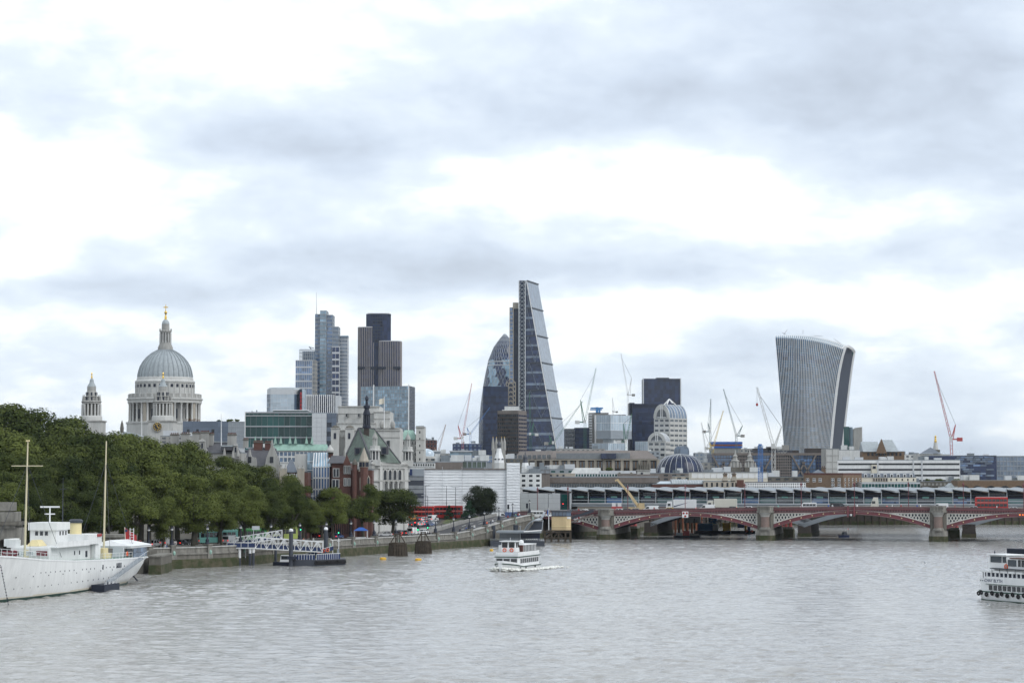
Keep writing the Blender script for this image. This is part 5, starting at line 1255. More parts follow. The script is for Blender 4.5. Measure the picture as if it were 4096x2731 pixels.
for f in (.1,.98):
    p = a + u * (Ln * f); x,y = p.x,p.y + .2
    M().box(x - 1.6,y - 1.6,Z(1862,d),x + 1.6,y + 1.6,Z(1838,d)).obj('turret_base',C['stone_pale'],r)
    M().lathe(x,y,[(.9,Z(1838,d)),(.9,Z(1802,d))],8).obj('turret_core',C['dark'],r)
    for k in range(8): t_ = k * math.pi / 4 + .2; M().lathe(x + 1.25 * math.cos(t_),y + 1.25 * math.sin(t_),[(.24,Z(1838,d)),(.2,Z(1803,d))],6).obj('turret_column',C['stone_pale'],r)
    M().lathe(x,y,[(1.7,Z(1803,d)),(1.75,Z(1797,d)),(1.45,Z(1795,d)),(1.45,Z(1782,d)),(1.3,Z(1782,d))],8).obj('turret_cornice',C['stone_pale'],r)
    for k in range(6): t_ = k * math.pi / 3 + .3; M().lathe(x + .6 * math.cos(t_),y + .6 * math.sin(t_),[(.13,Z(1784,d)),(.12,Z(1752,d))],5).obj('lantern_column',C['stone_pale'],r)
    M().lathe(x,y,[(.85,Z(1752,d)),(.8,Z(1746,d)),(.45,Z(1737,d)),(.1,Z(1729,d)),(.06,Z(1718,d))],10).obj('turret_dome',C['stone'],r,True)
# roof: ridge, hips and slopes
e0,e1,e2,e3 = P(1368,1802,d + 16),P(1488,1848,d + .5),P(1602,1852,d + 15),P(1520,1800,d + 36)
e0 = P(1372,1846,d + 12)
k0,k1 = P(1435,1712,d + 18),P(1496,1714,d + 21)
M().add([e0,e1,e2,e3,k0,k1],[(0,1,4),(1,2,5,4),(2,3,5),(3,0,4,5),(3,2,1,0)]).obj('roof',C['copper_dark'],r)
hp = M(); 
for p,q in ((e1,k0),(e2,k1),(k0,k1),(e0,k0)): hp.bar(p,q,.45)
hp.obj('hip_roll',C['slate'],r)
for f,g_,nm in (((e0 + e1 + k0) / 3,0,'dormer'),):
    M().box(f.x - .9,f.y - 1.5,f.z - 1.2,f.x + .9,f.y + 2,f.z + .9).obj('dormer',C['slate'],r); M().box(f.x - .55,f.y - 1.6,f.z - .9,f.x + .55,f.y - 1.4,f.z + .6).obj('dormer_window',C['dark'],r)
f = P(1537,1800,d + 8); M().box(f.x - .9,f.y - 1.0,f.z - 1.3,f.x + 1.2,f.y + 3,f.z + 1.0).obj('dormer',C['slate'],r); M().box(f.x - .5,f.y - 1.1,f.z - 1.0,f.x + .6,f.y - .9,f.z + .6).obj('dormer_window',C['dark'],r)
fx,fy = X(1466,d + 16),d + 16; zz = lambda y: Z(y,d + 16); s = mpp(d + 16)
fl = M().box(fx - .75,fy - .75,zz(1745),fx + .75,fy + .75,zz(1706)).obj('fleche',C['dark_brown'],r)
M().lathe(fx,fy,[(1.25,zz(1712)),(1.25,zz(1704)),(1.05,zz(1702)),(.5,zz(1700)),(.5,zz(1662)),(1.1,zz(1660)),(1.15,zz(1654)),(.8,zz(1642)),(.65,zz(1634)),(1.0,zz(1632)),(1.0,zz(1622)),(.65,zz(1620)),(.4,zz(1618)),(.35,zz(1600)),(.6,zz(1598)),(.5,zz(1590)),(.2,zz(1584)),(.05,zz(1578))],10).obj('fleche_lantern',C['dark'],fl,True)
for k in range(8): t_ = k * math.pi / 4; M().lathe(fx + .95 * math.cos(t_),fy + .95 * math.sin(t_),[(.16,zz(1703)),(.14,zz(1661))],5).obj('fleche_post',C['metal_dark'],fl)
# --- sheeted scaffold
d = 735
r = T('sheeted_scaffold','building wrapped in white scaffold sheeting in horizontal bands','scaffolding',(X(1890,d),d,gz(d)))
M().box(X(1697,d),d + .6,gz(d),X(2078,d),d + 25,Z(1880,d)).obj('building',C['concrete'],r)
rs = random.Random(5)
sections = [(1696,1848,1876,0),(1849,2026,1876,.25),(2027,2080,1851,-.5)]
for px0,px1,yt,oy in sections:
    y = yt
    while y < 2046:
        n = 7; mm = M(); hgt = 11.2; rings = []
        for i in range(n + 1):
            px = px0 + (px1 - px0) * i / n; q = lambda yy,o_: Vector((X(px,d),d + oy + o_,Z(yy,d)))
            sag = rs.uniform(-.6,.8)
            rings.append([q(y + hgt - .1,-.12 + rs.uniform(-.04,.04)),q(y + hgt * .8 + sag,-.15 + rs.uniform(-.05,.04)),q(y + hgt * .35 + sag,-.08 + rs.uniform(-.05,.05)),q(y,-.02),q(y,.3),q(y + hgt - .1,.3)])
        mm.loft(rings).obj('sheet_band',C['sheet'],r); y += hgt
M().box(X(1696,d),d - .4,Z(1877,d),X(2030,d),d + 20,Z(1873,d)).obj('top_boards',C['concrete_brown'],r)
for px in (1698,1848,2026,2078,1770,1940): M().tube((X(px,d),d - .55,gz(d)),(X(px,d),d - .55,Z(1866 if px < 2026 else 1849,d)),.06,n=5).obj('scaffold_pole',C['metal_light'],r)
r = T('netted_scaffold','grey netted scaffold on the glass wing left of the white sheeting','scaffolding',(X(1668,d),d,gz(d)))
M().box(X(1632,d),d - 1,gz(d),X(1696,d),d + 12,Z(1888,d)).obj('building',C['glass_navy'],r)
for k in range(9):
    M().box(X(1632,d),d - 1.5,Z(2040 - k * 17,d),X(1696,d),d - 1.3,Z(2040 - k * 17 - 15,d)).obj('net_band',C['net'] if k % 3 else C['metal_dark'],r)
M().box(X(1640,d),d - 1.7,Z(1904,d),X(1696,d),d - 1.2,Z(1875,d)).obj('top_net',C['metal_grey'],r); M().box(X(1640,d),d - 2,Z(1900,d),X(1650,d),d - 1.7,Z(1875,d)).obj('blue_sheet',C['navy'],r)
# --- rooftops behind the sheeting
simple('brown_plant_block','brown rooftop plant block above the white sheeting',1732,1850,1848,800,15,'concrete_brown',bits=5,roof='metal_grey')
simple('white_window_strip_block','low white block with a strip of small square dark windows',1632,1738,1852,790,12,'white_dirty','win_dark',11,1,1866,.6,.6,t=.2,ybot=1866)
simple('grey_plant_block','grey rooftop plant block with olive tank left of the church spire',1850,1945,1846,805,15,'metal_grey','copper_dark',5,1,1870,.8,.9,bits=6,ybot=1870)
r,fp,z1 = simple('blue_glass_rooftops','low cluster of teal glass rooftops with railings behind the white sheeting',1800,1975,1822,1100,20,'metal_grey','glass_blue',14,2,1850,.85,.8,bits=8,ybot=1850)
M().box(X(1800,1100),1099,Z(1822,1100),X(1886,1100),1112,Z(1806,1100)).obj('upper_storey',C['glass_sky'],r); M().box(X(1798,1100),1098,Z(1806,1100),X(1890,1100),1113,Z(1802,1100)).obj('roof_rim',C['metal_light'],r)
# church tower with pinnacles and white lead spire
d = 1050
r = T('pinnacled_church_tower','square stone church tower with four gilded pinnacles left of the brown office','church tower',(X(1994,d),d,gz(d)))
M().box(X(1968,d),d,gz(d),X(2022,d),d + 7,Z(1795,d)).obj('tower',C['stone'],r)
for px in (1972,2018,1985,2006): M().lathe(X(px,d),d + (1 if px in (1972,2018) else 5),[(.75,Z(1800,d)),(.65,Z(1770,d)),(.15,Z(1750,d))],8).obj('pinnacle',C['stone'],r); M().lathe(X(px,d),d + (1 if px in (1972,2018) else 5),[(.2,Z(1752,d)),(.05,Z(1745,d))],5).obj('vane',C['gold'],r)
for px in (1982,2000): M().box(X(px,d),d - .15,Z(1830,d),X(px + 8,d),d,Z(1803,d)).obj('belfry_opening',C['dark'],r)
r = T('white_church_spire','white church spire of stacked tapering tiers in front of the pinnacled tower','church spire',(X(1996,900),900,gz(900)))
d = 900; x = X(1996,d)
M().lathe(x,d,[(2.2,gz(d)),(2.2,Z(1850,d))],8).obj('base',C['white_dirty'],r)
M().lathe(x,d,[(2.1,Z(1850,d)),(1.9,Z(1832,d)),(1.2,Z(1810,d)),(.9,Z(1793,d)),(.55,Z(1790,d))],8).obj('spire',C['white'],r)
M().lathe(x,d,[(.9,Z(1792,d)),(.75,Z(1787,d)),(.75,Z(1783,d)),(1.0,Z(1781,d)),(.7,Z(1772,d)),(.2,Z(1764,d)),(.05,Z(1752,d))],8).obj('lantern',C['metal_dark'],r)
for k in range(8): t_ = k * math.pi / 4; M().tube((x + 1.85 * math.cos(t_),d + 1.85 * math.sin(t_),Z(1836,d)),(x + 2.1 * math.cos(t_),d + 2.1 * math.sin(t_),Z(1836,d)),.35,n=8).obj('roundel',C['dark'],r)
r = T('slender_black_spire','slender church spire with black lantern over a white base above the sheeting','church spire',(X(2101,880),880,gz(880)))
d = 880; x = X(2101,d)
M().lathe(x,d,[(1.5,gz(d)),(1.5,Z(1865,d)),(1.2,Z(1850,d))],8).obj('base',C['white'],r)
M().lathe(x,d,[(1.2,Z(1852,d)),(.8,Z(1835,d)),(1.0,Z(1833,d)),(.9,Z(1826,d)),(.25,Z(1818,d)),(.05,Z(1803,d))],8).obj('lantern',C['metal_dark'],r)
# --- long bronze and stone office across the middle
d = 1400
r = T('bronze_roof_office','long stone-framed office with a bronze roof stretching below the cranes','office building',(X(2340,d),d,gz(d)))
fp = [px_xy(2052,d + 30),px_xy(2205,d),px_xy(2632,d - 20),px_xy(2632,d + 40),px_xy(2080,d + 80)]
M().prism(fp,gz(d),Z(1835,d)).obj('core',C['dark_brown'],r)
M().prism(fp,Z(1835,d),Z(1801,d),[px_xy(2080,d + 40),px_xy(2215,d + 12),px_xy(2590,d),px_xy(2590,d + 40),px_xy(2100,d + 70)]).obj('bronze_roof',C['concrete_brown'],r)
a,b = Vector(fp[1]),Vector(fp[2])
for k in range(13):
    f = k / 12.; p = a.lerp(b,f); M().box(p.x - .9,p.y - 1.2,gz(d),p.x + .9,p.y + .5,Z(1838,d)).obj('stone_pier',C['stone_warm'],r)
    if k < 12:
        for j in range(5): q = a.lerp(b,f + (j + .7) / 12 / 5.4 + .008); M().box(q.x - .9,q.y - .5,Z(1872,d),q.x + .5,q.y + .3,Z(1846,d)).obj('bronze_fin' if j % 2 else 'window',C['brick_brown'] if (j + k) % 2 else C['glass'],r)
M().prism([off2(fp[1],(0,-1),1.6),off2(fp[2],(0,-1),1.6),fp[2],fp[1]],Z(1841,d),Z(1836,d)).obj('cornice',C['stone_warm'],r)
a,b = Vector(fp[0]),Vector(fp[1])
M().prism([off2(fp[0],(0,-1),1.2),off2(fp[1],(0,-1),1.2),fp[1],fp[0]],Z(1841,d),Z(1836,d)).obj('cornice',C['stone_warm'],r)
for k in range(8): q = a.lerp(b,(k + .5) / 8); M().box(q.x - 1.2,q.y - .8,Z(1833,d),q.x + 1.2,q.y,Z(1818,d)).obj('attic_window',C['glass'],r)
for k in range(5): p = a.lerp(b,k / 5); M().box(p.x - .7,p.y - 1.0,gz(d),p.x + .7,p.y,Z(1838,d)).obj('stone_pier',C['stone_warm'],r)
M().prism([px_xy(2225,d - 3),px_xy(2520,d - 14),px_xy(2520,d - 10),px_xy(2225,d + 1)],Z(1835,d),Z(1812,d)).obj('scaffold_net',C['net'],r)
M().box(X(2400,d),d - 15,Z(1834,d),X(2460,d),d - 9,Z(1814,d)).obj('roof_glazing',C['glass_navy'],r)
# --- glass dome with white ribs
d = 1350; cx = X(2720,d); s = mpp(d)
r = T('ribbed_glass_dome','low dark glass dome with curved white ribs','dome roof',(cx,d,gz(d)))
dp = [(96,1900),(95,1886),(88,1862),(76,1842),(58,1827),(30,1819),(2,1816)]
M().lathe(cx,d,[(h * s,Z(y,d)) for h,y in dp],40).obj('glass',C['glass_dark'],r,True)
for k in range(24):
    t_ = 2 * math.pi * k / 24
    if math.sin(t_) < .3:
        mm = M()
        for (h0,y0),(h1,y1) in zip(dp,dp[1:]): mm.bar((cx + h0 * s * 1.01 * math.cos(t_),d + h0 * s * 1.01 * math.sin(t_),Z(y0,d) + .2),(cx + h1 * s * 1.01 * math.cos(t_),d + h1 * s * 1.01 * math.sin(t_),Z(y1,d) + .2),.2)
        mm.obj('rib',C['metal_light'],r)
# --- cross-braced black office
d = 1500
r = T('cross_braced_office','dark glass office with giant diagonal steel braces below the flared tower','office building',(X(3070,d),d,gz(d)))
M().box(X(2848,d),d,gz(d),X(3305,d),d + 40,Z(1815,d)).obj('core',C['glass_navy'],r)
bays = [(2848,2940,1),(2940,3000,0),(3000,3090,1),(3090,3165,0),(3165,3265,1),(3265,3305,2)]
for a,b,k in bays:
    if k == 1:
        fac(r,px_xy(a + 2,d),px_xy(b - 2,d),Z(1920,d),Z(1816,d),8,7,'metal_dark','glass_blue',.9,.85,.3,'band')
        br = M(); dd = d - 1.4
        for p,q in (((a,1818),(a + (b - a) * .5,1905)),((b,1818),(a + (b - a) * .5,1905)),((a + (b - a) * .2,1905),(a + (b - a) * .55,1848)),((b - (b - a) * .2,1905),(a + (b - a) * .45,1848))): br.bar(P(p[0],p[1],dd),P(q[0],q[1],dd),1.5,1.0)
        br.obj('brace',C['concrete_brown'],r)
    elif k == 0: M().box(X(a,d),d - 1.0,gz(d),X(b,d),d,Z(1818,d)).obj('solid_bay',C['metal_dark'],r); fac(r,(X(a,d),d - 1),(X(b,d),d - 1),Z(1910,d),Z(1820,d),10,8,'concrete_brown','win_dark',.6,.7,.2,'band')
    else: fac(r,px_xy(a,d),px_xy(b,d),Z(1910,d),Z(1816,d),4,7,'metal_dark','glass_navy',.85,.8,.5)
M().box(X(2848,d),d - 1.6,Z(1820,d),X(3305,d),d,Z(1811,d)).obj('top_beam',C['concrete_brown'],r)
tr = M(); 
for px in range(2990,3160,12): tr.bar(P(px,1802,d + 2),P(px + 12,1802,d + 2),.6); tr.bar(P(px,1812,d + 2),P(px + 6,1802,d + 2),.5); tr.bar(P(px + 6,1802,d + 2),P(px + 12,1812,d + 2),.5)
tr.obj('roof_truss',C['metal_dark'],r)
for px0,px1,y in ((3020,3090,1792),(3075,3110,1786),(3160,3200,1800),(3230,3305,1792)): M().box(X(px0,d),d + 6,Z(1815,d),X(px1,d),d + 16,Z(y,d)).obj('roof_plant',C['dark_brown'],r)
# --- blue hoarding core under construction
d = 1750
r = T('blue_wrapped_site','building site wrapped in bright blue hoarding bands','construction site',(X(2910,d),d,gz(d)))
M().box(X(2856,d),d,gz(d),X(2965,d),d + 20,Z(1770,d)).obj('core',C['concrete'],r)
for y0,y1,m_ in ((1766,1776,'blue'),(1777,1783,'rust'),(1784,1791,'blue')): M().box(X(2850,d),d - .6,Z(y1,d),X(2970,d),d + 20,Z(y0,d)).obj('hoarding_band',C[m_],r)
# --- banded white office
d = 1250
r,fp,z1 = block('banded_white_office','long white office with dark horizontal window bands on the right skyline',3350,3840,1841,d,30,'white',sk=-10,roofmat='metal_grey')
a,b = Vector(fp[0]),Vector(fp[1])
for y in (1852,1874,1897,1918): M().ob(fp[0],tuple((b - a).normalized()),.5,(b - a).length * .995,0,.12,Z(y + 7,d),Z(y,d)).obj('window_band',C['win_dark'],r)
for f in (.33,.62,.69): p = a.lerp(b,f); M().box(p.x - .4,p.y - .35,gz(d),p.x + .4,p.y,z1).obj('joint',C['metal_light'],r)
roofbits(r,fp,z1,12,hmax=2.2,seed=9)
M().box(X(3480,d),d - 6,gz(d),X(3500,d),d - 3,Z(1858,d)).obj('stair_tower',C['cream'],r); M().box(X(3484,d),d - 6.2,Z(1874,d),X(3496,d),d - 6,Z(1864,d)).obj('stair_window',C['dark'],r)
simple('pale_stone_stub_tower','plain pale stone block joining the braced office and the banded office',3304,3356,1795,1300,20,'stone','stone_pale',2,4,1900,.9,.9)
simple('long_pale_roof_block','low pale rooftop block right of the flared tower',3356,3440,1800,1400,20,'white_dirty',bits=4)
# --- dark chequered glass office
d = 1300
r,fp,z1 = block('chequered_glass_office','dark glass office with scattered lighter panels at the right skyline',3700,3986,1823,d,30,'glass_navy',sk=-4)
rs = random.Random(11)
for k in range(60):
    f = rs.uniform(.45,.93); p = Vector(fp[0]).lerp(Vector(fp[1]),f); y = 1826 + 8 * rs.randint(0,9); w = rs.uniform(1.2,3.4)
    M().box(p.x - w,p.y - .15,Z(y + 6,d),p.x + w,p.y + .3,Z(y,d)).obj('light_panel',C[rs.choice(['glass_grey','clad_blue','glass_blue'])],r)
r,fp,z1 = simple('right_edge_glass_office','green grey glass office at the right edge of the skyline',3986,4150,1825,1305,30,'metal_grey','glass_grey',12,5,1920,.85,.8,ybot=1920)
# --- church roof with gable, dark pyramid roof, column with golden urn
d = 1500
r,fp,z1 = block('steep_roofed_hall','brick hall with steep pale lead roofs and a pointed gable',3448,3618,1806,d,25,'brick_brown')
gable_roof(r,(X(3452,d),d - 1),(X(3520,d),d - 1),z1,z1,20,Z(1765,d) - z1,'lead','roof',0)
gable_roof(r,(X(3515,d),d - 2),(X(3595,d),d - 2),z1,z1,20,Z(1758,d) - z1,'lead','roof',3)
M().extr([P(3505,1812,d - 3),P(3527,1755,d - 3),P(3548,1812,d - 3)],(0,3,0)).obj('gable',C['brick_brown'],r)
for k in range(9): M().box(X(3470 + k * 16,d),d - .3,Z(1822,d),X(3478 + k * 16,d),d + .2,Z(1810,d)).obj('window',C['win_dark'],r)
r = T('pyramid_roof_hall','low hall with dark pyramid roof behind the golden-topped column','building',(X(3725,1600),1600,gz(1600)))
d = 1600; M().box(X(3672,d),d,gz(d),X(3770,d),d + 20,Z(1814,d)).obj('wall',C['stone_pale'],r)
M().add([P(3680,1813,d - 1),P(3765,1813,d - 1),P(3765,1813,d + 18),P(3680,1813,d + 18),P(3722,1788,d + 8)],[(0,1,4),(1,2,4),(2,3,4),(3,0,4),(3,2,1,0)]).obj('roof',C['slate_blue'],r)
d = 1650; x = X(3743,d)
r = T('memorial_column','stone memorial column topped with a golden flaming urn','monument',(x,d,gz(d)))
M().lathe(x,d,[(2.0,gz(d)),(1.9,Z(1808,d))],14).obj('shaft',C['stone'],r,True)
M().box(x - 2.8,d - 2.8,Z(1808,d),x + 2.8,d + 2.8,Z(1798,d)).obj('viewing_cage',C['stone_dark'],r)
M().lathe(x,d,[(2.2,Z(1798,d)),(1.5,Z(1780,d)),(1.3,Z(1771,d)),(1.0,Z(1770,d))],12).obj('drum',C['stone_pale'],r,True)
M().lathe(x,d,[(.8,Z(1770,d)),(1.1,Z(1764,d)),(.6,Z(1757,d)),(.8,Z(1754,d)),(.5,Z(1750,d)),(.9,Z(1746,d)),(.2,Z(1741,d))],10).obj('urn',C['gold'],r,True)
r = T('curved_slab_office','curved pale ribbed office slab behind the flared tower','office building',(X(3420,2000),2000,gz(2000)))
d = 2000
M().prism([px_xy(3376,d),px_xy(3398,d - 3),px_xy(3398,d + 20),px_xy(3376,d + 20)],gz(d),Z(1706,d)).obj('wing',C['glass_teal'],r)
M().prism([px_xy(3398,d),px_xy(3412,d - 3),px_xy(3412,d + 20),px_xy(3398,d + 20)],gz(d),Z(1708,d)).obj('wing',C['glass_pale'],r)
for k in range(6): M().box(X(3414 + k * 6,d),d - 1,gz(d),X(3419.4 + k * 6,d),d + 20,Z(1712 - k * .9 + (3 if k < 3 else 0),d)).obj('rib',C['stone'],r)
# --- twin baroque towers
for px,lab in ((2941,'left-hand one of the two pale baroque towers with small spires'),(2999,'right-hand one of the two pale baroque towers with small spires')):
    d = 1150; x = X(px,d); t_ = T('baroque_tower',lab,'tower',(x,d,gz(d)),'twin baroque towers')
    M().box(x - 3,d - 3,gz(d),x + 3,d + 3,Z(1868,d)).obj('base',C['stone_dark'],t_)
    M().lathe(x,d,[(1.6,Z(1868,d)),(1.5,Z(1845,d))],8).obj('belfry',C['stone'],t_)
    for k in range(6): q = k * math.pi / 3; M().lathe(x + 1.7 * math.cos(q),d + 1.7 * math.sin(q),[(.35,Z(1868,d)),(.3,Z(1843,d))],6).obj('column',C['stone_pale'],t_)
    M().lathe(x,d,[(2.2,Z(1845,d)),(2.2,Z(1841,d)),(1.2,Z(1838,d)),(1.0,Z(1826,d)),(1.4,Z(1824,d)),(.6,Z(1818,d)),(.4,Z(1808,d)),(.05,Z(1795,d))],8).obj('spire',C['stone'],t_)
    for sx_ in (-1,1): M().lathe(x + 2.6 * sx_,d - 2.6,[(.5,Z(1868,d)),(.4,Z(1856,d)),(.05,Z(1848,d))],6).obj('urn',C['stone'],t_)
# stone church tower with clustered pinnacles
d = 950; r = T('ornate_church_tower','ornate stone church tower with clustered pinnacles in front of the bronze-roofed office','church tower',(X(2575,d),d,gz(d)))
M().box(X(2550,d),d,gz(d),X(2600,d),d + 5.4,Z(1880,d)).obj('tower',C['stone_pale'],r)
M().box(X(2547,d),d - .3,Z(1882,d),X(2603,d),d + 5.7,Z(1878,d)).obj('cornice',C['stone'],r)
for k in range(6): M().lathe(X(2553 + k * 8.8,d),d + .8,[(.55,Z(1880,d)),(.5,Z(1862,d)),(.35,Z(1855,d)),(.1,Z(1841,d))],6).obj('pinnacle',C['stone_dark'],r)
M().box(X(2556,d),d + 1,Z(1880,d),X(2594,d),d + 5,Z(1860,d)).obj('parapet',C['stone_dark'],r)
M().tube((X(2567,d),d - .1,Z(1893,d)),(X(2567,d),d - .3,Z(1893,d)),.5,n=12).obj('clock',C['dark'],r)
# --- row directly behind the station roof
d = 860
r,fp,z1 = block('long_brown_office','long low brown office with a window strip just above the station roof',2164,2632,1908,d,20,'concrete_brown',roofmat='metal_grey')
fac(r,fp[0],fp[1],Z(1952,d),Z(1931,d),46,1,'concrete','glass',.84,.72,.2)
M().box(fp[0][0],d - .7,Z(1931,d),fp[1][0],d,Z(1911,d)).obj('brown_band',C['concrete_brown'],r)
M().box(fp[0][0],d + .5,Z(1908,d),X(2300,d),d + 6,Z(1892,d)).obj('penthouse',C['stone_warm'],r)
for px in (2200,2226,2250): M().box(X(px,d),d + .3,Z(1906,d),X(px + 8,d),d + .5,Z(1898,d)).obj('penthouse_window',C['dark'],r)
M().prism([px_xy(2280,d + 2),px_xy(2405,d + 2),px_xy(2405,d + 9),px_xy(2280,d + 9)],Z(1896,d),Z(1870,d),[px_xy(2298,d + 3),px_xy(2402,d + 3),px_xy(2402,d + 8),px_xy(2298,d + 8)]).obj('tent_roof',C['white_dirty'],r)
fac(r,(X(2290,d),d + 1.2),(X(2470,d),d + 1.2),Z(1908,d),Z(1894,d),16,1,'white','glass_teal',.8,.8,.2)
M().box(X(2290,d),d + 1.2,Z(1908,d),X(2470,d),d + 8,Z(1893,d)).obj('roof_terrace',C['metal_dark'],r); M().box(X(2400,d),d + 2,Z(1893,d),X(2545,d),d + 8,Z(1882,d)).obj('flat_roof',C['metal_light'],r)
M().box(X(2470,d),d + .6,Z(1910,d),X(2640,d),d + 6,Z(1896,d)).obj('attic',C['concrete_brown'],r)
for px in (2478,2525): M().add([P(px - 12,1897,d + .5),P(px + 12,1897,d + .5),P(px + 12,1897,d + 3),P(px - 12,1897,d + 3),P(px,1887,d + 1.7)],[(0,1,4),(1,2,4),(2,3,4),(3,0,4)]).obj('stone_pyramid',C['stone_dark'],r)
simple('sheeted_corner_block','half-sheeted corner block between the scaffold and the long brown office',2080,2166,1893,800,15,'white_dirty','win_dark',3,3,1950,.5,.5,bits=3)
r,fp,z1 = simple('railed_roof_block','grey block with roof railings right of the white sheeting',2082,2200,1880,850,15,'concrete_brown','metal_grey',6,1,1893,.9,.8,bits=4,ybot=1893)
d = 850
r,fp,z1 = block('barrel_roof_sheds','red brick sheds with pale barrel roofs above the station',2611,2816,1937,d,16,'brick_dark')
for px0,px1,y in ((2688,2750,1916),(2753,2814,1919)):
    arc = [P(px0,1937,d + 8 - 8 * math.cos(k * math.pi / 8)) + Vector((0,0,(Z(y,d) - Z(1937,d)) * math.sin(k * math.pi / 8))) for k in range(9)]
    M().extr(arc,(X(px1,d) - X(px0,d),0,0)).obj('barrel_roof',C['lead'],r,True)
    for k in range(7): x = X(px0 + (px1 - px0) * k / 6,d); M().extr([Vector((x,p.y,p.z + .12)) for p in arc],(.12,0,0)).obj('roof_seam',C['metal_light'],r)
M().prism([px_xy(2620,d + 1),px_xy(2688,d + 1),px_xy(2688,d + 10),px_xy(2620,d + 10)],z1,Z(1924,d),[px_xy(2640,d + 4),px_xy(2680,d + 4),px_xy(2680,d + 7),px_xy(2640,d + 7)]).obj('glass_roof',C['glass_pale'],r)
simple('pale_sheeted_roof','long pale sheeted temporary roof behind the brick sheds',2766,3070,1890,960,15,'cream','white',12,1,1912,.97,.94,bits=4,ybot=1912)
r,fp,z1 = simple('stone_chimney_house','brown stone house with two tall chimneys above the station',2816,2940,1926,845,14,'stone_warm','win_dark',6,1,1950,.4,.7,ybot=1950)
chimney(r,2895,2908,1893,1930,846,'brick_brown',2); chimney(r,2930,2943,1893,1930,846,'brick_brown',2)
M().extr([P(2885,1930,845),P(2895,1905,845),P(2910,1905,845),P(2912,1930,845)],(0,3,0)).obj('stepped_gable',C['stone_warm'],r); M().extr([P(2922,1930,845),P(2930,1905,845),P(2945,1905,845),P(2948,1930,845)],(0,3,0)).obj('stepped_gable',C['stone_warm'],r)
simple('red_brick_annex','small red brick annex right of the chimney house',2945,2975,1922,850,10,'brick',roof='brick')
simple('white_windowed_terrace','long low white terrace with two rows of windows behind the blue crane mast',2990,3222,1930,870,12,'white','win_dark',26,2,1952,.5,.6,roof='slate',ybot=1952)
d = 880
r = T('brick_warehouse','square brown brick warehouse with white sash windows above the station roof','warehouse',(X(3330,d),d,gz(d)))
fp = [px_xy(3214,d),px_xy(3372,d - 8),px_xy(3446,d + 6),px_xy(3290,d + 20)]
M().prism(fp,gz(d),Z(1899,d)).obj('wall',C['brick_brown'],r)
M().prism(fp,Z(1899,d),Z(1891,d),[off2(p,(0,0),0) for p in fp]).obj('parapet',C['brick_dark'],r)
for (pa,pb,cols) in ((fp[0],fp[1],(.1,.27,.42,.74,.9)),(fp[1],fp[2],(.1,.3,.5,.7,.9))):
    a,b = Vector(pa),Vector(pb); u = (b - a).normalized()
    for f in cols:
        for y in (1927,1947):
            if pa == fp[0] and f < .5 and y > 1930: continue
            l = f * (b - a).length; w = .65 if pa == fp[0] else .4
            M().ob(pa,(u.x,u.y),l - w,l + w,0,.14,Z(y,d),Z(y - 15,d)).obj('window',C['white'],r)
            for sx_ in (-1,1): M().ob(pa,(u.x,u.y),l + sx_ * w * .5 - w * .35,l + sx_ * w * .5 + w * .35,.14,.18,Z(y - 1.5,d),Z(y - 6.5,d)).ob(pa,(u.x,u.y),l + sx_ * w * .5 - w * .35,l + sx_ * w * .5 + w * .35,.14,.18,Z(y - 8.5,d),Z(y - 13.5,d)).obj('pane',C['win_dark'],r)
M().add([P(3248,1891,d + 2),P(3300,1891,d + 2),P(3300,1891,d + 8),P(3248,1891,d + 8),P(3272,1876,d + 5)],[(0,1,4),(1,2,4),(2,3,4),(3,0,4)]).obj('roof_hip',C['slate_blue'],r)
chimney(r,3288,3302,1868,1892,d + 4,'brick_brown',2)
d = 900
r,fp,z1 = block('mansard_terrace','cream terrace with a grey mansard roof and small dormers right of the warehouse',3446,3664,1909,d,14,'cream')
M().prism([off2(fp[0],(0,-1),.2),off2(fp[1],(0,-1),.2),fp[2],fp[3]],z1,Z(1892,d),[off2(fp[0],(.2,1),1.2),off2(fp[1],(-.6,1),1.2),off2(fp[2],(-.5,-1),1),off2(fp[3],(.5,-1),1)]).obj('mansard',C['slate_blue'],r)
for k in range(8): x = X(3462 + k * 26,d); M().box(x - .6,d - .2,z1 + .1,x + .6,d + 1.5,z1 + 1.5).obj('dormer',C['white'],r); M().box(x - .35,d - .3,z1 + .2,x + .35,d - .1,z1 + 1.2).obj('dormer_window',C['win_dark'],r)
fac(r,(X(3490,d),d),(X(3550,d),d),Z(1926,d),Z(1910,d),6,1,'stone_warm','win_dark',.5,.7,.2); fac(r,(X(3552,d),d),(X(3664,d),d),Z(1926,d),Z(1910,d),5,1,'cream','win_dark',.25,.6,.2)
simple('glazed_pier_building','low glass and steel building with pale roof lines above the station',3446,3680,1931,870,12,'metal_light','glass_teal',18,1,1952,.9,.7,roof='lead',ybot=1952)
d = 1000
r,fp,z1 = block('arched_brick_wharf','long yellow brick wharf building with arches at the right edge',3830,4140,1922,d,15,'brick_brown',roofmat='paving')
for px in (3860,3910,3964,4020,4075):
    M().extr([P(px - 17,1965,d - .3),P(px - 17,1952,d - .3)] + [P(px - 17 * math.cos(k * math.pi / 8),1952 - 10 * math.sin(k * math.pi / 8),d - .3) for k in range(9)] + [P(px + 17,1965,d - .3)],(0,.25,0)).obj('arch',C['win_dark'],r)
roofbits(r,fp,z1,8,hmax=2.5,seed=21)
simple('roof_garden_block','low block with roof garden and railings below the banded office',3660,3850,1926,1020,15,'stone_dark','stone',12,1,1945,.7,.5,bits=3)
r,fp,z1 = simple('grey_gabled_shed','small grey shed with a pointed white gable above the station roof',3770,3830,1948,880,10,'cream')
M().extr([P(3783,1952,879),P(3806,1931,879),P(3822,1952,879)],(0,6,0)).obj('gable_roof',C['lead'],r)
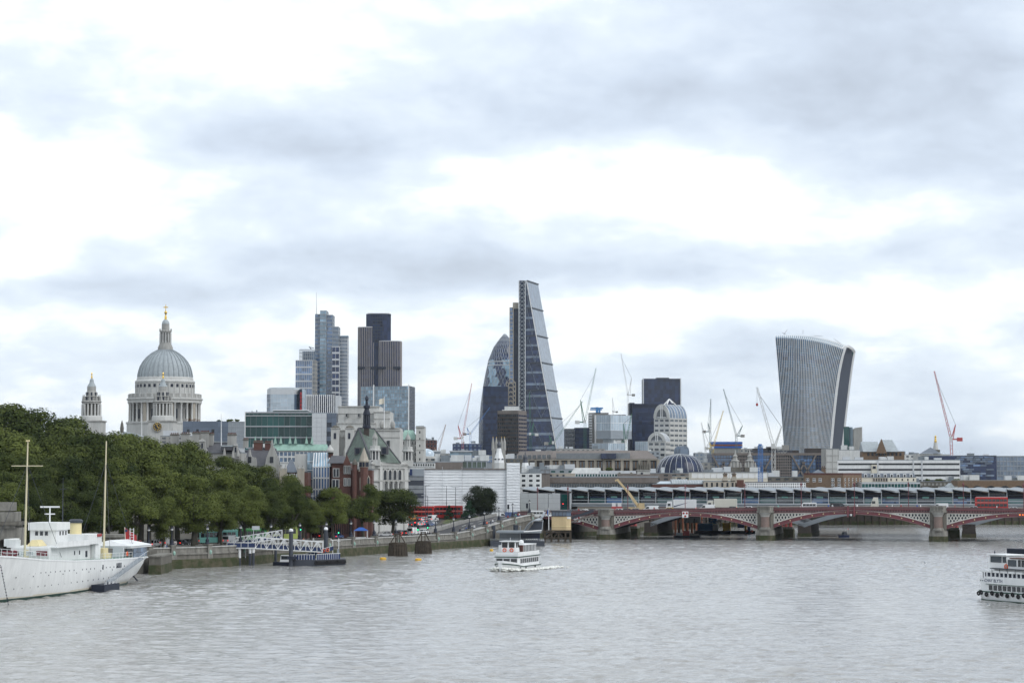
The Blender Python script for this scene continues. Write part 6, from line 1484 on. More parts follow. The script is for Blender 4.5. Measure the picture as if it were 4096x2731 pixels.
# more distant roofs filling the skyline base
fill = [(1590,1700,1790,1700,'concrete','glass','low grey roofs under the mint copper wing'),(1696,1745,1760,2300,'brick_dark','glass','brown brick flats beside the limestone tower'),(1690,1800,1815,1300,'stone','glass','pale roofs with a small green dome behind the school'),
        (1810,1925,1775,2200,'glass_navy','glass_grey','pale blue glass office beside the bullet-shaped tower'),(2090,2260,1812,1700,'concrete_brown','glass','brown office under the wedge tower'),(2225,2420,1795,1800,'stone','glass','stone office behind the bronze roof'),
        (2395,2640,1806,1850,'metal_grey','glass','grey office in front of the pale boxes'),(2620,2860,1850,1500,'concrete','glass','grey roofs either side of the glass dome'),(2780,2900,1812,2100,'metal_grey','glass_grey','pale grey office behind the yellow crane'),
        (2940,3150,1795,2000,'stone','glass','stone office behind the braced office'),(3350,3520,1805,1900,'concrete','glass','grey office at the right foot of the flared tower'),(3500,3800,1818,1750,'white_dirty','glass','white roofs behind the banded office'),
        (3750,4150,1830,1600,'concrete','glass','grey blocks behind the dark chequered office'),(1960,2110,1835,1300,'stone_dark','glass','dark stone block behind the white church spire'),(640,760,1745,1000,'stone','glass','stone roofs below the cathedral dome'),
        (2700,3000,1905,1000,'stone_warm','glass','brown stone roofs below the glass dome'),(2480,2780,1893,1100,'concrete_brown','glass','brown roofs around the ornate church tower'),(3060,3230,1908,1050,'stone_dark','glass','dark roofs left of the brick warehouse'),
        (2160,2300,1878,1000,'metal_grey','glass_teal','teal glazed roofs behind the slender black spire'),(1380,1640,1800,1100,'stone','glass','stone block hidden behind the green school roof')]
for k,(a,b,y,dd,w,g_,lab) in enumerate(fill):
    nc = max(4,round((b - a) * mpp(dd) / 4)); simple('city_block',lab,a,b,y,dd,20,w,g_,nc,3,y + 45,.5,.5,'band' if nc > 14 else 'pane',bits=5,ybot=y + 45)
x = X(1709,1290); t_ = T('small_green_dome','small pale green dome on the roofs right of the limestone tower','dome roof',(x,1285,Z(1815,1290)))
M().lathe(x,1285,[(4.4,Z(1830,1290)),(4.4,Z(1812,1290)),(3.6,Z(1803,1290)),(2,Z(1797,1290)),(.4,Z(1794,1290))],20).obj('dome',C['glass_pale'],t_,True)
M().lathe(x,1285,[(5,Z(1834,1290)),(5,Z(1826,1290)),(4.4,Z(1824,1290))],20).obj('drum',C['stone_pale'],t_,True)

# ================================================================ tower cranes
def crane(label,col,d,base,slew,tip,back=1,w=1.5,ball=None,yhook=None,arm=None,bal='concrete'):
    w *= .72
    (mx,my),(sx_,sy_),(tx,ty) = base,slew,tip
    t_ = T('tower_crane',label,'crane',P(mx,my,d),'tower cranes over the city')
    def lattice(a,b,w,name,taper=1.0,up=(0,1,0)):
        a,b = Vector(a),Vector(b); L_ = (b - a).length; dr = (b - a) / L_; s1 = dr.cross(Vector(up)).normalized(); s2 = dr.cross(s1).normalized(); n = max(4,int(L_ / (w * 1.6))); mm = M(); c = []
        for i in range(n + 1):
            f = i / n; ww = w * (1 + (taper - 1) * f) / 2; o_ = a + dr * L_ * f; c.append([o_ + s1 * ww + s2 * ww,o_ - s1 * ww + s2 * ww,o_ - s1 * ww - s2 * ww,o_ + s1 * ww - s2 * ww])
        ch = max(.16,w * .095)
        for k in range(4): mm.bar(c[0][k],c[-1][k],ch)
        for i in range(n):
            for k in range(4):
                if (i + k) % 2: mm.bar(c[i][k],c[i + 1][(k + 1) % 4],ch * .7)
                else: mm.bar(c[i][(k + 1) % 4],c[i + 1][k],ch * .7)
        mm.obj(name,C[col],t_)
    lattice(P(mx,my + 25,d),P(sx_,sy_,d),w,'mast')
    pv,tp = P(sx_,sy_ - 4,d),P(tx,ty,d)
    lattice(pv,tp,w * .8,'jib',.5)
    af = P(sx_ - back * 26 * 1.0,sy_ - 52,d) if arm is None else P(arm[0],arm[1],d)
    M().bar(P(sx_,sy_,d),af,w * .35).bar(P(sx_ + (8 if af.x > pv.x else -8),sy_,d),af,w * .3).obj('a_frame',C[col],t_)
    M().bar(af,tp.lerp(pv,.12),.18).obj('pendant_line',C['metal_dark'],t_)
    sg = 1 if af.x > pv.x else -1
    M().box(min(pv.x,pv.x + sg * w * 4.5),d - w * .6,pv.z - w * .5,max(pv.x,pv.x + sg * w * 4.5),d + w * .6,pv.z).obj('counter_deck',C[col],t_)
    M().box(min(pv.x + sg * w * 2.6,pv.x + sg * w * 4.8),d - w * .7,pv.z - w * 1.1,max(pv.x + sg * w * 2.6,pv.x + sg * w * 4.8),d + w * .7,pv.z + w * .5).obj('counterweight',C[bal],t_)
    M().box(pv.x - w * .8,d - w * 1.2,pv.z - w * .6,pv.x + w * .4,d - w * .3,pv.z + w * .9).obj('cab',C['white_dirty'],t_)
    if yhook: M().bar(tp,P(tx,yhook,d),.14).obj('hoist_rope',C['metal_dark'],t_); q = P(tx,yhook,d); M().lathe(q.x,q.y,[(.1,q.z - 1.8),(.7,q.z - 1.2),(.5,q.z)],6).obj('hook_block',C['red'],t_)
dm('crane_white',(.62,.63,.62),.5); dm('crane_teal',(.10,.16,.17),.5); dm('crane_green',(.05,.16,.11),.5); dm('crane_yellow',(.62,.46,.12),.5); dm('crane_brown',(.34,.22,.17),.6); dm('crane_blue',(.06,.17,.42),.5)
crane('red luffing tower crane standing alone on the right skyline','crane_red',1600,(3809,1840),(3804,1758),(3737,1484),arm=(3822,1698),w=2.4,bal='crane_red')
crane('white lattice tower crane in front of the braced office with jib leaning left','crane_white',1250,(3094,1930),(3094,1790),(3028,1548),arm=(3126,1707),w=2.6,yhook=1612)
crane('dark green luffing crane above the blue hoarding','crane_teal',1740,(2946,1800),(2945,1745),(2894,1556),arm=(2970,1702),w=1.9)
crane('grey upright crane with its jib raised almost vertical beside the yellow jib','crane_teal',1700,(2841,1850),(2841,1728),(2843,1595),arm=(2832,1690),w=1.8)
crane('yellow crane jib leaning right above the blue hoarding','crane_yellow',1690,(2848,1830),(2852,1795),(2893,1642),arm=(2838,1770),w=1.9)
crane('dark green crane with long pale jib raised right of the wedge tower','crane_green',1950,(2340,1830),(2340,1690),(2384,1472),arm=(2322,1600),w=2.6,bal='white_dirty')
crane('green crane with jib reaching up right beside the wedge tower foot','crane_green',1900,(2212,1830),(2214,1775),(2330,1605),arm=(2196,1740),w=2.4)
crane('tall white crane above the pale louvred boxes','crane_white',2150,(2510,1680),(2512,1582),(2484,1414),arm=(2526,1512),w=2.0)
crane('red and white crane left of the black slab tower','crane_red',1850,(1852,1830),(1850,1755),(1887,1532),arm=(1832,1700),w=2.2,bal='white_dirty')
crane('brown crane jib rising behind the limestone tower roofs','crane_brown',1500,(1748,1850),(1752,1815),(1783,1697),arm=(1738,1790),w=1.8)
crane('pale blue crane jib leaning right in front of the black slab tower','crane_blue',1950,(1880,1800),(1882,1738),(1960,1628),arm=(1868,1710),w=2.0)
crane('short dark green crane in front of the pale louvred boxes','crane_green',1500,(2505,1812),(2504,1768),(2527,1655),arm=(2494,1694),w=1.8,bal='white_dirty')
crane('green and white upright crane against the wedge tower','crane_green',1900,(2122,1820),(2122,1740),(2118,1568),arm=(2134,1690),w=2.0,bal='white_dirty')
crane('slender white crane behind the glass dome','crane_white',1600,(2826,1880),(2822,1800),(2806,1690),arm=(2834,1770),w=1.4)
crane('far white crane jib left of the dark square tower','crane_white',2400,(2452,1700),(2452,1650),(2450,1590),arm=(2458,1640),w=1.6)
t_ = T('crane_mast','bare blue lattice mast standing above the station roof','crane mast',P(3042,1955,890))
mm = M(); d = 890; w = 9
for k in range(18):
    y = 1950 - k * 9.4
    for p,q in (((3042 - w,y),(3042 + w,y - 9.4)),((3042 + w,y),(3042 - w,y - 9.4)),((3042 - w,y),(3042 + w,y))): mm.bar(P(*p,d),P(*q,d),.14); mm.bar(P(*p,d + 1.8),P(*q,d + 1.8),.14)
for px in (3042 - w,3042 + w):
    for dd in (d,d + 1.8): mm.bar(P(px,1955,dd),P(px,1781,dd),.22)
mm.obj('lattice',C['crane_blue'],t_)
M().box(X(3036,d),d,Z(1782,d),X(3048,d),d + 1.8,Z(1775,d)).obj('head',C['crane_blue'],t_)
# ================================================================ trees
def leaf_mat(name,c1,c2):
    m = bpy.data.materials.new(name); m.use_nodes = True; t = m.node_tree; b = t.nodes['Principled BSDF']; n = t.nodes.new; l = t.links.new
    geo = n('ShaderNodeNewGeometry'); cr_ = n('ShaderNodeValToRGB'); oi = n('ShaderNodeObjectInfo')
    nz = n('ShaderNodeTexNoise'); nz.inputs['Scale'].default_value = .22; l(geo.outputs['Position'],nz.inputs['Vector'])
    ad = n('ShaderNodeMath'); ad.operation = 'MULTIPLY_ADD'; l(geo.outputs['Random Per Island'],ad.inputs[0]); ad.inputs[1].default_value = .2
    a2 = n('ShaderNodeMath'); a2.operation = 'MULTIPLY_ADD'; l(oi.outputs['Random'],a2.inputs[0]); a2.inputs[1].default_value = .5
    a3 = n('ShaderNodeMath'); a3.operation = 'MULTIPLY_ADD'; l(nz.outputs[0],a3.inputs[0]); a3.inputs[1].default_value = .9; a3.inputs[2].default_value = -.40
    l(a3.outputs[0],a2.inputs[2]); l(a2.outputs[0],ad.inputs[2]); l(ad.outputs[0],cr_.inputs[0])
    cr_.color_ramp.elements[0].color = (*c1,1); cr_.color_ramp.elements[1].color = (*c2,1)
    l(cr_.outputs[0],b.inputs['Base Color']); b.inputs['Roughness'].default_value = .8; b.inputs['IOR'].default_value = 1.25
    tr = n('ShaderNodeBsdfTranslucent'); l(cr_.outputs[0],tr.inputs[0]); mx_ = n('ShaderNodeMixShader'); mx_.inputs[0].default_value = .12
    l(b.outputs[0],mx_.inputs[1]); l(tr.outputs[0],mx_.inputs[2]); l(mx_.outputs[0],t.nodes['Material Output'].inputs[0])
    return m
C['leaf'] = leaf_mat('plane_leaf',(.017,.030,.008),(.165,.195,.048))
C['leaf_dark'] = leaf_mat('dark_leaf',(.012,.020,.010),(.040,.050,.022))
C['leaf_fir'] = leaf_mat('fir_leaf',(.015,.040,.022),(.045,.085,.045))
TOPZ = {}
def crown(seed,rx,z0,z1,nl=20,per=520,leaf=.42,mat='leaf',cone=False):
    rs = np.random.RandomState(seed); V = []; zc,hz = (z0 + z1) / 2,(z1 - z0) / 2
    lob = []
    for k in range(nl):
        u = rs.uniform(-1,1); a = rs.uniform(0,2 * np.pi)
        if cone: f = (k + .5) / nl; rr = rx * (1 - f) * .75; lob.append((rr * np.cos(a),rr * np.sin(a),z0 + (z1 - z0) * f,rx * (.25 + .35 * (1 - f))))
        else:
            rr = rx * .68 * np.sqrt(max(0,1 - u * u * .9)) * rs.uniform(.75,1.05); lob.append((rr * np.cos(a),rr * np.sin(a),zc + hz * .74 * u,rx * rs.uniform(.26,.46)))
    if not cone: lob.append((0,0,zc,rx * .6))
    for (cx_,cy_,cz_,r_) in lob:
        n = int(per * (r_ / (rx * .36)) ** 1.5)
        d = rs.normal(size=(n,3)); d /= np.linalg.norm(d,axis=1)[:,None]; d[:,2] = np.where(d[:,2] < -.45,-d[:,2],d[:,2])
        rad = r_ * (1 - rs.rand(n) ** 2 * .45) * rs.uniform(.85,1.18,n)
        p = d * rad[:,None] * [1,1,.85] + [cx_,cy_,cz_]
        nr = d + rs.normal(size=(n,3)) * .30 + [0,0,.22]; nr /= np.linalg.norm(nr,axis=1)[:,None]
        t1 = np.cross(nr,rs.normal(size=(n,3))); t1 /= np.linalg.norm(t1,axis=1)[:,None]; t2 = np.cross(nr,t1)
        s = leaf * rs.uniform(.55,1.25,n)[:,None]
        V.append(np.stack([p - t1 * s * .5,p + t2 * s * .38,p + t1 * s * .5,p - t2 * s * .38],1))
    V = np.concatenate(V).reshape(-1,3); nf = len(V) // 4
    me = bpy.data.meshes.new('crown'); me.from_pydata(V.tolist(),[],np.arange(nf * 4).reshape(-1,4).tolist()); me.materials.append(C[mat]); TOPZ[me.name] = float(np.percentile(V[:,2],99.7)); return me
def trunk_mesh(seed,h,z0,rx,r=.42):
    rs = random.Random(seed); mm = M(); top = Vector((rs.uniform(-.3,.3),rs.uniform(-.3,.3),z0 * 1.05))
    mm.tube((0,0,-.5),(0,0,.6),r * 1.45,r * 1.05,9); mm.tube((0,0,.6),top,r * 1.05,r * .72,9)
    for k in range(6):
        a = k * 1.05 + rs.uniform(-.3,.3); e_ = top + Vector((math.cos(a) * rx * .55,math.sin(a) * rx * .55,h * rs.uniform(.22,.42))); md = top.lerp(e_,.5) + Vector((0,0,h * .05))
        mm.tube(top - Vector((0,0,.3)),md,r * .5,r * .32,6); mm.tube(md,e_,r * .32,r * .1,6)
        mm.tube(md,md + Vector((math.cos(a + .8) * rx * .35,math.sin(a + .8) * rx * .35,h * .16)),r * .22,r * .07,5)
    mm.tube(top - Vector((0,0,.3)),top + Vector((0,0,h * .4)),r * .6,r * .12,6)
    return mm.mesh('trunk',C['bark'])
PROTO = [(crown(s,5.7,2.8,16,15,1150,.34),trunk_mesh(s,16,4.6,6.0)) for s in (1,2,3,4,5)]
DARK = [(crown(11,5.2,1.0,11.2,46,420,.34,'leaf_dark'),trunk_mesh(11,11,2.2,5.0,.3)),(crown(12,2.6,.6,8,16,330,.3,'leaf_fir',True),trunk_mesh(12,8,1.2,2.0,.18))]
TREES = []
def tree(px,ytop,off,lab,wide=1.0,proto=None,d=None,name='plane_tree',group='plane trees along the embankment'):
    d = d or on_wall(px,off); x = X(px,d); zb = land_h(d) + .1; h = Z(ytop,d) - zb; k = len(TREES)
    cm,tm = proto or PROTO[k % 5]; hh = TOPZ[cm.name]
    t_ = T(name,lab,'tree',(x,d,zb),group); s = h / hh
    c = inst('crown',cm,t_,(x,d,zb)); tr = inst('trunk',tm,t_,(x,d,zb))
    c.rotation_euler = (0,0,k * 2.39); tr.rotation_euler = (0,0,k * 2.39); c.scale = (s * wide,s * wide,s); tr.scale = (s * wide,s * wide,s); TREES.append(t_); return t_
ordn = 'first second third fourth fifth sixth seventh eighth ninth tenth eleventh twelfth thirteenth fourteenth fifteenth sixteenth seventeenth eighteenth'.split()
def trow(rows_,off,what):
    for k,(px,y,w) in enumerate(rows_): tree(px,y,off,ordn[k] + ' plane tree from the left ' + what,w)
trow([(-60,1660,1.0),(25,1642,1.0),(105,1622,1.05),(185,1642,1.0),(255,1672,.9)],75,'in the tallest clump at the back')
trow([(-20,1760,1.0),(70,1740,1.0),(165,1745,1.0),(255,1748,1.0),(335,1738,1.0),(415,1742,1.0),(490,1733,1.0),(565,1738,1.0),(640,1752,1.0),(712,1768,1.0),(780,1786,1.0),(850,1806,1.0),(915,1826,1.0),(985,1846,1.0),(1050,1865,1.0),(1118,1882,1.0)],44,'in the tall back row below the cathedral')
trow([(-10,1850,.98),(90,1830,.98),(200,1840,.98),(300,1835,.98),(400,1840,.98),(500,1835,.98),(600,1850,.98),(690,1850,.98),(785,1862,.98),(880,1890,.98),(960,1905,.98),(1045,1915,.98),(1130,1898,1.02),(1215,1940,.98),(1290,1955,.98),(1365,1950,.98)],26,'in the middle row across the road')
trow([(10,1930,1.06),(120,1950,.98),(230,1935,1.06),(340,1960,1.02),(440,1940,1.06),(545,1945,1.06),(655,1985,.98),(775,1900,1.14),(890,1965,1.02),(985,1945,1.06),(1090,1965,.98),(1165,1925,1.02),(1245,2000,.98),(1335,1950,1.06),(1455,1938,1.14)],5.5,'in the front row behind the river wall')
tree(1572,1955,15,'rounded light green plane tree at the right end of the embankment row',1.5,(crown(21,6.0,2.6,16,34,620,.38),PROTO[0][1]))
tree(1925,1944,0,'large dark round tree in front of the white scaffold sheeting',1.18,DARK[0],722,'dark_tree',None)
tree(1877,2002,0,'dark green conifer left of the large dark round tree',1.25,DARK[1],712,'conifer','small conifers on the traffic island')
tree(1797,2020,0,'small pointed conifer in front of the right-hand red bus',1.05,DARK[1],726,'conifer','small conifers on the traffic island')
bush = [crown(30 + k,1.3,.05,1.9,9,160,.24,('leaf_fir','leaf_dark','leaf')[k]) for k in range(3)]
for k,(px,d,s,lab) in enumerate([(1758,742,1.2,'shrub at the left end of the island bed below the buses'),(1775,740,1.0,'shrub beside the small pointed conifer'),(1822,741,1.3,'shrub right of the small pointed conifer'),(1845,738,1.0,'low shrub left of the dark green conifer'),(1895,706,1.3,'shrub at the foot of the dark green conifer'),(1915,704,1.2,'shrub under the left of the dark round tree'),(1945,703,1.4,'shrub under the right of the dark round tree'),(1970,703,1.1,'last shrub before the ramp wall')]):
    t_ = T('shrub',lab,'shrub',(X(px,d),d,land_h(d)),'shrubs on the traffic island'); o = inst('foliage',bush[k % 3],t_,(X(px,d),d,land_h(d)),k * 1.3,(s,s,s))
m = M().box(X(1762,733),733,land_h(733),X(1835,733),735,land_h(733) + .7); o = m.obj('flower_bed',mk('red_flowers',(.20,.06,.03),.9,var=.4,sc=3),None); tag(o,'long low bed of rust red flowers on the grass island','flower bed')
# rooftop trees
for px,y,dd,lab in ((870,1690,1160,'left rooftop shrub on the slate clad block'),(915,1688,1125,'middle rooftop shrub on the grey metal wing'),(944,1688,1125,'right rooftop shrub beside the green glass block'),(2440,1885,862,'roof garden shrub on the long brown office'),(3760,1928,1022,'left roof garden shrub below the banded office'),(3715,1928,1022,'far left roof garden shrub below the banded office'),(3830,1928,1022,'right roof garden shrub below the banded office')):
    t_ = T('rooftop_shrub',lab,'shrub',(X(px,dd),dd + 3,Z(y,dd)),'rooftop shrubs'); inst('foliage',bush[2 if px > 900 else 0],t_,(X(px,dd),dd + 3,Z(y,dd) - .3),px,(1.8,1.2,1.0))

# ================================================================ lamps, signals, people, vehicles
lampme = [M().lathe(0,0,[(.55,0),(.55,.25),(.38,.5),(.42,.8),(.24,1.1),(.2,1.3),(.13,1.5),(.10,3.0),(.16,3.05),(.1,3.2)],10).mesh('column',C['dark'],None,True),M().lathe(0,0,[(.12,3.2),(.3,3.32),(.34,3.55),(.26,3.78),(.1,3.9),(.05,4.0)],10).mesh('globe',C['globe'],None,True),M().torus((0,0,.75),(1,0,0),.35,.14,10,5).torus((0,0,.75),(0,1,0),.33,.12,10,5).mesh('dolphin_scroll',C['dark'],None,True),M().lathe(0,0,[(.35,3.5),(.36,3.55),(.28,3.8),(.1,3.93),(.12,4.05),(.02,4.2)],8).mesh('crown_cap',C['metal_dark'])]
for k,(x,y,z_) in enumerate(LAMPS):
    t_ = T('embankment_lamp',ordn[k] + ' globe lamp from the left on the river wall, with dark ornate cast-iron base','street lamp',(x,y,z_),'globe lamps on the river wall')
    for nm,me in zip(('column','globe','dolphin_scroll','finial'),lampme): inst(nm,me,t_,(x,y,z_))
for px,yt,d,arms,lab in ((1703,1940,705,(1,),'tall thin street light left of the white sheeting'),(1711,1983,690,(-1,),'shorter thin street light beside the left red bus'),(1786,1942,728,(-1,),'tall street light crossing the right red bus'),(1822,1947,728,(-1,1),'tall double-armed street light before the sheeting'),(2193,1974,700,(1,),'dark lamp standard behind the pier hut'),(1225,1985,560,(1,),'dark thin street light among the front trees')):
    p = P(px,yt,d); t_ = T('street_light',lab,'street lamp',(p.x,d,land_h(d)),'thin street lights by the junction')
    M().tube((p.x,d,land_h(d)),(p.x,d,p.z),.13,.07,6).obj('pole',C['dark'],t_)
    for a in arms: M().bar((p.x,d,p.z - .1),(p.x + a * 1.6,d,p.z + .15),.1).obj('arm',C['dark'],t_); M().box(min(p.x + a * 1.2,p.x + a * 2),d - .15,p.z + .1,max(p.x + a * 1.2,p.x + a * 2),d + .15,p.z + .25).obj('lantern',C['metal_light'],t_)
def signal(px,y,d,col,lab,zb=None):
    p = P(px,y,d); zb = land_h(d) if zb is None else zb; t_ = T('traffic_signal',lab,'traffic light',(p.x,d,zb),'traffic signals')
    M().tube((p.x,d,zb),(p.x,d,p.z + .5),.07,n=6).obj('pole',C['dark'],t_); M().box(p.x - .2,d - .3,p.z - .6,p.x + .2,d - .08,p.z + .6).obj('head',C['dark'],t_); M().box(p.x - .32,d - .08,p.z - .75,p.x + .32,d - .04,p.z + .75).obj('backing_board',C['dark'],t_)
    zz = p.z + (.38 if col == 'signal_red' else -.38); M().tube((p.x,d - .29,zz),(p.x,d - .36,zz),.15,n=10).obj('lit_lens',C[col],t_)
    for q in (0,-.38 if col == 'signal_red' else .38): M().tube((p.x,d - .29,p.z + q),(p.x,d - .33,p.z + q),.13,n=10).obj('dark_lens',C['void'],t_)
for a in ((1203,2111,545,'signal_green','green traffic light under the trees beside the gangway'),(1355,2124,575,'signal_green','green traffic light right of the white coach'),(1660,2094,610,'signal_red','red traffic light in front of the car queue'),(1672,2112,612,'signal_green','lower green traffic light right of the red one'),(1711,2104,615,'signal_green','green traffic light before the pale ramp wall')): signal(*a)
signal(2252,2019,712,'signal_red','red traffic light above the pier hut',8.0); signal(2108,2022,690,'void','dark traffic light left of the white minibus',7.0); signal(2033,2026,700,'void','dark traffic light in front of the sheeting foot',6.0)
# ---- people
def person_mesh(seed):
    rs = random.Random(seed); me = bpy.data.meshes.new('body'); st_ = rs.uniform(.1,.3)
    v = [(0,0,.95),(0,0,1.2),(0,0,1.42),(0,0,1.53),(0,.02,1.68),(-.1,0,.9),(-.11,st_,.5),(-.11,st_ * .7,.06),(-.11,st_ * .7 + .14,.03),(.1,0,.9),(.11,-st_ * .6,.5),(.11,-st_,.08),(.11,-st_ + .14,.03),(-.2,0,1.4),(-.25,-st_ * .5,1.12),(-.24,.02,.88),(.2,0,1.4),(.25,st_ * .4,1.12),(.24,st_ * .9,.92)]
    e_ = [(0,1),(1,2),(2,3),(3,4),(0,5),(5,6),(6,7),(7,8),(0,9),(9,10),(10,11),(11,12),(2,13),(13,14),(14,15),(2,16),(16,17),(17,18)]
    r_ = [.15,.14,.15,.06,.11,.09,.07,.055,.045,.09,.07,.055,.045,.07,.05,.04,.07,.05,.04]
    me.from_pydata(v,e_,[]); o = bpy.data.objects.new('tmp',me); COL.objects.link(o); md = o.modifiers.new('s','SKIN')
    for i,q in enumerate(me.skin_vertices[0].data): q.radius = (r_[i],r_[i] * .8); q.use_root = i == 0
    o.modifiers.new('u','SUBSURF').levels = 1; dg = bpy.context.evaluated_depsgraph_get(); nm = bpy.data.meshes.new_from_object(o.evaluated_get(dg)); bpy.data.objects.remove(o); return nm
PM = [person_mesh(k) for k in range(3)]
cols = {'blue': C['blue'],'white': C['white'],'black': C['dark'],'red': C['red'],'teal': C['teal'],'grey': C['metal_grey'],'orange': C['orange']}
PV = {}
def person(px,y,d,top,lab,zb=None,legs='navy'):
    k = len(PV) % 3
    if (k,top) not in PV:
        me = PM[k].copy(); me.materials.clear()
        for mt in (C[legs],cols[top],C['skin'],C['dark_brown']): me.materials.append(mt)
        for f in me.polygons: z_ = f.center.z; f.material_index = 0 if z_ < .92 else (1 if z_ < 1.5 else (3 if z_ > 1.7 or (z_ > 1.6 and f.center.y < -.02) else 2)); f.use_smooth = True
        PV[(k,top)] = me
    me = PV[(k,top)]; x = X(px,d); t_ = T('person',lab,'person',(x,d,zb if zb is not None else land_h(d)),'people walking'); inst('body',me,t_,(x,d,zb if zb is not None else land_h(d)),px * .7); return t_
def ramp_z(d): return wall_top(d) - 1.0
for px,top,lab in ((1840,'black','person in dark clothes on the ramp pavement right of the bin'),(1866,'blue','person in a blue top on the ramp pavement by a lamp'),(1898,'white','person in a pale top walking up the ramp'),(1948,'orange','person in orange beside the ramp wall'),(1963,'black','person in black walking with the group on the ramp'),(1971,'white','person in white walking with the group on the ramp'),(2032,'red','person in a red top further up the ramp'),(2073,'red','person in red standing by the upper lamp'),(2077,'white','person in white standing by the upper lamp'),(2063,'teal','person in teal by the upper ramp rail')):
    d = on_wall(px,2.4); person(px,0,d,top,lab,ramp_z(d))
for px,top,lab in ((640,'black','person in dark clothes behind the river wall near the ship stern'),(664,'white','person in a white top leaning on the river wall'),(670,'blue','person in a bright blue top behind the river wall'),(1183,'orange','person in hi-vis orange beside the gangway'),(1216,'orange','second person in orange by the front trees'),(1255,'white','person in white on the pavement by the red taxi'),(1352,'black','person in black by the green signal'),(1512,'black','person in black beside the grey car'),(1608,'red','person in dark red behind the first timber dolphin'),(1630,'black','person in dark clothes between the timber dolphins'),(1718,'black','person in black by the signal post'),(1731,'black','second person in black by the ramp foot'),(1640,'grey','person in grey between the dolphins')):
    d = on_wall(px,2.4); person(px,0,d,top,lab,wall_top(d) - 1.03)
def at_s(px,n=-2.0):
    lo,hi = -62,212
    for _ in range(50):
        md = (lo + hi) / 2; q = BP(md,n,0)
        if 2048 + F * q[0] / q[1] < px: lo = md
        else: hi = md
    return lo
for px,top,lab in ((2314,'red','in red near the stair top'),(2342,'white','in white near the stair top'),(2615,'red','in a bright red top beside the white van'),(2948,'teal','in pale green beside the dark car'),(3030,'white','in white left of the middle pier'),(3110,'teal','in pale green right of the middle pier'),(3310,'blue','in blue before the dark van'),(3326,'white','in white before the dark van'),(3387,'teal','in pale green before the centre lamp'),(3425,'white','in white right of the centre lamp'),(3565,'white','in white right of the cream cab'),(3600,'red','in red between lamp posts'),(3664,'blue','in blue near the right lamp post'),(3678,'white','in white near the right lamp post'),(3815,'red','in dark red left of the last lamp'),(3982,'white','in white in front of the red bus')):
    s = at_s(px); c = BP(s,-2.0,zpar(s) - .96); o = T('person','person ' + lab + ' on the bridge footway','person',c,'people walking'); k = len(PV) % 3
    key = next((q for q in PV if q[1] == top),None) or list(PV)[0]; inst('body',PV[key],o,c,px * .3)
# ---- vehicles (local frame: x forward, metres)
def paint(name,col): return mk('paint_' + name,col,.3,0,var=.03,ior=1.5)
VC = {k: paint(k,v) for k,v in dict(white=(.74,.75,.75),grey=(.20,.21,.23),dark=(.028,.03,.036),silver=(.45,.47,.49),maroon=(.15,.02,.025),taxi=(.55,.38,.10),blue=(.06,.10,.22),cream=(.62,.60,.52),teal=(.12,.32,.29),green=(.04,.22,.06),lime=(.38,.46,.12),red=(.42,.025,.022),yellow=(.62,.40,.05),black=(.015,.016,.02)).items()}
def frust(mm,x0,x1,y,z0,x2,x3,y2,z1):
    return mm.add([(x0,-y,z0),(x1,-y,z0),(x1,y,z0),(x0,y,z0),(x2,-y2,z1),(x3,-y2,z1),(x3,y2,z1),(x2,y2,z1)],[(0,3,2,1),(4,5,6,7),(0,1,5,4),(1,2,6,5),(2,3,7,6),(3,0,4,7)])
WH = M().tube((0,-.11,0),(0,.11,0),.33,n=12).mesh('tyre',C['rubber']); RIM = M().tube((0,-.12,0),(0,.12,0),.19,n=10).mesh('rim',C['metal_light'])
def wheels(t_,xs_,y,r=.33):
    for x in xs_:
        for sy_ in (-1,1):
            w = inst('wheel',WH,t_,(x,sy_ * y,r)); w.scale = (r / .33,1,r / .33); q = bpy.data.objects.new('rim',RIM); COL.objects.link(q); q.parent = w
def lights(t_,xf,xr,y,z_):
    for sy_ in (-1,1):
        M().box(xf - .06,sy_ * y - .16,z_ - .08,xf + .03,sy_ * y + .16,z_ + .1).obj('headlight',C['globe'],t_); M().box(xr - .03,sy_ * y - .12,z_ - .02,xr + .06,sy_ * y + .12,z_ + .2).obj('tail_light',C['tail_light'],t_)
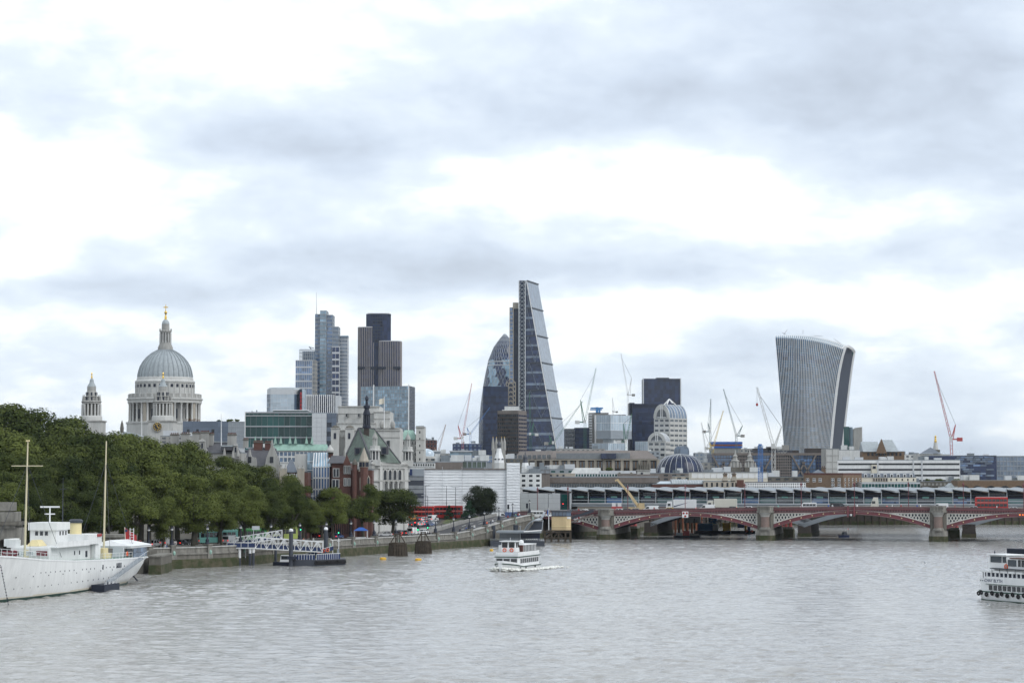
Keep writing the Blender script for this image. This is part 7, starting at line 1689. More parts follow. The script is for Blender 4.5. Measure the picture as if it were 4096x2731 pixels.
def make(kind,colr):
    t_ = T(kind,'','',(0,0,0)); c = VC[colr]
    if kind in ('car','taxi'):
        h = 1.45 if kind == 'car' else 1.72; b = M(); frust(b,-2.12,2.12,.86,.28,-2.08,2.1,.88,.62); frust(b,-2.08,2.1,.88,.62,-1.95,1.75,.80,.90); b.obj('body',c,t_)
        g_ = M(); frust(g_,-1.75,1.05,.78,.90,-1.25,.35,.62,h - .06); g_.obj('window_band',C['car_glass'],t_); r_ = M(); frust(r_,-1.3,.42,.645,h - .08,-1.2,.3,.60,h); r_.obj('roof',c,t_)
        pl = M(); pl.bar((-.35,-.79,.9),(-.35,-.64,h - .05),.1).bar((-.35,.79,.9),(-.35,.64,h - .05),.1).bar((1.05,-.78,.9),(.36,-.63,h - .05),.08).bar((1.05,.78,.9),(.36,.63,h - .05),.08).bar((-1.75,-.78,.9),(-1.25,-.63,h - .05),.12).bar((-1.75,.78,.9),(-1.25,.63,h - .05),.12); pl.obj('pillars',c,t_); wheels(t_,(-1.3,1.32),.8); lights(t_,2.1,-2.1,.6,.62)
    elif kind == 'van':
        b = M(); frust(b,-2.6,2.5,.95,.32,-2.6,2.45,.95,1.1); frust(b,-2.6,2.0,.94,1.1,-2.55,1.15,.82,2.15); b.obj('body',c,t_)
        for sy_ in (-1,1): M().extr([(1.85,sy_ * .955,1.15),(1.25,sy_ * .87,1.85),(.5,sy_ * .87,1.85),(.5,sy_ * .955,1.15)],(0,sy_ * .02,0)).obj('side_window',C['car_glass'],t_)
        M().add([(2.02,-.85,1.13),(2.02,.85,1.13),(1.3,.78,2.02),(1.3,-.78,2.02)],[(0,1,2,3)]).obj('windscreen',C['car_glass'],t_); M().box(-2.63,-.75,1.2,-2.56,.75,1.85).obj('rear_window',C['car_glass'],t_); wheels(t_,(-1.7,1.6),.86,.36); lights(t_,2.48,-2.6,.7,.8)
    elif kind == 'minibus':
        b = M(); frust(b,-2.8,2.6,.98,.35,-2.8,2.5,.98,1.2); frust(b,-2.8,2.2,.97,1.2,-2.75,1.4,.85,2.4); b.obj('body',c,t_)
        for sy_ in (-1,1):
            for k in range(4): M().extr([(-2.6 + k * 1.05,sy_ * .975,1.25),(-2.6 + k * 1.05,sy_ * .90,1.95),(-1.65 + k * 1.05,sy_ * .90,1.95),(-1.65 + k * 1.05,sy_ * .975,1.25)],(0,sy_ * .02,0)).obj('side_window',C['car_glass'],t_)
        M().add([(2.22,-.85,1.23),(2.22,.85,1.23),(1.55,.78,2.2),(1.55,-.78,2.2)],[(0,1,2,3)]).obj('windscreen',C['car_glass'],t_); wheels(t_,(-1.8,1.7),.88,.36); lights(t_,2.58,-2.8,.7,.8)
    elif kind == 'lorry':
        b = M(); frust(b,2.7,4.9,1.2,.5,2.7,4.8,1.2,1.6); frust(b,2.7,4.8,1.2,1.6,2.7,4.4,1.15,3.3); b.obj('cab',c,t_)
        M().box(-5.0,-1.25,1.1,2.4,1.25,3.9).obj('cargo_box',c,t_); M().box(-5.0,-.9,.7,2.8,.9,1.1).obj('chassis',C['dark'],t_)
        M().add([(4.82,-1.05,1.75),(4.82,1.05,1.75),(4.52,1.0,2.8),(4.52,-1.0,2.8)],[(0,1,2,3)]).obj('windscreen',C['car_glass'],t_)
        for sy_ in (-1,1): M().box(3.3,min(sy_ * 1.18,sy_ * 1.215),1.7,4.3,max(sy_ * 1.18,sy_ * 1.215),2.6).obj('side_window',C['car_glass'],t_)
        wheels(t_,(-4,-2.9,3.8),1.1,.5); lights(t_,4.88,-5.0,.95,.95)
    elif kind == 'lorry_cab':
        b = M(); frust(b,-1.3,1.2,1.2,.6,-1.3,1.1,1.2,1.8); frust(b,-1.3,1.1,1.2,1.8,-1.1,.3,1.1,3.9); b.obj('cab',c,t_); M().add([(1.12,-1.05,1.9),(1.12,1.05,1.9),(.75,1.0,2.8),(.75,-1.0,2.8)],[(0,1,2,3)]).obj('windscreen',C['car_glass'],t_)
        for sy_ in (-1,1): M().box(-.3,min(sy_ * 1.17,sy_ * 1.215),1.9,.75,max(sy_ * 1.17,sy_ * 1.215),2.7).obj('side_window',C['car_glass'],t_)
        M().box(-4,-.9,.7,-1.3,.9,1.0).obj('chassis',C['dark'],t_); wheels(t_,(-3.2,.4),1.1,.5); lights(t_,1.2,-4,.9,.95)
    elif kind in ('bus','coach'):
        H,L2 = (4.35,5.2) if kind == 'bus' else (3.6,5.6); b = M(); frust(b,-L2,L2,1.25,.35,-L2,L2 - .05,1.25,H - .25); frust(b,-L2,L2 - .05,1.25,H - .25,-L2 + .15,L2 - .35,1.1,H); b.obj('body',c,t_)
        if kind == 'bus': M().box(-L2 + .1,-1.15,H,L2 - .4,1.15,H + .06).obj('roof',C['white'],t_); M().box(-L2,-1.265,2.55,L2,1.265,2.62).obj('cream_band',C['cream'],t_)
        decks = ((1.3,2.2),(2.9,3.7)) if kind == 'bus' else ((1.7,2.9),)
        for z0,z1 in decks:
            for sy_ in (-1,1):
                for k in range(8):
                    x0 = -L2 + .3 + k * (2 * L2 - .9) / 8; M().box(x0,min(sy_ * 1.2,sy_ * 1.272),z0,x0 + (2 * L2 - .9) / 8 - .12,max(sy_ * 1.2,sy_ * 1.272),z1).obj('side_window',C['car_glass'],t_)
            M().box(L2 - .06,-1.1,z0 - (.1 if kind == 'bus' else .4),L2 + .02,1.1,z1 + .05).obj('windscreen',C['car_glass'],t_); M().box(-L2 - .02,-1.0,z0,-L2 + .05,1.0,z1).obj('rear_window',C['car_glass'],t_)
        if kind == 'bus': M().box(L2 - .03,-.8,2.55,L2 + .03,.8,2.8).obj('destination_blind',C['dark'],t_)
        wheels(t_,(-L2 + 2.2,L2 - 2.4),1.12,.5); lights(t_,L2,-L2,1.0,.8)
    return t_
VP = {}
VGROUP = {'car': 'cars in the traffic','taxi': 'taxis in the traffic','van': 'vans in the traffic','minibus': 'minibuses in the traffic','lorry': 'lorries on the bridge','lorry_cab': 'lorries on the bridge','bus': 'red double-decker buses','coach': 'coaches on the embankment'}
def vehicle(kind,colr,loc,rz,lab):
    if (kind,colr) not in VP: VP[(kind,colr)] = o = make(kind,colr)
    else: o = copy_tree(VP[(kind,colr)])
    o.location = loc; o.rotation_euler = (0,0,rz); tag(o,lab,kind.replace('_',' ').replace('lorry cab','lorry'),VGROUP[kind]); return o
def veh_g(kind,colr,px,y,rz,lab,dz=0.0):         # on the bank: solve the distance where that pixel row meets the ground
    lo,hi = 440.0,800.0
    for _ in range(40):
        d = (lo + hi) / 2
        if HY + (CZ - land_h(d) - .06) * F / d > y: lo = d
        else: hi = d
    vehicle(kind,colr,(X(px,d),d,land_h(d) + .06 + dz),rz,lab)
ER = math.atan2(1,.42)        # along the embankment, away from the camera
for a in (('car','white',535,2189,ER,'white car behind the ship stern flag'),('car','grey',580,2187,ER,'grey car behind the river wall right of the ensign'),('taxi','silver',622,2184,ER,'silver people carrier with lit tail lights near the first wall lamp'),('van','white',676,2181,ER,'white box-backed van under the left trees'),('car','dark',733,2179,ER,'dark car with red tail lights between two wall lamps'),('car','black',762,2176,ER,'black car in front of the red lorry'),
          ('coach','teal',868,2172,ER - .5,'teal coach parked beneath the trees'),('coach','green',985,2166,ER - .5,'dark green coach behind the white gangway'),('coach','lime',1120,2158,ER - .3,'lime and yellow coach behind the gangway end'),('van','silver',925,2172,ER,'silver van left of the gangway'),
          ('taxi','maroon',1266,2150,ER + 1.2,'dark red taxi beside the pier pile'),('coach','white',1335,2148,ER + 3.0,'white coach facing the camera behind the pier pile'),('car','blue',1352,2152,ER,'small blue car in front of the white coach'),
          ('car','grey',1492,2146,ER + .4,'dark grey car left of the white sports car'),('car','white',1542,2144,ER + 2.2,'white sports car by the river wall'),('van','grey',1478,2138,ER,'grey van beside the blue canopy'),('car','silver',1606,2136,ER,'silver car behind the first timber dolphin'),('car','grey',1630,2138,ER,'grey car between the timber dolphins'),('van','white',1655,2137,ER,'white van behind the second timber dolphin'),('car','white',1692,2134,ER + 3.1,'white car facing the camera right of the second dolphin'),('car','dark',1586,2140,ER,'dark car just left of the end tree'),
          ('taxi','taxi',1661,2080,ER,'yellow-brown taxi at the back of the queue by the bus'),('car','dark',1682,2082,ER,'dark car in the queue below the red bus'),('car','white',1703,2083,ER,'white car in the queue below the street lights'),('van','white',1732,2084,ER,'white van at the right of the queue'),('car','grey',1712,2092,ER,'grey car in the middle of the queue'),('car','silver',1728,2097,ER,'silver car in front of the pale ramp wall'),('car','white',1692,2102,ER,'white car at the front of the queue'),('taxi','black',1652,2104,ER,'black taxi by the red traffic light'),('car','blue',1718,2103,ER,'dark blue car behind the green signal')): veh_g(*a)
vehicle('bus','red',(X(1678,727),727,land_h(727) + .06),-.12,'red double-decker bus at the foot of the grey netted scaffold'); vehicle('bus','red',(X(1790,730),730,land_h(730) + .06),-.04,'red double-decker bus in front of the white sheeting behind the conifer')
vehicle('van','blue',(X(2053,706),706,6.9),-.1,'dark blue van on the ramp top by the sheeting'); vehicle('van','white',(X(2000,712),712,6.6),-.1,'white van left of the dark blue van'); vehicle('minibus','white',(X(2140,703),703,7.2),math.pi - .1,'white minibus on the ramp beside the pale station hall'); vehicle('car','white',(X(2200,706),706,7.4),math.pi - .2,'white car right of the ramp minibus')
BR = math.atan2(BU[1],BU[0])
for kind,colr,px,n,rev,lab in (('car','dark',2278,-12,1,'dark car above the yellow hut roof'),('car','grey',2305,-9,1,'grey car beside the stair top'),('car','white',2333,-7,1,'white hatchback left of the first bridge pier'),('car','dark',2362,-12,1,'dark car behind the stair head'),('car','silver',2410,-12,1,'silver car behind the first bridge pier'),('car','white',2470,-7,1,'small white car right of the first bridge pier'),('car','dark',2502,-9,1,'dark car below the crane boom'),('car','grey',2536,-7,1,'grey car at the crane boom foot'),('van','white',2602,-8,1,'white van right of the crane boom'),('car','yellow',2672,-6,1,'yellow car in front of the white lorry cab'),('lorry','white',2722,-14,1,'white lorry with a dark blue diagonal stripe'),('van','white',2826,-7,1,'small white van between the two lorries'),('lorry','cream',2884,-14,1,'tall cream box lorry with plain sides'),('car','dark',2922,-6,1,'dark car in front of the cream lorry'),('car','white',2986,-7,1,'white car left of the middle pier'),('minibus','white',3228,-9,1,'white minibus right of the middle pier'),('van','black',3350,-9,0,'long black van above the central arch'),('lorry_cab','cream',3494,-14,1,'cream lorry cab without a trailer'),('van','white',3756,-9,1,'white van above the right pier'),('car','silver',3884,-9,1,'silver car left of the red bus on the bridge'),('bus','red',3960,-14,1,'red double-decker bus on the right of the bridge'),('car','white',4042,-7,1,'white car right of the red bus on the bridge')):
    s = at_s(px,n); vehicle(kind,colr,BP(s,n,zpar(s) - 1.1),BR + (math.pi if rev else 0),lab)
    if lab.startswith('white lorry'): 
        st_ = M().extr([BP(s - 2.2,n + 1.27,zpar(s) + .3),BP(s - 2.2,n + 1.27,zpar(s) + .7),BP(s + 3.2,n + 1.27,zpar(s) + 2.0)],(BN[0] * .02,BN[1] * .02,0)); o = st_.obj('side_stripe',C['navy'],None); root = VP[('lorry','white')]; bpy.context.view_layer.update(); o.parent = root; o.matrix_parent_inverse = root.matrix_world.inverted()
# mobile crane on the bridge and red tipper
s = at_s(2545,-18); c = BP(s,-18,zpar(s) - 1.1)
t_ = T('mobile_crane','mobile crane with a raised ochre telescopic boom on the bridge','crane',c); dc = c[1]
M().bar(P(2558,2030,dc),P(2508,1962,dc),.75,.9).obj('boom_base',C['hut_yellow'],t_); M().bar(P(2510,1965,dc),P(2470,1918,dc),.6,.7).obj('boom_extension',C['hut_yellow'],t_); M().bar(P(2474,1917,dc),P(2460,1922,dc),.5).obj('boom_head',C['hut_yellow'],t_)
M().box(c[0] - 3,dc - 1.2,c[2] + .5,c[0] + 5,dc + 1.2,c[2] + 1.6).obj('carrier',C['hut_yellow'],t_); M().box(c[0] + .6,dc - 1,c[2] + 1.6,c[0] + 2.6,dc + 1,c[2] + 3).obj('cab',C['hut_yellow'],t_); M().bar(P(2545,2032,dc),P(2524,1994,dc),.16).obj('lift_ram',C['metal_light'],t_)
for k in range(4): M().tube((c[0] - 2 + k * 2,dc - 1.25,c[2] + .5),(c[0] - 2 + k * 2,dc + 1.25,c[2] + .5),.5,n=12).obj('wheel',C['rubber'],t_)
s = at_s(2466,-20); c = BP(s,-20,zpar(s) - 1.1); t_ = T('red_plant_trailer','red machine trailer with two white blocks on the bridge','trailer',c)
M().box(c[0] - 1.8,c[1] - 1,c[2] + .8,c[0] + 1.8,c[1] + 1,c[2] + 2.0).obj('body',C['crane_red'],t_)
for dx in (-1.0,.9): M().box(c[0] + dx - .6,c[1] - .6,c[2] + 2.0,c[0] + dx + .6,c[1] + .6,c[2] + 3.2).obj('block',C['white'],t_)
for dx in (-1.1,1.1): M().tube((c[0] + dx,c[1] - 1.1,c[2] + .45),(c[0] + dx,c[1] + 1.1,c[2] + .45),.45,n=10).obj('wheel',C['rubber'],t_)
# blue canopy and stone embankment structures on the left
d = 578; t_ = T('blue_canopy','bright blue canopy stall behind the river wall','canopy',(X(1445,d),d,3.5)); cx = X(1445,d)
M().add([(cx - 1.9,d - 1.5,Z(2121,d)),(cx + 1.9,d - 1.5,Z(2121,d)),(cx + 1.9,d + 1.5,Z(2121,d)),(cx - 1.9,d + 1.5,Z(2121,d)),(cx - .5,d,Z(2108,d)),(cx + .5,d,Z(2108,d))],[(0,1,5,4),(1,2,5),(2,3,4,5),(3,0,4),(3,2,1,0)]).obj('roof',C['blue'],t_)
for dx in (-1.7,1.7):
    for dy in (-1.3,1.3): M().tube((cx + dx,d + dy,3.3),(cx + dx,d + dy,Z(2120,d)),.06,n=6).obj('leg',C['white'],t_)
M().box(cx - 1.3,d - 1,3.4,cx + 1.3,d + .8,4.5).obj('counter',C['white'],t_)
d = 437; t_ = T('stone_landing_arch','weathered grey stone landing arch with stepped top at the left edge','monument',(X(10,d),d,3.5)); zz = lambda y: Z(y,d)
for nm,px1,y0,y1,dp,mt in (('attic_block',58,2008,2042,5,'granite'),('attic_step',74,2046,2084,6,'granite'),('cornice',96,2085,2098,8,'stone_dark'),('frieze',80,2098,2110,7,'granite')): M().box(X(-160,d),d - dp / 2,zz(y1),X(px1,d),d + dp / 2,zz(y0)).obj(nm,C[mt],t_)
ac = [P(18 + 24 * math.cos(k * math.pi / 8),2172 - 12 * math.sin(k * math.pi / 8) * 1.5,d - 3) for k in range(9)]
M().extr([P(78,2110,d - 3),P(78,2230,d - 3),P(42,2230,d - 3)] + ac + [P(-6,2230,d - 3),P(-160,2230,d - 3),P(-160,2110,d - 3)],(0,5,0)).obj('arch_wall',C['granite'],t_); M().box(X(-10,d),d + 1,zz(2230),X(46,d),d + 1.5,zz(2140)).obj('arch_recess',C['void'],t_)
d = 458; t_ = T('stone_stair_pier','square carved stone pier behind the ship stern','pier',(X(440,d),d,3.5))
M().box(X(392,d),d,-1,X(484,d),d + 5,Z(2146,d)).obj('shaft',C['stone_dark'],t_); M().box(X(388,d),d - .3,Z(2148,d),X(488,d),d + 5.3,Z(2137,d)).obj('cap',C['granite'],t_); M().box(X(372,d),d - .6,-1,X(496,d),d + 5,Z(2182,d)).obj('plinth',C['granite'],t_)
for px in (412,440,466): M().extr([P(px - 9,2180,d - .12),P(px - 9,2160,d - .12),P(px,2152,d - .12),P(px + 9,2160,d - .12),P(px + 9,2180,d - .12)],(0,.1,0)).obj('carved_panel',C['granite'],t_)
d = 490; t_ = T('red_kiosk','red telephone kiosk behind the ship flag','kiosk',(X(562,d),d,3.6)); x = X(562,d)
M().box(x - .5,d - .5,3.6,x + .5,d + .5,5.9).obj('body',C['red'],t_); M().lathe(x,d,[(.6,5.9),(.45,6.15),(.05,6.3)],4,math.pi / 4).obj('roof',C['red'],t_); M().box(x - .35,d - .53,4.2,x + .35,d - .5,5.6).obj('glazing',C['glass'],t_)
# pale ramp wall and rails
t_ = T('ramp_wall','pale concrete wall and railing between the ramp and the queue of cars','wall',(-30,660,4)); mm,rr = [],[]
for i,p in enumerate(wp):
    if p[1] < 610: continue
    q = Vector(p) - path_n(i) * (rw_(p[1]) + .1); q2 = Vector(p) - path_n(i) * (rw_(p[1]) + .5); z_ = max(road_z(p[1],q.y),land_h(q.y)) + (.9 if p[1] > 640 else .5); mm.append([(q.x,q.y,2.5),(q.x,q.y,z_),(q2.x,q2.y,z_),(q2.x,q2.y,2.5)]); rr.append((q2.x,q2.y,z_))
M().loft(mm).obj('wall_face',C['concrete'],t_)
rl_ = M()
for a,b in zip(rr,rr[1:]): rl_.bar((a[0],a[1],a[2] + .9),(b[0],b[1],b[2] + .9),.08); rl_.bar((a[0],a[1],a[2] + .45),(b[0],b[1],b[2] + .45),.06); rl_.bar(a,(a[0],a[1],a[2] + .95),.1)
rl_.obj('railing',C['dark'],t_)
# far river wall seen through the arches
fw = T('far_river_wall','dark timbered river wall on the far bank seen through the bridge arches','wall',(120,900,0)); fp_ = [(shore_x(d),d) for d in (717,745,760,800,830,880,925,940)] + [(600,945)]
for k,(a,b) in enumerate(zip(fp_,fp_[1:])):
    u = (Vector(b) - Vector(a)); Ln = u.length; u.normalize(); M().ob(a,(u.x,u.y),0,Ln,-1,.3,-2,1.6).obj('algae_band',C['algae'],fw); M().ob(a,(u.x,u.y),0,Ln,-1,.2,1.6,6.5 if k < 6 else 6.0).obj('wall_face',C['stone_dark'] if k % 2 else C['dark_brown'],fw)
    for j in range(int(Ln / 3.2)):
        if k > 3 and j < 60: M().ob(a,(u.x,u.y),j * 3.2,j * 3.2 + .45,.3,.7,-2,4.2).obj('fender_pile',C['timber'],fw)

# ================================================================ thin haze over the whole place
hz = M().box(-32000,-400,-1.5,32000,41000,320).obj('haze',None,None,kind='stuff'); tag(hz,'thin pale blue haze over the river and city','haze')
hm = bpy.data.materials.new('haze_air'); hm.use_nodes = True; ht = hm.node_tree; ht.nodes.clear(); hv = ht.nodes.new('ShaderNodeVolumePrincipled'); ho = ht.nodes.new('ShaderNodeOutputMaterial')
hv.inputs['Color'].default_value = (.80,.90,1.0,1); hv.inputs['Density'].default_value = 2.2e-5; hv.inputs['Anisotropy'].default_value = .2; ht.links.new(hv.outputs[0],ho.inputs['Volume']); hz.data.materials.append(hm)
# ================================================================ boats and piers
def loc2w(o,h):                       # plan frame: x along heading h from point o, y to the left of it
    l = (-h[1],h[0]); return lambda x,y,z: Vector((o[0] + h[0] * x + l[0] * y,o[1] + h[1] * x + l[1] * y,z))
class BT:                              # boat builder: boxes given in the boat's own frame
    def __init__(s,name,label,cat,o,h,group=None): s.W = loc2w(o,h); s.h = h; s.root = T(name,label,cat,(o[0],o[1],0),group)
    def box(s,nm,mt,x0,x1,y0,y1,z0,z1,par=None,tx=0.0,ty=0.0):
        W = s.W; a = [W(x0,y0,z0),W(x1,y0,z0),W(x1,y1,z0),W(x0,y1,z0)]; b = [W(x0 + tx,y0 + ty,z1),W(x1 - tx,y0 + ty,z1),W(x1 - tx,y1 - ty,z1),W(x0 + tx,y1 - ty,z1)]
        return M().add(a + b,[(0,3,2,1),(4,5,6,7),(0,1,5,4),(1,2,6,5),(2,3,7,6),(3,0,4,7)]).obj(nm,C[mt],par or s.root)
    def bar(s,nm,mt,pts,w,par=None):
        mm = M()
        for a,b in zip(pts,pts[1:]): mm.bar(s.W(*a),s.W(*b),w)
        return mm.obj(nm,C[mt],par or s.root)
    def disc(s,nm,mt,x,y,z,r,nx=0,ny=1,t=.06,par=None,n=10):
        a = s.W(x,y,z); b = s.W(x + nx * t,y + ny * t,z); return M().tube(a,b,r,n=n).obj(nm,C[mt],par or s.root)
    def ring(s,x,y,z,r=.38,nx=0,ny=1,mt='orange',nm='life_ring',th=.1):
        return M().torus(s.W(x,y,z),s.W(nx,ny,0) - s.W(0,0,0),r,th,12,6).obj(nm,C[mt],s.root)
    def hull(s,nm,mt,st,lv):       # st: stations (x, [half-beam at each level]); lv(x) -> heights
        rings = []
        for x,hb in st:
            z = lv(x); rings.append([s.W(x,-b,q) for b,q in zip(hb[::-1],z[::-1])] + [s.W(x,b,q) for b,q in zip(hb,z)])
        return M().loft(rings).obj(nm,C[mt],s.root,True)
    def text(s,body,x,y,z,size,mt,nx,ny,par=None):
        cu = bpy.data.curves.new('lettering','FONT'); cu.body = body; cu.size = size; cu.align_x = 'CENTER'; cu.extrude = .01
        o = bpy.data.objects.new('tmp',cu); COL.objects.link(o); dg = bpy.context.evaluated_depsgraph_get(); me = bpy.data.meshes.new_from_object(o.evaluated_get(dg)); bpy.data.objects.remove(o)
        nv = (s.W(nx,ny,0) - s.W(0,0,0)).normalized(); rt = Vector((-nv.y,nv.x,0)); mat = Matrix(((rt.x,0,nv.x,0),(rt.y,0,nv.y,0),(0,1,0,0),(0,0,0,1)))
        me.transform(mat); me.materials.clear(); me.materials.append(C[mt]); return inst('lettering',me,par or s.root,s.W(x,y,z))
# ---- white moored ship
B = BT('white_ship','large white moored ship with two yellow masts and a yellow funnel on the left','ship',(-75.5,424),(-.16,-.987))
deck = lambda x: lerp([(-4,5.0),(10,5.2),(30,5.5),(50,6.2),(62,7.2),(84,8.6)],x)
st = [(-4.2,(.3,.8,2.2,3.2)),(-2.5,(.5,1.5,3.4,4.2)),(1,(1.4,3.2,4.4,4.7)),(8,(3.4,4.6,5.0,5.1)),(20,(4.6,5.2,5.3,5.3)),(40,(4.8,5.2,5.3,5.3)),(55,(3.8,4.3,4.8,5.1)),(66,(2.2,2.8,3.8,4.7)),(75,(.8,1.2,2.4,3.8)),(81,(.1,.25,1.0,2.2)),(84,(.05,.08,.2,.5))]
B.hull('hull','white_ship',st,lambda x: [lerp([(-4.2,3.6),(-2.5,2.2),(1,.8),(6,.35),(84,.35)],x),lerp([(-4.2,4.0),(-2.5,2.9),(1,1.9),(8,1.5),(84,1.6)],x),lerp([(-4.2,4.5),(0,3.8),(84,4.2)],x),deck(x)])
B.hull('boot_topping','green_paint',[(x,(a * .9,a * 1.0)) for x,(a,b,c,d_) in st if x >= 1 and x < 83],lambda x: [-1.2,.36])
B.hull('waterline_stain','cream',[(x,(a * 1.003,a * 1.0 + (b - a) * .28)) for x,(a,b,c,d_) in st if 1 <= x < 83],lambda x: [.36,.68])
dm('ship_deck',(.16,.26,.22),.8); dm('banner_red',(.16,.02,.03),.6)
B.hull('deck','ship_deck',[(x,(h[3] * .94,h[3] * .94)) for x,h in st[1:-1]],lambda x: [deck(x) - .1,deck(x) + .03])
B.hull('rubbing_strake','white',[(x,(h[3] * 1.012,h[3] * 1.012)) for x,h in st],lambda x: [deck(x) - .28,deck(x) - .12])
def hb(x,z):                          # half-beam of the hull at x and height z
    for (x0,a),(x1,b) in zip(st,st[1:]):
        if x0 <= x <= x1:
            f = (x - x0) / (x1 - x0); h = [p + (q - p) * f for p,q in zip(a,b)]; zz_ = [.35,1.55,4.0,deck(x)]; return lerp(list(zip(zz_,h)),z)
    return 3
for k in range(30):
    x = 14 + k * 2.05
    if k not in (7,12): B.disc('porthole','dark',x,hb(x,4.0) - .03,4.0 + (x - 30) * .012,.13,t=.08)
    if k % 3 == 0: B.disc('porthole','dark',x + .8,hb(x,4.0) - .03,3.5 + (x - 30) * .012,.10,t=.08)
for k in range(17): x = 20 + k * 2.7; B.disc('porthole','dark',x,hb(x,2.0) - .03,2.0,.12,t=.08)
for x in (26,18.4,17.6,16.8,16.0): B.box('hull_window','dark',x - .22,x + .22,hb(x,4) - .1,hb(x,4) + .05,3.6,4.5)
B.box('deckhouse','white_ship',30,48,-3.4,3.4,5.5,8.2); B.box('aft_deckhouse','white_ship',21,30,-3.0,3.0,5.4,8.3); B.box('bridge_deck','white_ship',31,47,-4.6,4.6,8.2,8.42)
B.box('bridge_bulwark','white_ship',46.7,46.9,-4.5,-2.2,8.42,9.6); B.box('bridge_bulwark','white_ship',31,46.8,4.4,4.55,8.42,9.2); B.box('wing','white_ship',42,46.8,-5.2,-4.3,8.42,9.7)
wh = B.box('wheelhouse','white_ship',36,41.6,-2.5,2.3,8.42,12.3); B.box('wheelhouse_brow','white_ship',35.6,42.0,-2.75,2.55,11.1,12.45,wh)
for y in (-1.3,-.4,.5): B.box('wheelhouse_window','car_glass',41.5,41.68,y - .26,y + .26,10.2,10.9,wh)
for x in (37,38.4,39.8): B.box('wheelhouse_window','car_glass',x - .25,x + .25,2.25,2.36,10.2,10.9,wh)
for y in (-2.0,.6): B.disc('deckhouse_porthole','dark',48,y,7.2,.22,1,0,.06)
B.box('deckhouse_door','yellow',48,48.06,-1.1,-.2,6.0,7.9)
for x in (33,35.5): B.box('deckhouse_window','dark',x - .2,x + .2,3.38,3.46,6.6,7.3)
for x,z in ((23,7.3),(28.5,6.6)): B.box('deckhouse_window','dark',x - .5,x + .5,2.98,3.07,z - .6,z + .5)
B.box('flag_deck','white_ship',24,31,-1.5,4.3,8.3,10.1); B.box('red_locker','red',24.5,26.5,4.3,4.5,9.6,10.1)
fu = B.W(27.5,.6,0); M().lathe(fu.x,fu.y,[(1.05,8.3),(1.05,12.2)],20).obj('funnel',C['yellow'],B.root,True); M().lathe(fu.x,fu.y,[(1.25,12.1),(1.28,12.5),(1.0,12.75)],20).obj('funnel_cap',C['metal_dark'],B.root,True)
for x,zt,nm in ((50.3,26.6,'foremast'),(11,27.2,'mainmast')):
    a = B.W(x,0,5.2); b = B.W(x - .8,0,zt); ms = M().tube(a,b,.22,.11,10).obj(nm,C['mast_cream'],B.root,True)
    if x > 20: c = a.lerp(b,.80); M().bar(c - Vector((2.7,0,0)),c + Vector((2.7,0,0)),.15).obj('yard',C['mast_cream'],ms); M().box(b.x - .3,b.y - .3,b.z - .1,b.x + .3,b.y + .3,b.z + .15).obj('mast_cap',C['yellow'],ms)
    st_ = M()
    for dx,dy in ((7,3.8),(5,-3.8),(-8,3.6),(-7,-3.6)): st_.bar(b - Vector((0,0,4)),B.W(x + dx,dy,deck(x + dx) + .5),.05)
    st_.obj('rigging',C['metal_dark'],ms)
a = B.W(38.8,0,12.4); M().tube(a,a + Vector((0,0,2.6)),.12).obj('radar_post',C['white'],B.root); M().bar(a + Vector((-1.7,0,2.75)),a + Vector((1.7,0,2.75)),.28).obj('radar_scanner',C['white'],B.root); M().bar(a + Vector((-.9,0,1.5)),a + Vector((.9,0,1.5)),.2).obj('radar_scanner',C['white'],B.root)
a = B.W(36.5,1.5,12.3); M().tube(a,a + Vector((0,0,8.0)),.1,.04).bar(a + Vector((-.6,0,6)),a + Vector((.6,0,6)),.08).obj('signal_mast',C['metal_dark'],B.root)
B.box('yellow_winch','yellow',18,20.5,1.0,3.4,5.3,7.3); B.box('yellow_winch','yellow',15.6,18,1.4,3.2,5.3,6.3); B.box('red_raft','orange',19,21,-.2,.9,7.3,7.8); B.box('boat_cover','yellow',42.5,46,-1.4,1.0,8.45,9.5,None,.6,.7); B.box('deck_locker','metal_light',9.6,10.4,1.6,3.6,5.3,7.2); B.box('vent_house','white_ship',24.6,26.2,3.1,3.9,5.4,8.2)
for x0,x1,side in ((9,30,1),(48,76,1),(48,76,-1)):
    rl_ = M(); n = int((x1 - x0) / 1.8); pr_ = None
    for k in range(n + 1):
        x = x0 + (x1 - x0) * k / n; y = side * (hb(x,deck(x)) - .15); p0,p1 = B.W(x,y,deck(x)),B.W(x,y,deck(x) + 1.05); rl_.bar(p0,p1,.06)
        if pr_: rl_.bar(pr_[1],p1,.06); rl_.bar(pr_[0].lerp(pr_[1],.5),p0.lerp(p1,.5),.04)
        pr_ = (p0,p1)
    rl_.obj('deck_rail',C['white'],B.root)
aw = B.box('stern_awning','white',-3.6,8.6,-4.5,4.5,6.9,7.3,None,.0,.0); W = B.W
M().add([W(-3.8,-4.7,7.3),W(8.8,-4.7,7.3),W(8.8,4.7,7.3),W(-3.8,4.7,7.3),W(-2.6,0,8.3),W(8,0,8.4)],[(0,1,5,4),(1,2,5),(2,3,4,5),(3,0,4)]).obj('awning_roof',C['white'],aw)
for k in range(7):
    for z in (5.15,6.05): x = -2.4 + k * 1.5; B.box('awning_pane','glass_grey',x,x + 1.4,lerp([(-3,3.9),(2,4.7),(9,5.0)],x) - .1,lerp([(-3,3.9),(2,4.7),(9,5.0)],x),z,z + .82)
for k in range(5): B.box('awning_pane','glass_grey',-3.6,-3.5,-3.4 + k * 1.4,-2.1 + k * 1.4,5.2,6.8)
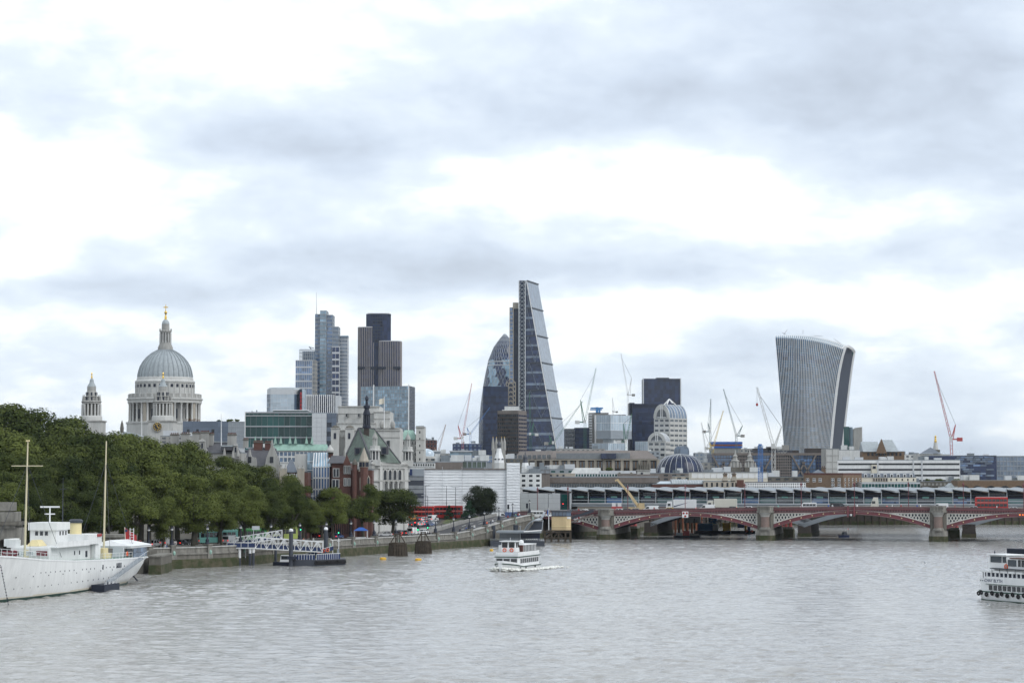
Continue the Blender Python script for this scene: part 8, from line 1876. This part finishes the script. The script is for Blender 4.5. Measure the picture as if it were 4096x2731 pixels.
for y,lab,tx,mt,tm in ((-3.1,3.0,'Free Exhibition','banner_red','white'),(.05,2.9,'','white','glass_grey'),(2.65,2.0,'','banner_red','bridge_pink')):
    bn = B.box('banner',mt,49.2,49.26,y - lab / 2,y + lab / 2,6.9,7.75); 
    if tx: B.text(tx,49.3,y,7.2,.38,tm,1,0,bn)
    else:
        for k in range(2): B.box('print_line',tm,49.26,49.28,y - lab * .36,y + lab * .36,7.12 + k * .28,7.22 + k * .28,bn)
B.ring(48.1,-2.7,7.25,.45,1,0,'crane_red'); B.ring(30.5,3.3,6.5,.4,0,1,'metal_dark'); B.ring(12,5.0,6.0,.35,0,1,'orange'); 
ch = M(); a,b = P(2,2258,352),G(33,2415)
for k in range(26): p = a.lerp(b,k / 25); ch.bar(p,a.lerp(b,(k + .7) / 25),.22 if k % 2 else .12)
ch.obj('anchor_chain',C['dark'],B.root)
M().bar(W(-1.5,.6,2.2),W(-3.4,1.8,.2),.2).bar(W(-.2,.8,1.4),W(-1,1.0,1.0),.5).obj('stern_chain',C['dark'],B.root)
a = W(-3.4,-.6,5); fp_ = M().tube(a,a + Vector((-.3,0,5.6)),.07).obj('ensign_staff',C['cream'],B.root); mm = M(); pts = [[a + Vector((-.25 + k * .45,.15 * math.sin(k * 1.3),5.5 - k * .3)),a + Vector((-.2 + k * .48,.15 * math.sin(k * 1.3 + .5),2.6 - k * .25))] for k in range(6)]
for p,q in zip(pts,pts[1:]): mm.add([p[0],p[1],q[1],q[0]],[(0,1,2,3)])
mm.obj('ensign',C['red'],B.root); M().box(a.x - .2,a.y - .3,a.z + 4.7,a.x + .25,a.y - .22,a.z + 5.2).obj('ensign_canton',C['navy'],B.root)
a = W(3,2.4,7.8); lm = M()
for dx in (0,.7): lm.bar(a + Vector((dx,0,-.6)),a + Vector((dx,0,2.8)),.1)
for k in range(6): lm.bar(a + Vector((0,0,k * .5)),a + Vector((.7,0,k * .5)),.07)
lm.obj('lattice_post',C['white'],B.root)
p_ = T('ship_pontoon','small black floating pontoon with a grey stair up the ship side','pontoon',tuple(W(28,7,0)))
M().add([W(24,5.3,-.5),W(32,5.3,-.5),W(32,7.8,-.5),W(24,7.8,-.5),W(24,5.3,1.15),W(32,5.3,1.15),W(32,7.8,1.15),W(24,7.8,1.15)],[(0,3,2,1),(4,5,6,7),(0,1,5,4),(1,2,6,5),(2,3,7,6),(3,0,4,7)]).obj('float',C['dark'],p_)
M().bar(W(25,6.0,1.3),W(6,5.7,4.9),.9,.35).obj('stair',C['metal_grey'],p_); rl_ = M()
for k in range(10): f = k / 9; q = W(25 - 19 * f,6.4,1.3 + 3.6 * f); rl_.bar(q,q + Vector((0,0,1.0)),.06); q2 = W(25 - 19 * (f + .11),6.4,1.3 + 3.6 * (f + .11)); rl_.bar(q + Vector((0,0,1)),q2 + Vector((0,0,1)),.06)
for k in range(8): q = W(24.2 + k * 1.08,7.7,1.15); rl_.bar(q,q + Vector((0,0,1.0)),.06)
rl_.bar(W(24.2,7.7,2.15),W(31.8,7.7,2.15),.06).obj('rail',C['metal_light'],p_)
for k in range(4): q = W(25 + k * 1.8,7.5,1.15); M().lathe(q.x,q.y,[(.14,1.15),(.14,1.55),(.2,1.6)],8).obj('bollard',C['white'],p_)
# ---- passenger boat in midstream
B = BT('river_boat','white two-deck passenger boat heading towards the camera in midstream','boat',(4.0,493),(-.30,-.954)); W = B.W
st2 = [(0,(2.2,2.5,2.6)),(4,(2.4,2.65,2.75)),(14,(2.3,2.65,2.8)),(18,(1.3,2.0,2.5)),(20.5,(.3,.8,1.6)),(22,(.05,.12,.5))]
B.hull('hull','white',st2,lambda x: [-.3,.35,lerp([(0,.95),(14,1.0),(22,1.9)],x)]); B.hull('rubbing_band','green_paint',[(x,(c * 1.02,c * 1.02)) for x,(a,b,c) in st2],lambda x: [lerp([(0,.72),(14,.78),(22,1.6)],x),lerp([(0,.92),(14,.98),(22,1.8)],x)])
B.hull('bow_bulwark','white',[(15,(2.7,2.7)),(18,(2.45,2.5)),(20.5,(1.6,1.7)),(22,(.5,.6))],lambda x: [lerp([(14,1.0),(22,1.9)],x),lerp([(14,1.15),(17,1.7),(22,2.35)],x)])
cb = B.box('saloon','white',1,17.2,-2.5,2.5,.95,2.9); B.box('saloon_roof','green_paint',.6,17.6,-2.7,2.7,2.9,3.08)
for k in range(9): B.box('saloon_window','car_glass',1.6 + k * 1.55,2.75 + k * 1.55,2.42,2.56,1.6,2.55,cb)
for y in (-1.65,0,1.65): B.box('front_window','car_glass',17.15,17.26,y - .7,y + .7,1.6,2.6,cb)
B.box('upper_bulwark','white',1,17,-2.55,2.55,3.08,4.0); B.box('upper_deck','concrete',1.2,16.8,-2.4,2.4,3.9,4.02)
wh = B.box('wheelhouse','white',13.2,16.2,-1.7,1.7,4.0,6.3,None,.25,.15); B.box('wheelhouse_roof','white',13,16.3,-1.95,1.95,6.3,6.45,wh)
for y in (-.8,.8): B.box('wheelhouse_window','car_glass',15.95,16.12,y - .62,y + .62,5.0,6.15,wh); B.ring(16.25,y,4.45,.36,1,0)
for x in (13.9,15.1): B.box('wheelhouse_window','car_glass',x - .45,x + .45,1.52,1.66,5.0,6.1,wh)
B.box('upper_cabin_roof','white',2,11.6,-2.2,2.2,5.4,5.55); B.box('upper_cabin_back','dark',2.6,11,-1.9,1.9,4.02,5.4)
for k in range(9): B.box('upper_frame','white',2.2 + k * 1.12,2.4 + k * 1.12,2.0,2.15,4.0,5.4)
B.box('cabin_door','brick_dark',11.6,12.6,1.4,2.1,4.02,5.4); B.box('wing_cabin','white',13.5,15.5,-2.4,-1.8,4.0,5.5)
a = W(8,.5,5.9); M().lathe(a.x,a.y,[(.3,5.55),(.55,5.8),(.5,6.3),(.1,6.5)],12).obj('radome',C['white'],B.root,True); M().tube(W(14.5,0,6.4),W(14.5,0,7.1),.05).obj('aerial',C['metal_light'],B.root)
for x in (5,12,16): B.disc('fender','rubber',x,2.8,.55,.3)
fm = M(); rs = random.Random(4)
for k in range(1300):
    s_ = rs.random() ** 1.5 * 26; side = rs.choice((-1,1,1)); y = side * (lerp([(0,.5),(4,2.4),(26,4.5)],s_) + abs(rs.gauss(0,.5)) * (1 + s_ * .06)); p = W(22 - s_,y,rs.uniform(.1,.75) * max(.22,1 - s_ / 9)); r_ = rs.uniform(.12,.42); fm.add([p + Vector(q) * r_ for q in ((1.3,0,0),(0,1.5,0),(-1.3,0,0),(0,-1.5,0),(0,0,.8),(0,0,-.8))],[(0,1,4),(1,2,4),(2,3,4),(3,0,4),(1,0,5),(2,1,5),(3,2,5),(0,3,5)])
o = fm.obj('bow_wave_foam',mk('foam',(.72,.72,.68),.7,var=.1),None,kind='stuff'); tag(o,'white foam of the bow wave around the passenger boat','foam')
# ---- boat at the right edge
B = BT('river_boat','white three-level party boat with tyre fenders at the right edge','boat',(79.7,368.5),(.434,-.901)); W = B.W     # x runs towards the camera, y faces right; the side seen is -y
st3 = [(0,(.3,.7,1.2)),(1.5,(1.5,2.0,2.4)),(4,(2.6,2.9,3.0)),(32,(2.8,3.0,3.0))]
def sh(t): return [(x,tuple(b for b in h)) for x,h in t]
dm('boat_green',(.02,.075,.05),.5)
B.hull('hull','white',st3,lambda x: [-.3,.4,1.5]); B.hull('waterline_band','boat_green',[(x,(h[0] * 1.02 + .02,h[1] * 1.02)) for x,h in st3],lambda x: [-.3,.12]); B.hull('rubbing_band','boat_green',[(x,(h[2] * 1.02,h[2] * 1.02)) for x,h in st3],lambda x: [1.35,1.52])
cb = B.box('saloon','white',2.6,32,-2.8,2.8,1.5,3.0); B.box('fore_cabin','white',1.4,2.6,-1.8,1.8,1.5,2.9); B.box('gunwale_line','boat_green',4,32,-2.98,2.98,2.68,2.76)
for k in range(16): B.box('saloon_window','car_glass',4.8 + k * 1.2,5.6 + k * 1.2,-2.92,-2.78,1.75,2.55,cb)
nb_ = B.box('name_board','white',3.9,32,-2.94,2.94,2.76,3.95); B.text('CHAY BLYTH',6.1,-2.96,3.05,.78,'navy',0,-1,nb_); B.box('fore_bulwark','white',2.0,3.9,-2.6,2.6,2.76,3.6)
for k in range(3): B.disc('porthole','dark',2.3 + k * .55,-2.6,3.2,.1,0,-1)
B.box('upper_saloon','dark',3.2,32,-2.4,2.4,3.6,4.6)
for k in range(24): B.box('window_post','white',2.6 + k * 1.1,2.85 + k * 1.1,-2.55,-2.38,3.6,4.65)
for k in range(5): B.box('window_post','white',2.4,2.6,-2.4 + k * 1.15,-2.15 + k * 1.15,3.5,4.65)
B.box('deck_edge','white',2.2,32,-2.6,2.6,4.6,4.95); cn = B.box('canopy','metal_dark',5,32,-2.8,.2,5.25,5.4)
for k in range(9): B.bar('canopy_post','dark',[(5.4 + k * 2,-2.7,4.6),(5.4 + k * 2,-2.7,5.3)],.06)
wh = B.box('wheelhouse','white',3.6,8.2,-2.0,1.6,4.95,7.5,None,.2,.1); B.box('wheelhouse_roof','white',3.4,8.5,-2.2,1.8,7.5,7.65,wh); B.box('wheelhouse_window','glass',4.2,7.0,-2.04,-1.86,6.3,7.3,wh); B.box('wheelhouse_window','glass',7.3,8.1,-2.0,-1.84,6.3,7.3,wh); B.box('wing_cabin','white',2.8,3.7,-1.0,1.8,4.9,7.0); B.box('wing_window','glass',2.74,2.82,-.7,1.4,5.8,6.7)
B.box('aft_cabin','white',8.6,32,-2.1,2.1,4.95,7.05); B.box('aft_cabin_roof','brick',9.5,32,-2.3,2.3,7.05,7.2); B.box('aft_window','glass',8.9,11.0,-2.2,-2.06,5.8,6.85)
for k in range(10): B.box('aft_window','car_glass',11.5 + k * .9,12.1 + k * .9,-2.2,-2.06,5.8,6.9)
B.ring(8.4,-2.15,5.7,.36,0,-1)
for k,x in enumerate((1.2,2.6,4.4,5.9,7.2,8.4,9.8,11.2,12.6,14.0)): z = 1.0 + .25 * (k % 2); M().torus(W(x,-lerp([(0,1.2),(1.5,2.5),(4,3.15),(32,3.15)],x),z),W(0,1,0) - W(0,0,0),.28,.14,12,6).obj('tyre_fender',C['rubber'],B.root,True)
for p in ((2.9,0,7.1),(4.8,-1.6,7.7)): q = W(*p); M().lathe(q.x,q.y,[(.05,q.z),(.13,q.z + .25),(.05,q.z + .5)],8).obj('deck_light',C['dark'],B.root)
# black-hulled barge behind it
B = BT('black_barge','black-hulled barge showing above the party boat roof at the right edge','boat',(131,578),(.97,-.24)); B.hull('hull','black_hull' if 'black_hull' in C else 'dark',[(0,(1.4,1.9)),(2,(1.9,2.2)),(14,(1.9,2.2)),(20,(.8,1.4))],lambda x: [-.2,1.55 - .02 * x]); B.box('deck_gear','white',5,12,-1.2,1.2,1.5,2.4); B.box('wheelhouse','white',12,15,-1.3,1.3,1.4,3.3); B.bar('mast','white',[(6.5,0,1.5),(6.5,0,5)],.12); B.box('wheelhouse_window','car_glass',12.4,14.6,-1.36,-1.28,2.3,3.0)
# ---- small launch under the bridge
q = G(3376,2148); B = BT('small_launch','small dark blue launch with red flags under the central arch','boat',(q.x + 1.4,q.y),(-.93,-.37)); B.hull('hull','navy',[(0,(.7,1.0)),(2.2,(.8,1.05)),(3.6,(.1,.3))],lambda x: [-.1,.75]); B.box('cabin','metal_dark',.6,2.2,-.7,.7,.75,1.9,None,.3,.15); B.box('cabin_window','glass',2.0,2.1,-.5,.5,1.1,1.6); B.bar('flag_staff','metal_light',[(.2,0,.7),(.2,0,3.0)],.06); B.box('flag','crane_red',-.1,.2,-.02,.02,2.5,3.0)
# ---- work barges beyond the arch
q = G(2745,2149); B = BT('work_barge','flat black work barge with red winch under the left arch','barge',(q.x - 3.5,q.y),(.98,-.2)); B.box('hull','dark',-.5,8.2,-1.5,1.5,-.3,.7); B.box('red_winch','red',2.6,4.6,-.8,.8,.7,2.3)
for x,h in ((1.2,5),(3.4,8),(6.2,6.5)): B.bar('spud_pole','dark_brown',[(x,.5,0),(x,.5,h)],.35)
B.box('deck_gear','metal_grey',.2,2.2,-1,1,.7,1.6); B.box('deck_gear','concrete',5,7.6,-1,.6,.7,1.3)
q = G(2850,2133); B = BT('work_barge','black barge carrying a blue container and white truss walkway beyond the arch','barge',(q.x - 5.5,q.y),(.98,-.2)); B.box('hull','dark',-.5,12,-2,2,-.3,1.1); B.box('blue_container','blue_bright',.2,5.6,-1.6,1.2,1.1,3.6); B.box('white_container','white_dirty',5.7,7.6,-1.4,1.2,1.1,3.4); B.box('deckhouse','blue_bright',4.2,7.2,-1,1,3.6,6.4); B.box('white_cabin','white',-5,1.0,1.3,3,3.8,6.5)
tr = M(); W = B.W
for k in range(5): tr.bar(W(.3 + k * 1.1,-1.6,3.8),W(.3 + k * 1.1 + .55,-1.6,4.9),.12); tr.bar(W(.3 + k * 1.1 + .55,-1.6,4.9),W(.3 + k * 1.1 + 1.1,-1.6,3.8),.12)
tr.bar(W(.2,-1.6,4.95),W(6,-1.6,4.95),.16).bar(W(.2,-1.6,3.8),W(6,-1.6,3.8),.16).bar(W(7,-1.2,4),W(11.5,-1.2,6.6),.8).obj('truss_walkway',C['white'],B.root)
q = G(2960,2132); B = BT('workboat','small workboat with orange buoys and blue tank beside the middle pier','boat',(q.x - 5,q.y),(.98,-.2)); B.box('hull','dark',0,10.5,-1.2,1.2,-.2,1.0); B.box('yellow_machine','buoy_yellow',-1.2,1.6,-.8,.8,1.0,3.8); B.box('blue_tank','blue',4.2,6.4,-1,1,2.0,4.2); B.box('blue_drum','blue',7.8,8.8,-1.2,-.4,.8,2.6); B.box('excavator','buoy_yellow',6.6,7.4,0,1,1,4.8)
for x in (7.6,9.4): q2 = B.W(x,-1.4,.9); M().lathe(q2.x,q2.y,[(.1,.4),(.5,.7),(.5,1.1),(.1,1.4)],10).obj('orange_buoy',C['orange'],B.root,True)
pl = T('cofferdam_piles','row of rusty steel piles standing in the river beyond the left arch','piles',tuple(G(2700,2128)))
for k,px in enumerate((2688,2702,2716,2732,2750,2768,2786,2806)): q = G(px,2126 + (k % 3) * 2); M().tube((q.x,q.y,-1),(q.x,q.y,5.5 + (k % 4)),.42,n=8).obj('pile',C['rust'],pl)
# ---- landing stage with white truss gangway
t_ = T('landing_stage','white truss gangway with navy panels on tubular piles leading to the left pontoon','pier',(X(1000,505),505,0)); d = 505
def truss(name,x0,yt0,yb0,x1,yt1,yb1,dd,n,depth=2.4,panels=True):
    for o_ in (0,depth):
        mm = M(); T0,T1,B0_,B1 = P(x0,yt0,dd),P(x1,yt1,dd),P(x0,yb0,dd),P(x1,yb1,dd); v = Vector((0,o_,0))
        mm.bar(T0 + v,T1 + v,.2); mm.bar(B0_ + v,B1 + v,.22)
        for k in range(n + 1):
            f = k / n; a,b = T0.lerp(T1,f) + v,B0_.lerp(B1,f) + v; mm.bar(a,b,.12)
            if k < n: g_ = (k + 1) / n; a2,b2 = T0.lerp(T1,g_) + v,B0_.lerp(B1,g_) + v; (mm.bar(a,b2,.13) if k % 2 else mm.bar(b,a2,.13))
        mm.obj(name,C['white'],t_)
    if panels:
        for k in range(n):
            a,b = B0_.lerp(B1,k / n),B0_.lerp(B1,(k + 1) / n); h0 = (T0 - B0_).z * .42; M().add([a + Vector((.08,.2,.1)),b + Vector((-.08,.2,.1)),b + Vector((-.08,.2,h0)),a + Vector((.08,.2,h0))],[(0,1,2,3)]).obj('panel',C['navy'],t_)
        M().add([B0_ + Vector((0,.1,0)),B1 + Vector((0,.1,0)),B1 + Vector((0,depth,0)),B0_ + Vector((0,depth,0))],[(0,1,2,3)]).obj('deck',C['metal_grey'],t_)
truss('gangway_truss',1022,2148,2192,1290,2167,2207,d,12); truss('upper_truss',935,2150,2178,1125,2120,2153,d + 9,10)
M().box(X(911,d),d - .5,Z(2193,d),X(1024,d),d + 5,Z(2188,d)).obj('platform',C['white'],t_)
for k in range(4): a,b = X(912 + k * 28,d),X(912 + k * 28 + 27,d); M().box(a,d - .55,Z(2188,d),b,d - .45,Z(2171,d)).obj('panel',C['navy'],t_); M().box(a - .05,d - .6,Z(2188,d),a + .05,d - .4,Z(2168,d)).obj('rail_post',C['white'],t_)
M().bar(P(911,2169,d - .5),P(1024,2169,d - .5),.14).obj('top_rail',C['white'],t_); M().bar(P(918,2192,d),P(956,2222,d),.16).obj('strut',C['white'],t_)
for px,dd,yw in ((961,505,2230),(981,508,2230),(1003,505,2212),(1016,505,2210),(1105,512,2190)): x = X(px,dd); M().lathe(x,dd,[(.32,-2),(.32,Z(yw,dd))],12).obj('pile',C['metal_dark'],t_); (px < 1100) and M().lathe(x,dd,[(.33,Z(yw,dd)),(.33,Z(2192,dd))],12).obj('pile_top',C['white'],t_)
M().box(X(1010,512),512,Z(2118,512),X(1040,512),512.15,Z(2103,512)).obj('sign_board',C['metal_light'],t_); M().bar(P(1014,2180,512),P(1014,2118,512),.12).obj('sign_post',C['metal_light'],t_)
t_ = T('tyre_pontoon','dark pontoon with navy panel railings and a row of black tyres','pontoon',(X(1260,503),503,0))
q0,q1,q2 = (X(1172,502),502),(X(1268,502),502),(X(1384,509),509); M().prism([q0,q1,q2,(q2[0] - .5,515),(q0[0],512)],-.5,1.35).obj('float',C['metal_dark'],t_)
for k in range(24): f = k / 23; p = Vector(q1).lerp(Vector(q2),f); (k % 8 != 7) and M().torus((p.x,p.y - .15,.75),(.25,-1,0),.36,.17,12,6).obj('tyre',C['rubber'],t_,True)
def fence(a,b,n,z0,z1,dz=0.0):
    a,b = Vector(a),Vector(b)
    for k in range(n):
        p,q = a.lerp(b,k / n),a.lerp(b,(k + 1) / n); s0,s1 = dz * k / n,dz * (k + 1) / n; M().add([(p.x,p.y,z0 + s0),(q.x,q.y,z0 + s1),(q.x,q.y,z1 + s1),(p.x,p.y,z1 + s0)],[(0,1,2,3)]).obj('panel',C['navy'],t_); M().bar((p.x,p.y - .04,z0 + s0),(p.x,p.y - .04,z1 + s0),.08).obj('rail_post',C['white'],t_)
    M().bar((a.x,a.y - .05,z1),(b.x,b.y - .05,z1 + dz),.1).obj('top_rail',C['white'],t_)
fence((q0[0] + .2,502.6),(q1[0] - .4,502.6),8,1.4,2.6); fence((q1[0],502.7),(q2[0] - 1.2,508.4),11,1.4,2.7); fence((X(1215,506),506),(X(1335,506),506),8,1.5,2.5,2.0)
for px,yt in ((1166,2118),(1305,2112)): x = X(px,500.5 if px < 1200 else 512); dd = 500.5 if px < 1200 else 512; M().lathe(x,dd,[(.48,-3),(.48,Z(yt + 6,dd))],14).obj('mooring_pile',C['metal_dark'],t_,True); M().lathe(x,dd,[(.5,Z(yt + 6,dd)),(.5,Z(yt,dd)),(.3,Z(yt - 4,dd)),(.05,Z(yt - 5,dd))],14).obj('pile_cap',C['white'],t_,True)
M().box(X(1152,500),499.6,1.6,X(1185,500),503,2.2).obj('pile_collar',C['dark'],t_)
for k in range(3): p = P(1274 + k * 18,2205 - 3 * k,505.7); M().torus(p,(0,1,0),.32,.1,12,6).obj('life_ring',C['orange'],t_)
M().tube(P(1331,2240,508),P(1331,2158,508),.07).bar(P(1331,2160,508),P(1322,2154,508),.1).obj('light_post',C['white'],t_); M().tube(P(1355,2240,509),P(1355,2152,509),.08).bar(P(1348,2163,509),P(1362,2163,509),.1).obj('light_post',C['white'],t_); M().box(X(1351,509),508.2,1.4,X(1359,509),508.6,3.7).obj('cabinet',C['metal_grey'],t_)
q = G(1135,2260); B = BT('tender_boat','small black tender with a white cabin moored at the left pontoon','boat',(q.x + 2,q.y),(-.98,.2)); B.hull('hull','dark',[(0,(.7,.9)),(3.4,(.8,1.0)),(4.6,(.2,.4))],lambda x: [-.1,.8]); B.box('cabin','white',.4,2.8,-.7,.7,.8,2.4,None,.2,.1); B.box('cabin_window','glass',.7,2.5,.62,.74,1.4,2.2); B.box('cabin_window','glass',2.62,2.7,-.55,.55,1.4,2.2)
# ---- timber dolphins and buoys
for px0,px1,y,yt,yc,lab in ((1554,1628,2222,2135,2168,'left weathered timber mooring dolphin with open framed top'),(1661,1725,2212,2128,2162,'right weathered timber mooring dolphin with open framed top')):
    q = G((px0 + px1) / 2,y); d = q.y; t_ = T('timber_dolphin',lab,'mooring dolphin',tuple(q),'timber mooring dolphins'); w = (px1 - px0) * mpp(d) / 2; zc = Z(yc,d); zt = Z(yt,d); rs = random.Random(px0)
    M().box(q.x - w * .6,q.y - .9,-1,q.x + w * .6,q.y + .9,zc - .4).obj('core',C['timber'],t_)
    for k in range(20):
        a = 2 * math.pi * k / 20; x,y_ = q.x + w * math.cos(a),q.y + 1.6 * math.sin(a); M().bar((x * 1.0 + .15 * math.cos(a),y_,-1.5),(q.x + w * .86 * math.cos(a),q.y + 1.4 * math.sin(a),zc - rs.uniform(0,.5)),.44,.44).obj('pile',C['timber'],t_)
    for z in (zc - .5,zc - 1.6): M().lathe(q.x,q.y,[(1,z),(1,z + .3)],12).xf(Matrix.Translation((q.x,q.y,0)) @ Matrix.Diagonal((w * .97,1.6,1,1)) @ Matrix.Translation((-q.x,-q.y,0))).obj('waling',C['timber'],t_)
    M().box(q.x - w * .8,q.y - 1.2,zc - .3,q.x + w * .8,q.y + 1.2,zc).obj('deck',C['timber'],t_)
    for sx_ in (-1,1): M().bar((q.x + sx_ * w * .75,q.y,zc),(q.x + sx_ * w * .2,q.y,zt),.26).obj('raking_post',C['timber'],t_); M().bar((q.x + sx_ * w * .22,q.y - .5,zc),(q.x + sx_ * w * .22,q.y - .5,zt + .2),.26).obj('upright',C['timber'],t_)
    M().bar((q.x - w * .35,q.y - .3,zt),(q.x + w * .35,q.y - .3,zt),.26).obj('cross_beam',C['timber'],t_)
for px,y,lab in ((1532,2236,'left yellow mooring buoy below the dolphins'),(1673,2240,'right yellow mooring buoy below the dolphins'),(1966,2202,'far small yellow buoy by the pier')):
    q = G(px,y); t_ = T('mooring_buoy',lab,'buoy',tuple(q),'yellow buoys'); k = .8 if px < 1900 else .5; M().lathe(q.x,q.y,[(k * .8,-.2),(k,0),(k,.4),(k * .6,.5)],12).obj('float',C['buoy_yellow'],t_,True); M().torus((q.x,q.y,.6),(1,0,0),.14,.04,8,5).obj('eye',C['metal_dark'],t_)
# ---- passenger pier with dark canopies, and the yellow hut
t_ = T('passenger_pier','dark passenger pontoon with curved grey canopies beside the bridge','pier',(X(2070,646),646,0)); d = 645
M().prism([(X(1957,d),648),(X(1962,d),643),(X(2178,d),645),(X(2180,d),654),(X(1960,d),655)],-.4,1.5).obj('float',C['metal_dark'],t_)
M().prism([px_xy(1985,d - 1),px_xy(2095,d - 3),px_xy(2165,d - 1),px_xy(2165,d + 6),px_xy(1995,d + 6)],Z(2130,d),Z(2122,d)).obj('flat_canopy',C['metal_grey'],t_); M().bar(P(2095,2125,d - 3.2),P(2166,2120,d - 1.2),.3).obj('canopy_edge',C['white'],t_)
arc = [P(2096,2120,d + 2),P(2102,2108,d + 2),P(2112,2094,d + 2),P(2124,2084,d + 2),P(2138,2079,d + 2),P(2155,2080,d + 2)]; mm = M()
for a,b in zip(arc,arc[1:]): mm.extr([a,b,b - Vector((0,0,.25)),a - Vector((0,0,.25))],(1.3,10,.4))
mm.obj('curved_canopy',C['metal_grey'],t_); M().bar(P(2172,2080,d + 2),P(2168,2120,d + 1),.18).bar(P(2155,2080,d + 2),P(2173,2082,d + 4),.18).obj('canopy_rib',C['metal_grey'],t_)
M().add([P(2112,2122,d + 4),P(2170,2122,d + 4),P(2172,2084,d + 4),P(2138,2084,d + 4)],[(0,1,2,3)]).obj('canopy_side',C['metal_dark'],t_)
M().box(X(1998,d),d + .5,1.5,X(2080,d),d + 5,Z(2131,d)).obj('waiting_room',C['glass'],t_); M().box(X(2082,d),d + 3,1.5,X(2160,d),d + 5,Z(2131,d)).obj('back_screen',C['glass_dark'],t_)
for px,y0 in ((1972,2103),(2063,2100)): x = X(px,d + 7); M().lathe(x,d + 7,[(.75,-2),(.75,Z(y0,d))],14).obj('mooring_pile',C['metal_dark'],t_,True)
for k in range(12): M().bar(P(2085 + k * 8,2163,d - .4),P(2085 + k * 8,2154,d - .4),.08).obj('rail_post',C['metal_light'],t_)
for y in (2154,2158): M().bar(P(1960,y,d - .6),P(2176,y,d - .4),.07).obj('rail',C['metal_light'],t_)
for k in range(6): M().box(X(2105 + k * 8,d),d - .55,Z(2158,d),X(2108 + k * 8,d),d - .5,Z(2153,d)).obj('notice',C['white'],t_)
M().tube(P(2081,2165,d - 1),P(2081,2104,d - 1),.1).bar(P(2077,2104,d - 1),P(2085,2104,d - 1),.2).obj('lamp_post',C['metal_grey'],t_)
d = 684; t_ = T('pier_hut','yellow ochre pier hut with a glazed top on timber piles by the bridge','hut',(X(2245,d),d,0)); zz = lambda y: Z(y,d); x0,xm,x1 = X(2207,d),X(2265,d),X(2284,d)
fpb = [(x0,d),(xm,d - .6),(x1,d + .8),(x1,d + 6),(x0,d + 6)]
M().prism(fpb,zz(2119),zz(2063)).obj('body',C['hut_yellow'],t_); M().prism([(p[0] * 1.0,p[1] - .12) for p in fpb],zz(2105),zz(2103)).obj('band',C['yellow'],t_); M().prism(fpb,zz(2063),zz(2046)).obj('lookout_core',C['glass_grey'],t_); M().prism([(x0 - .2,d - .3),(xm,d - .9),(x1 + .3,d + .6),(x1 + .3,d + 6.2),(x0 - .2,d + 6.2)],zz(2046),zz(2041)).obj('roof',C['metal_dark'],t_); M().prism([(x0 - .1,d - .15),(xm,d - .75),(x1 + .15,d + .7),(x1 + .15,d + 6),(x0 - .1,d + 6)],zz(2064.5),zz(2062.5)).obj('sill',C['metal_dark'],t_)
for px in (2208,2221,2235,2250,2264): M().bar(P(px,2063,d - .25 - (px - 2208) * .008),P(px,2046,d - .25 - (px - 2208) * .008),.16).obj('mullion',C['metal_dark'],t_)
M().box(X(2268,d),d - .55,zz(2074),X(2282,d),d - .4,zz(2066)).obj('notice_board',C['white'],t_); M().prism([(x0 - 1.5,d - .6),(x1 + .2,d - 1),(x1 + .2,d + 6.5),(x0 - 1.5,d + 6.5)],zz(2123),zz(2119)).obj('deck',C['timber'],t_)
for px in (2180,2206,2234,2262,2282):
    for dd in (d - .4,d + 5): M().bar((X(px,d),dd,-2),(X(px,d),dd,zz(2122)),.5).obj('pile',C['timber'],t_)
for y in (2128,2150): M().bar(P(2180,y,d - .6),P(2284,y,d - .6),.35).obj('waling',C['timber'],t_)
for a,b in ((2206,2234),(2262,2234),(2180,2206)): M().bar(P(a,2160,d - .5),P(b,2126,d - .5),.28).obj('brace',C['timber'],t_)
M().bar(P(2168,2070,d + 3),P(2180,2046,d + 8),.6,.2).obj('access_stair',C['metal_grey'],t_)
flag(2195,2028,2120,684,'white flagpole with a blue banner beside the yellow hut',2189,'blue')
# ---- gulls
for px,y,dd,lab in ((3700,2252,330,'white gull flying low over the river right of centre'),(3952,2420,300,'dark-winged gull flying by the party boat')):
    p = P(px,y,dd); t_ = T('gull',lab,'bird',tuple(p),'gulls over the river'); M().lathe(0,0,[(.02,-.22),(.09,-.05),(.08,.12),(.02,.24)],8).xf(Matrix.Translation(p) @ Matrix.Rotation(R(75),4,'Y')).obj('body',C['white'],t_,True)
    for sg in (-1,1): M().add([p + Vector((-.08,0,.02)),p + Vector((.1,0,.02)),p + Vector((.02,sg * .35,.26)),p + Vector((-.12,sg * .65,.2)),p + Vector((-.1,sg * .3,.24))],[(0,1,2,3,4)]).obj('wing',C['metal_grey'],t_)
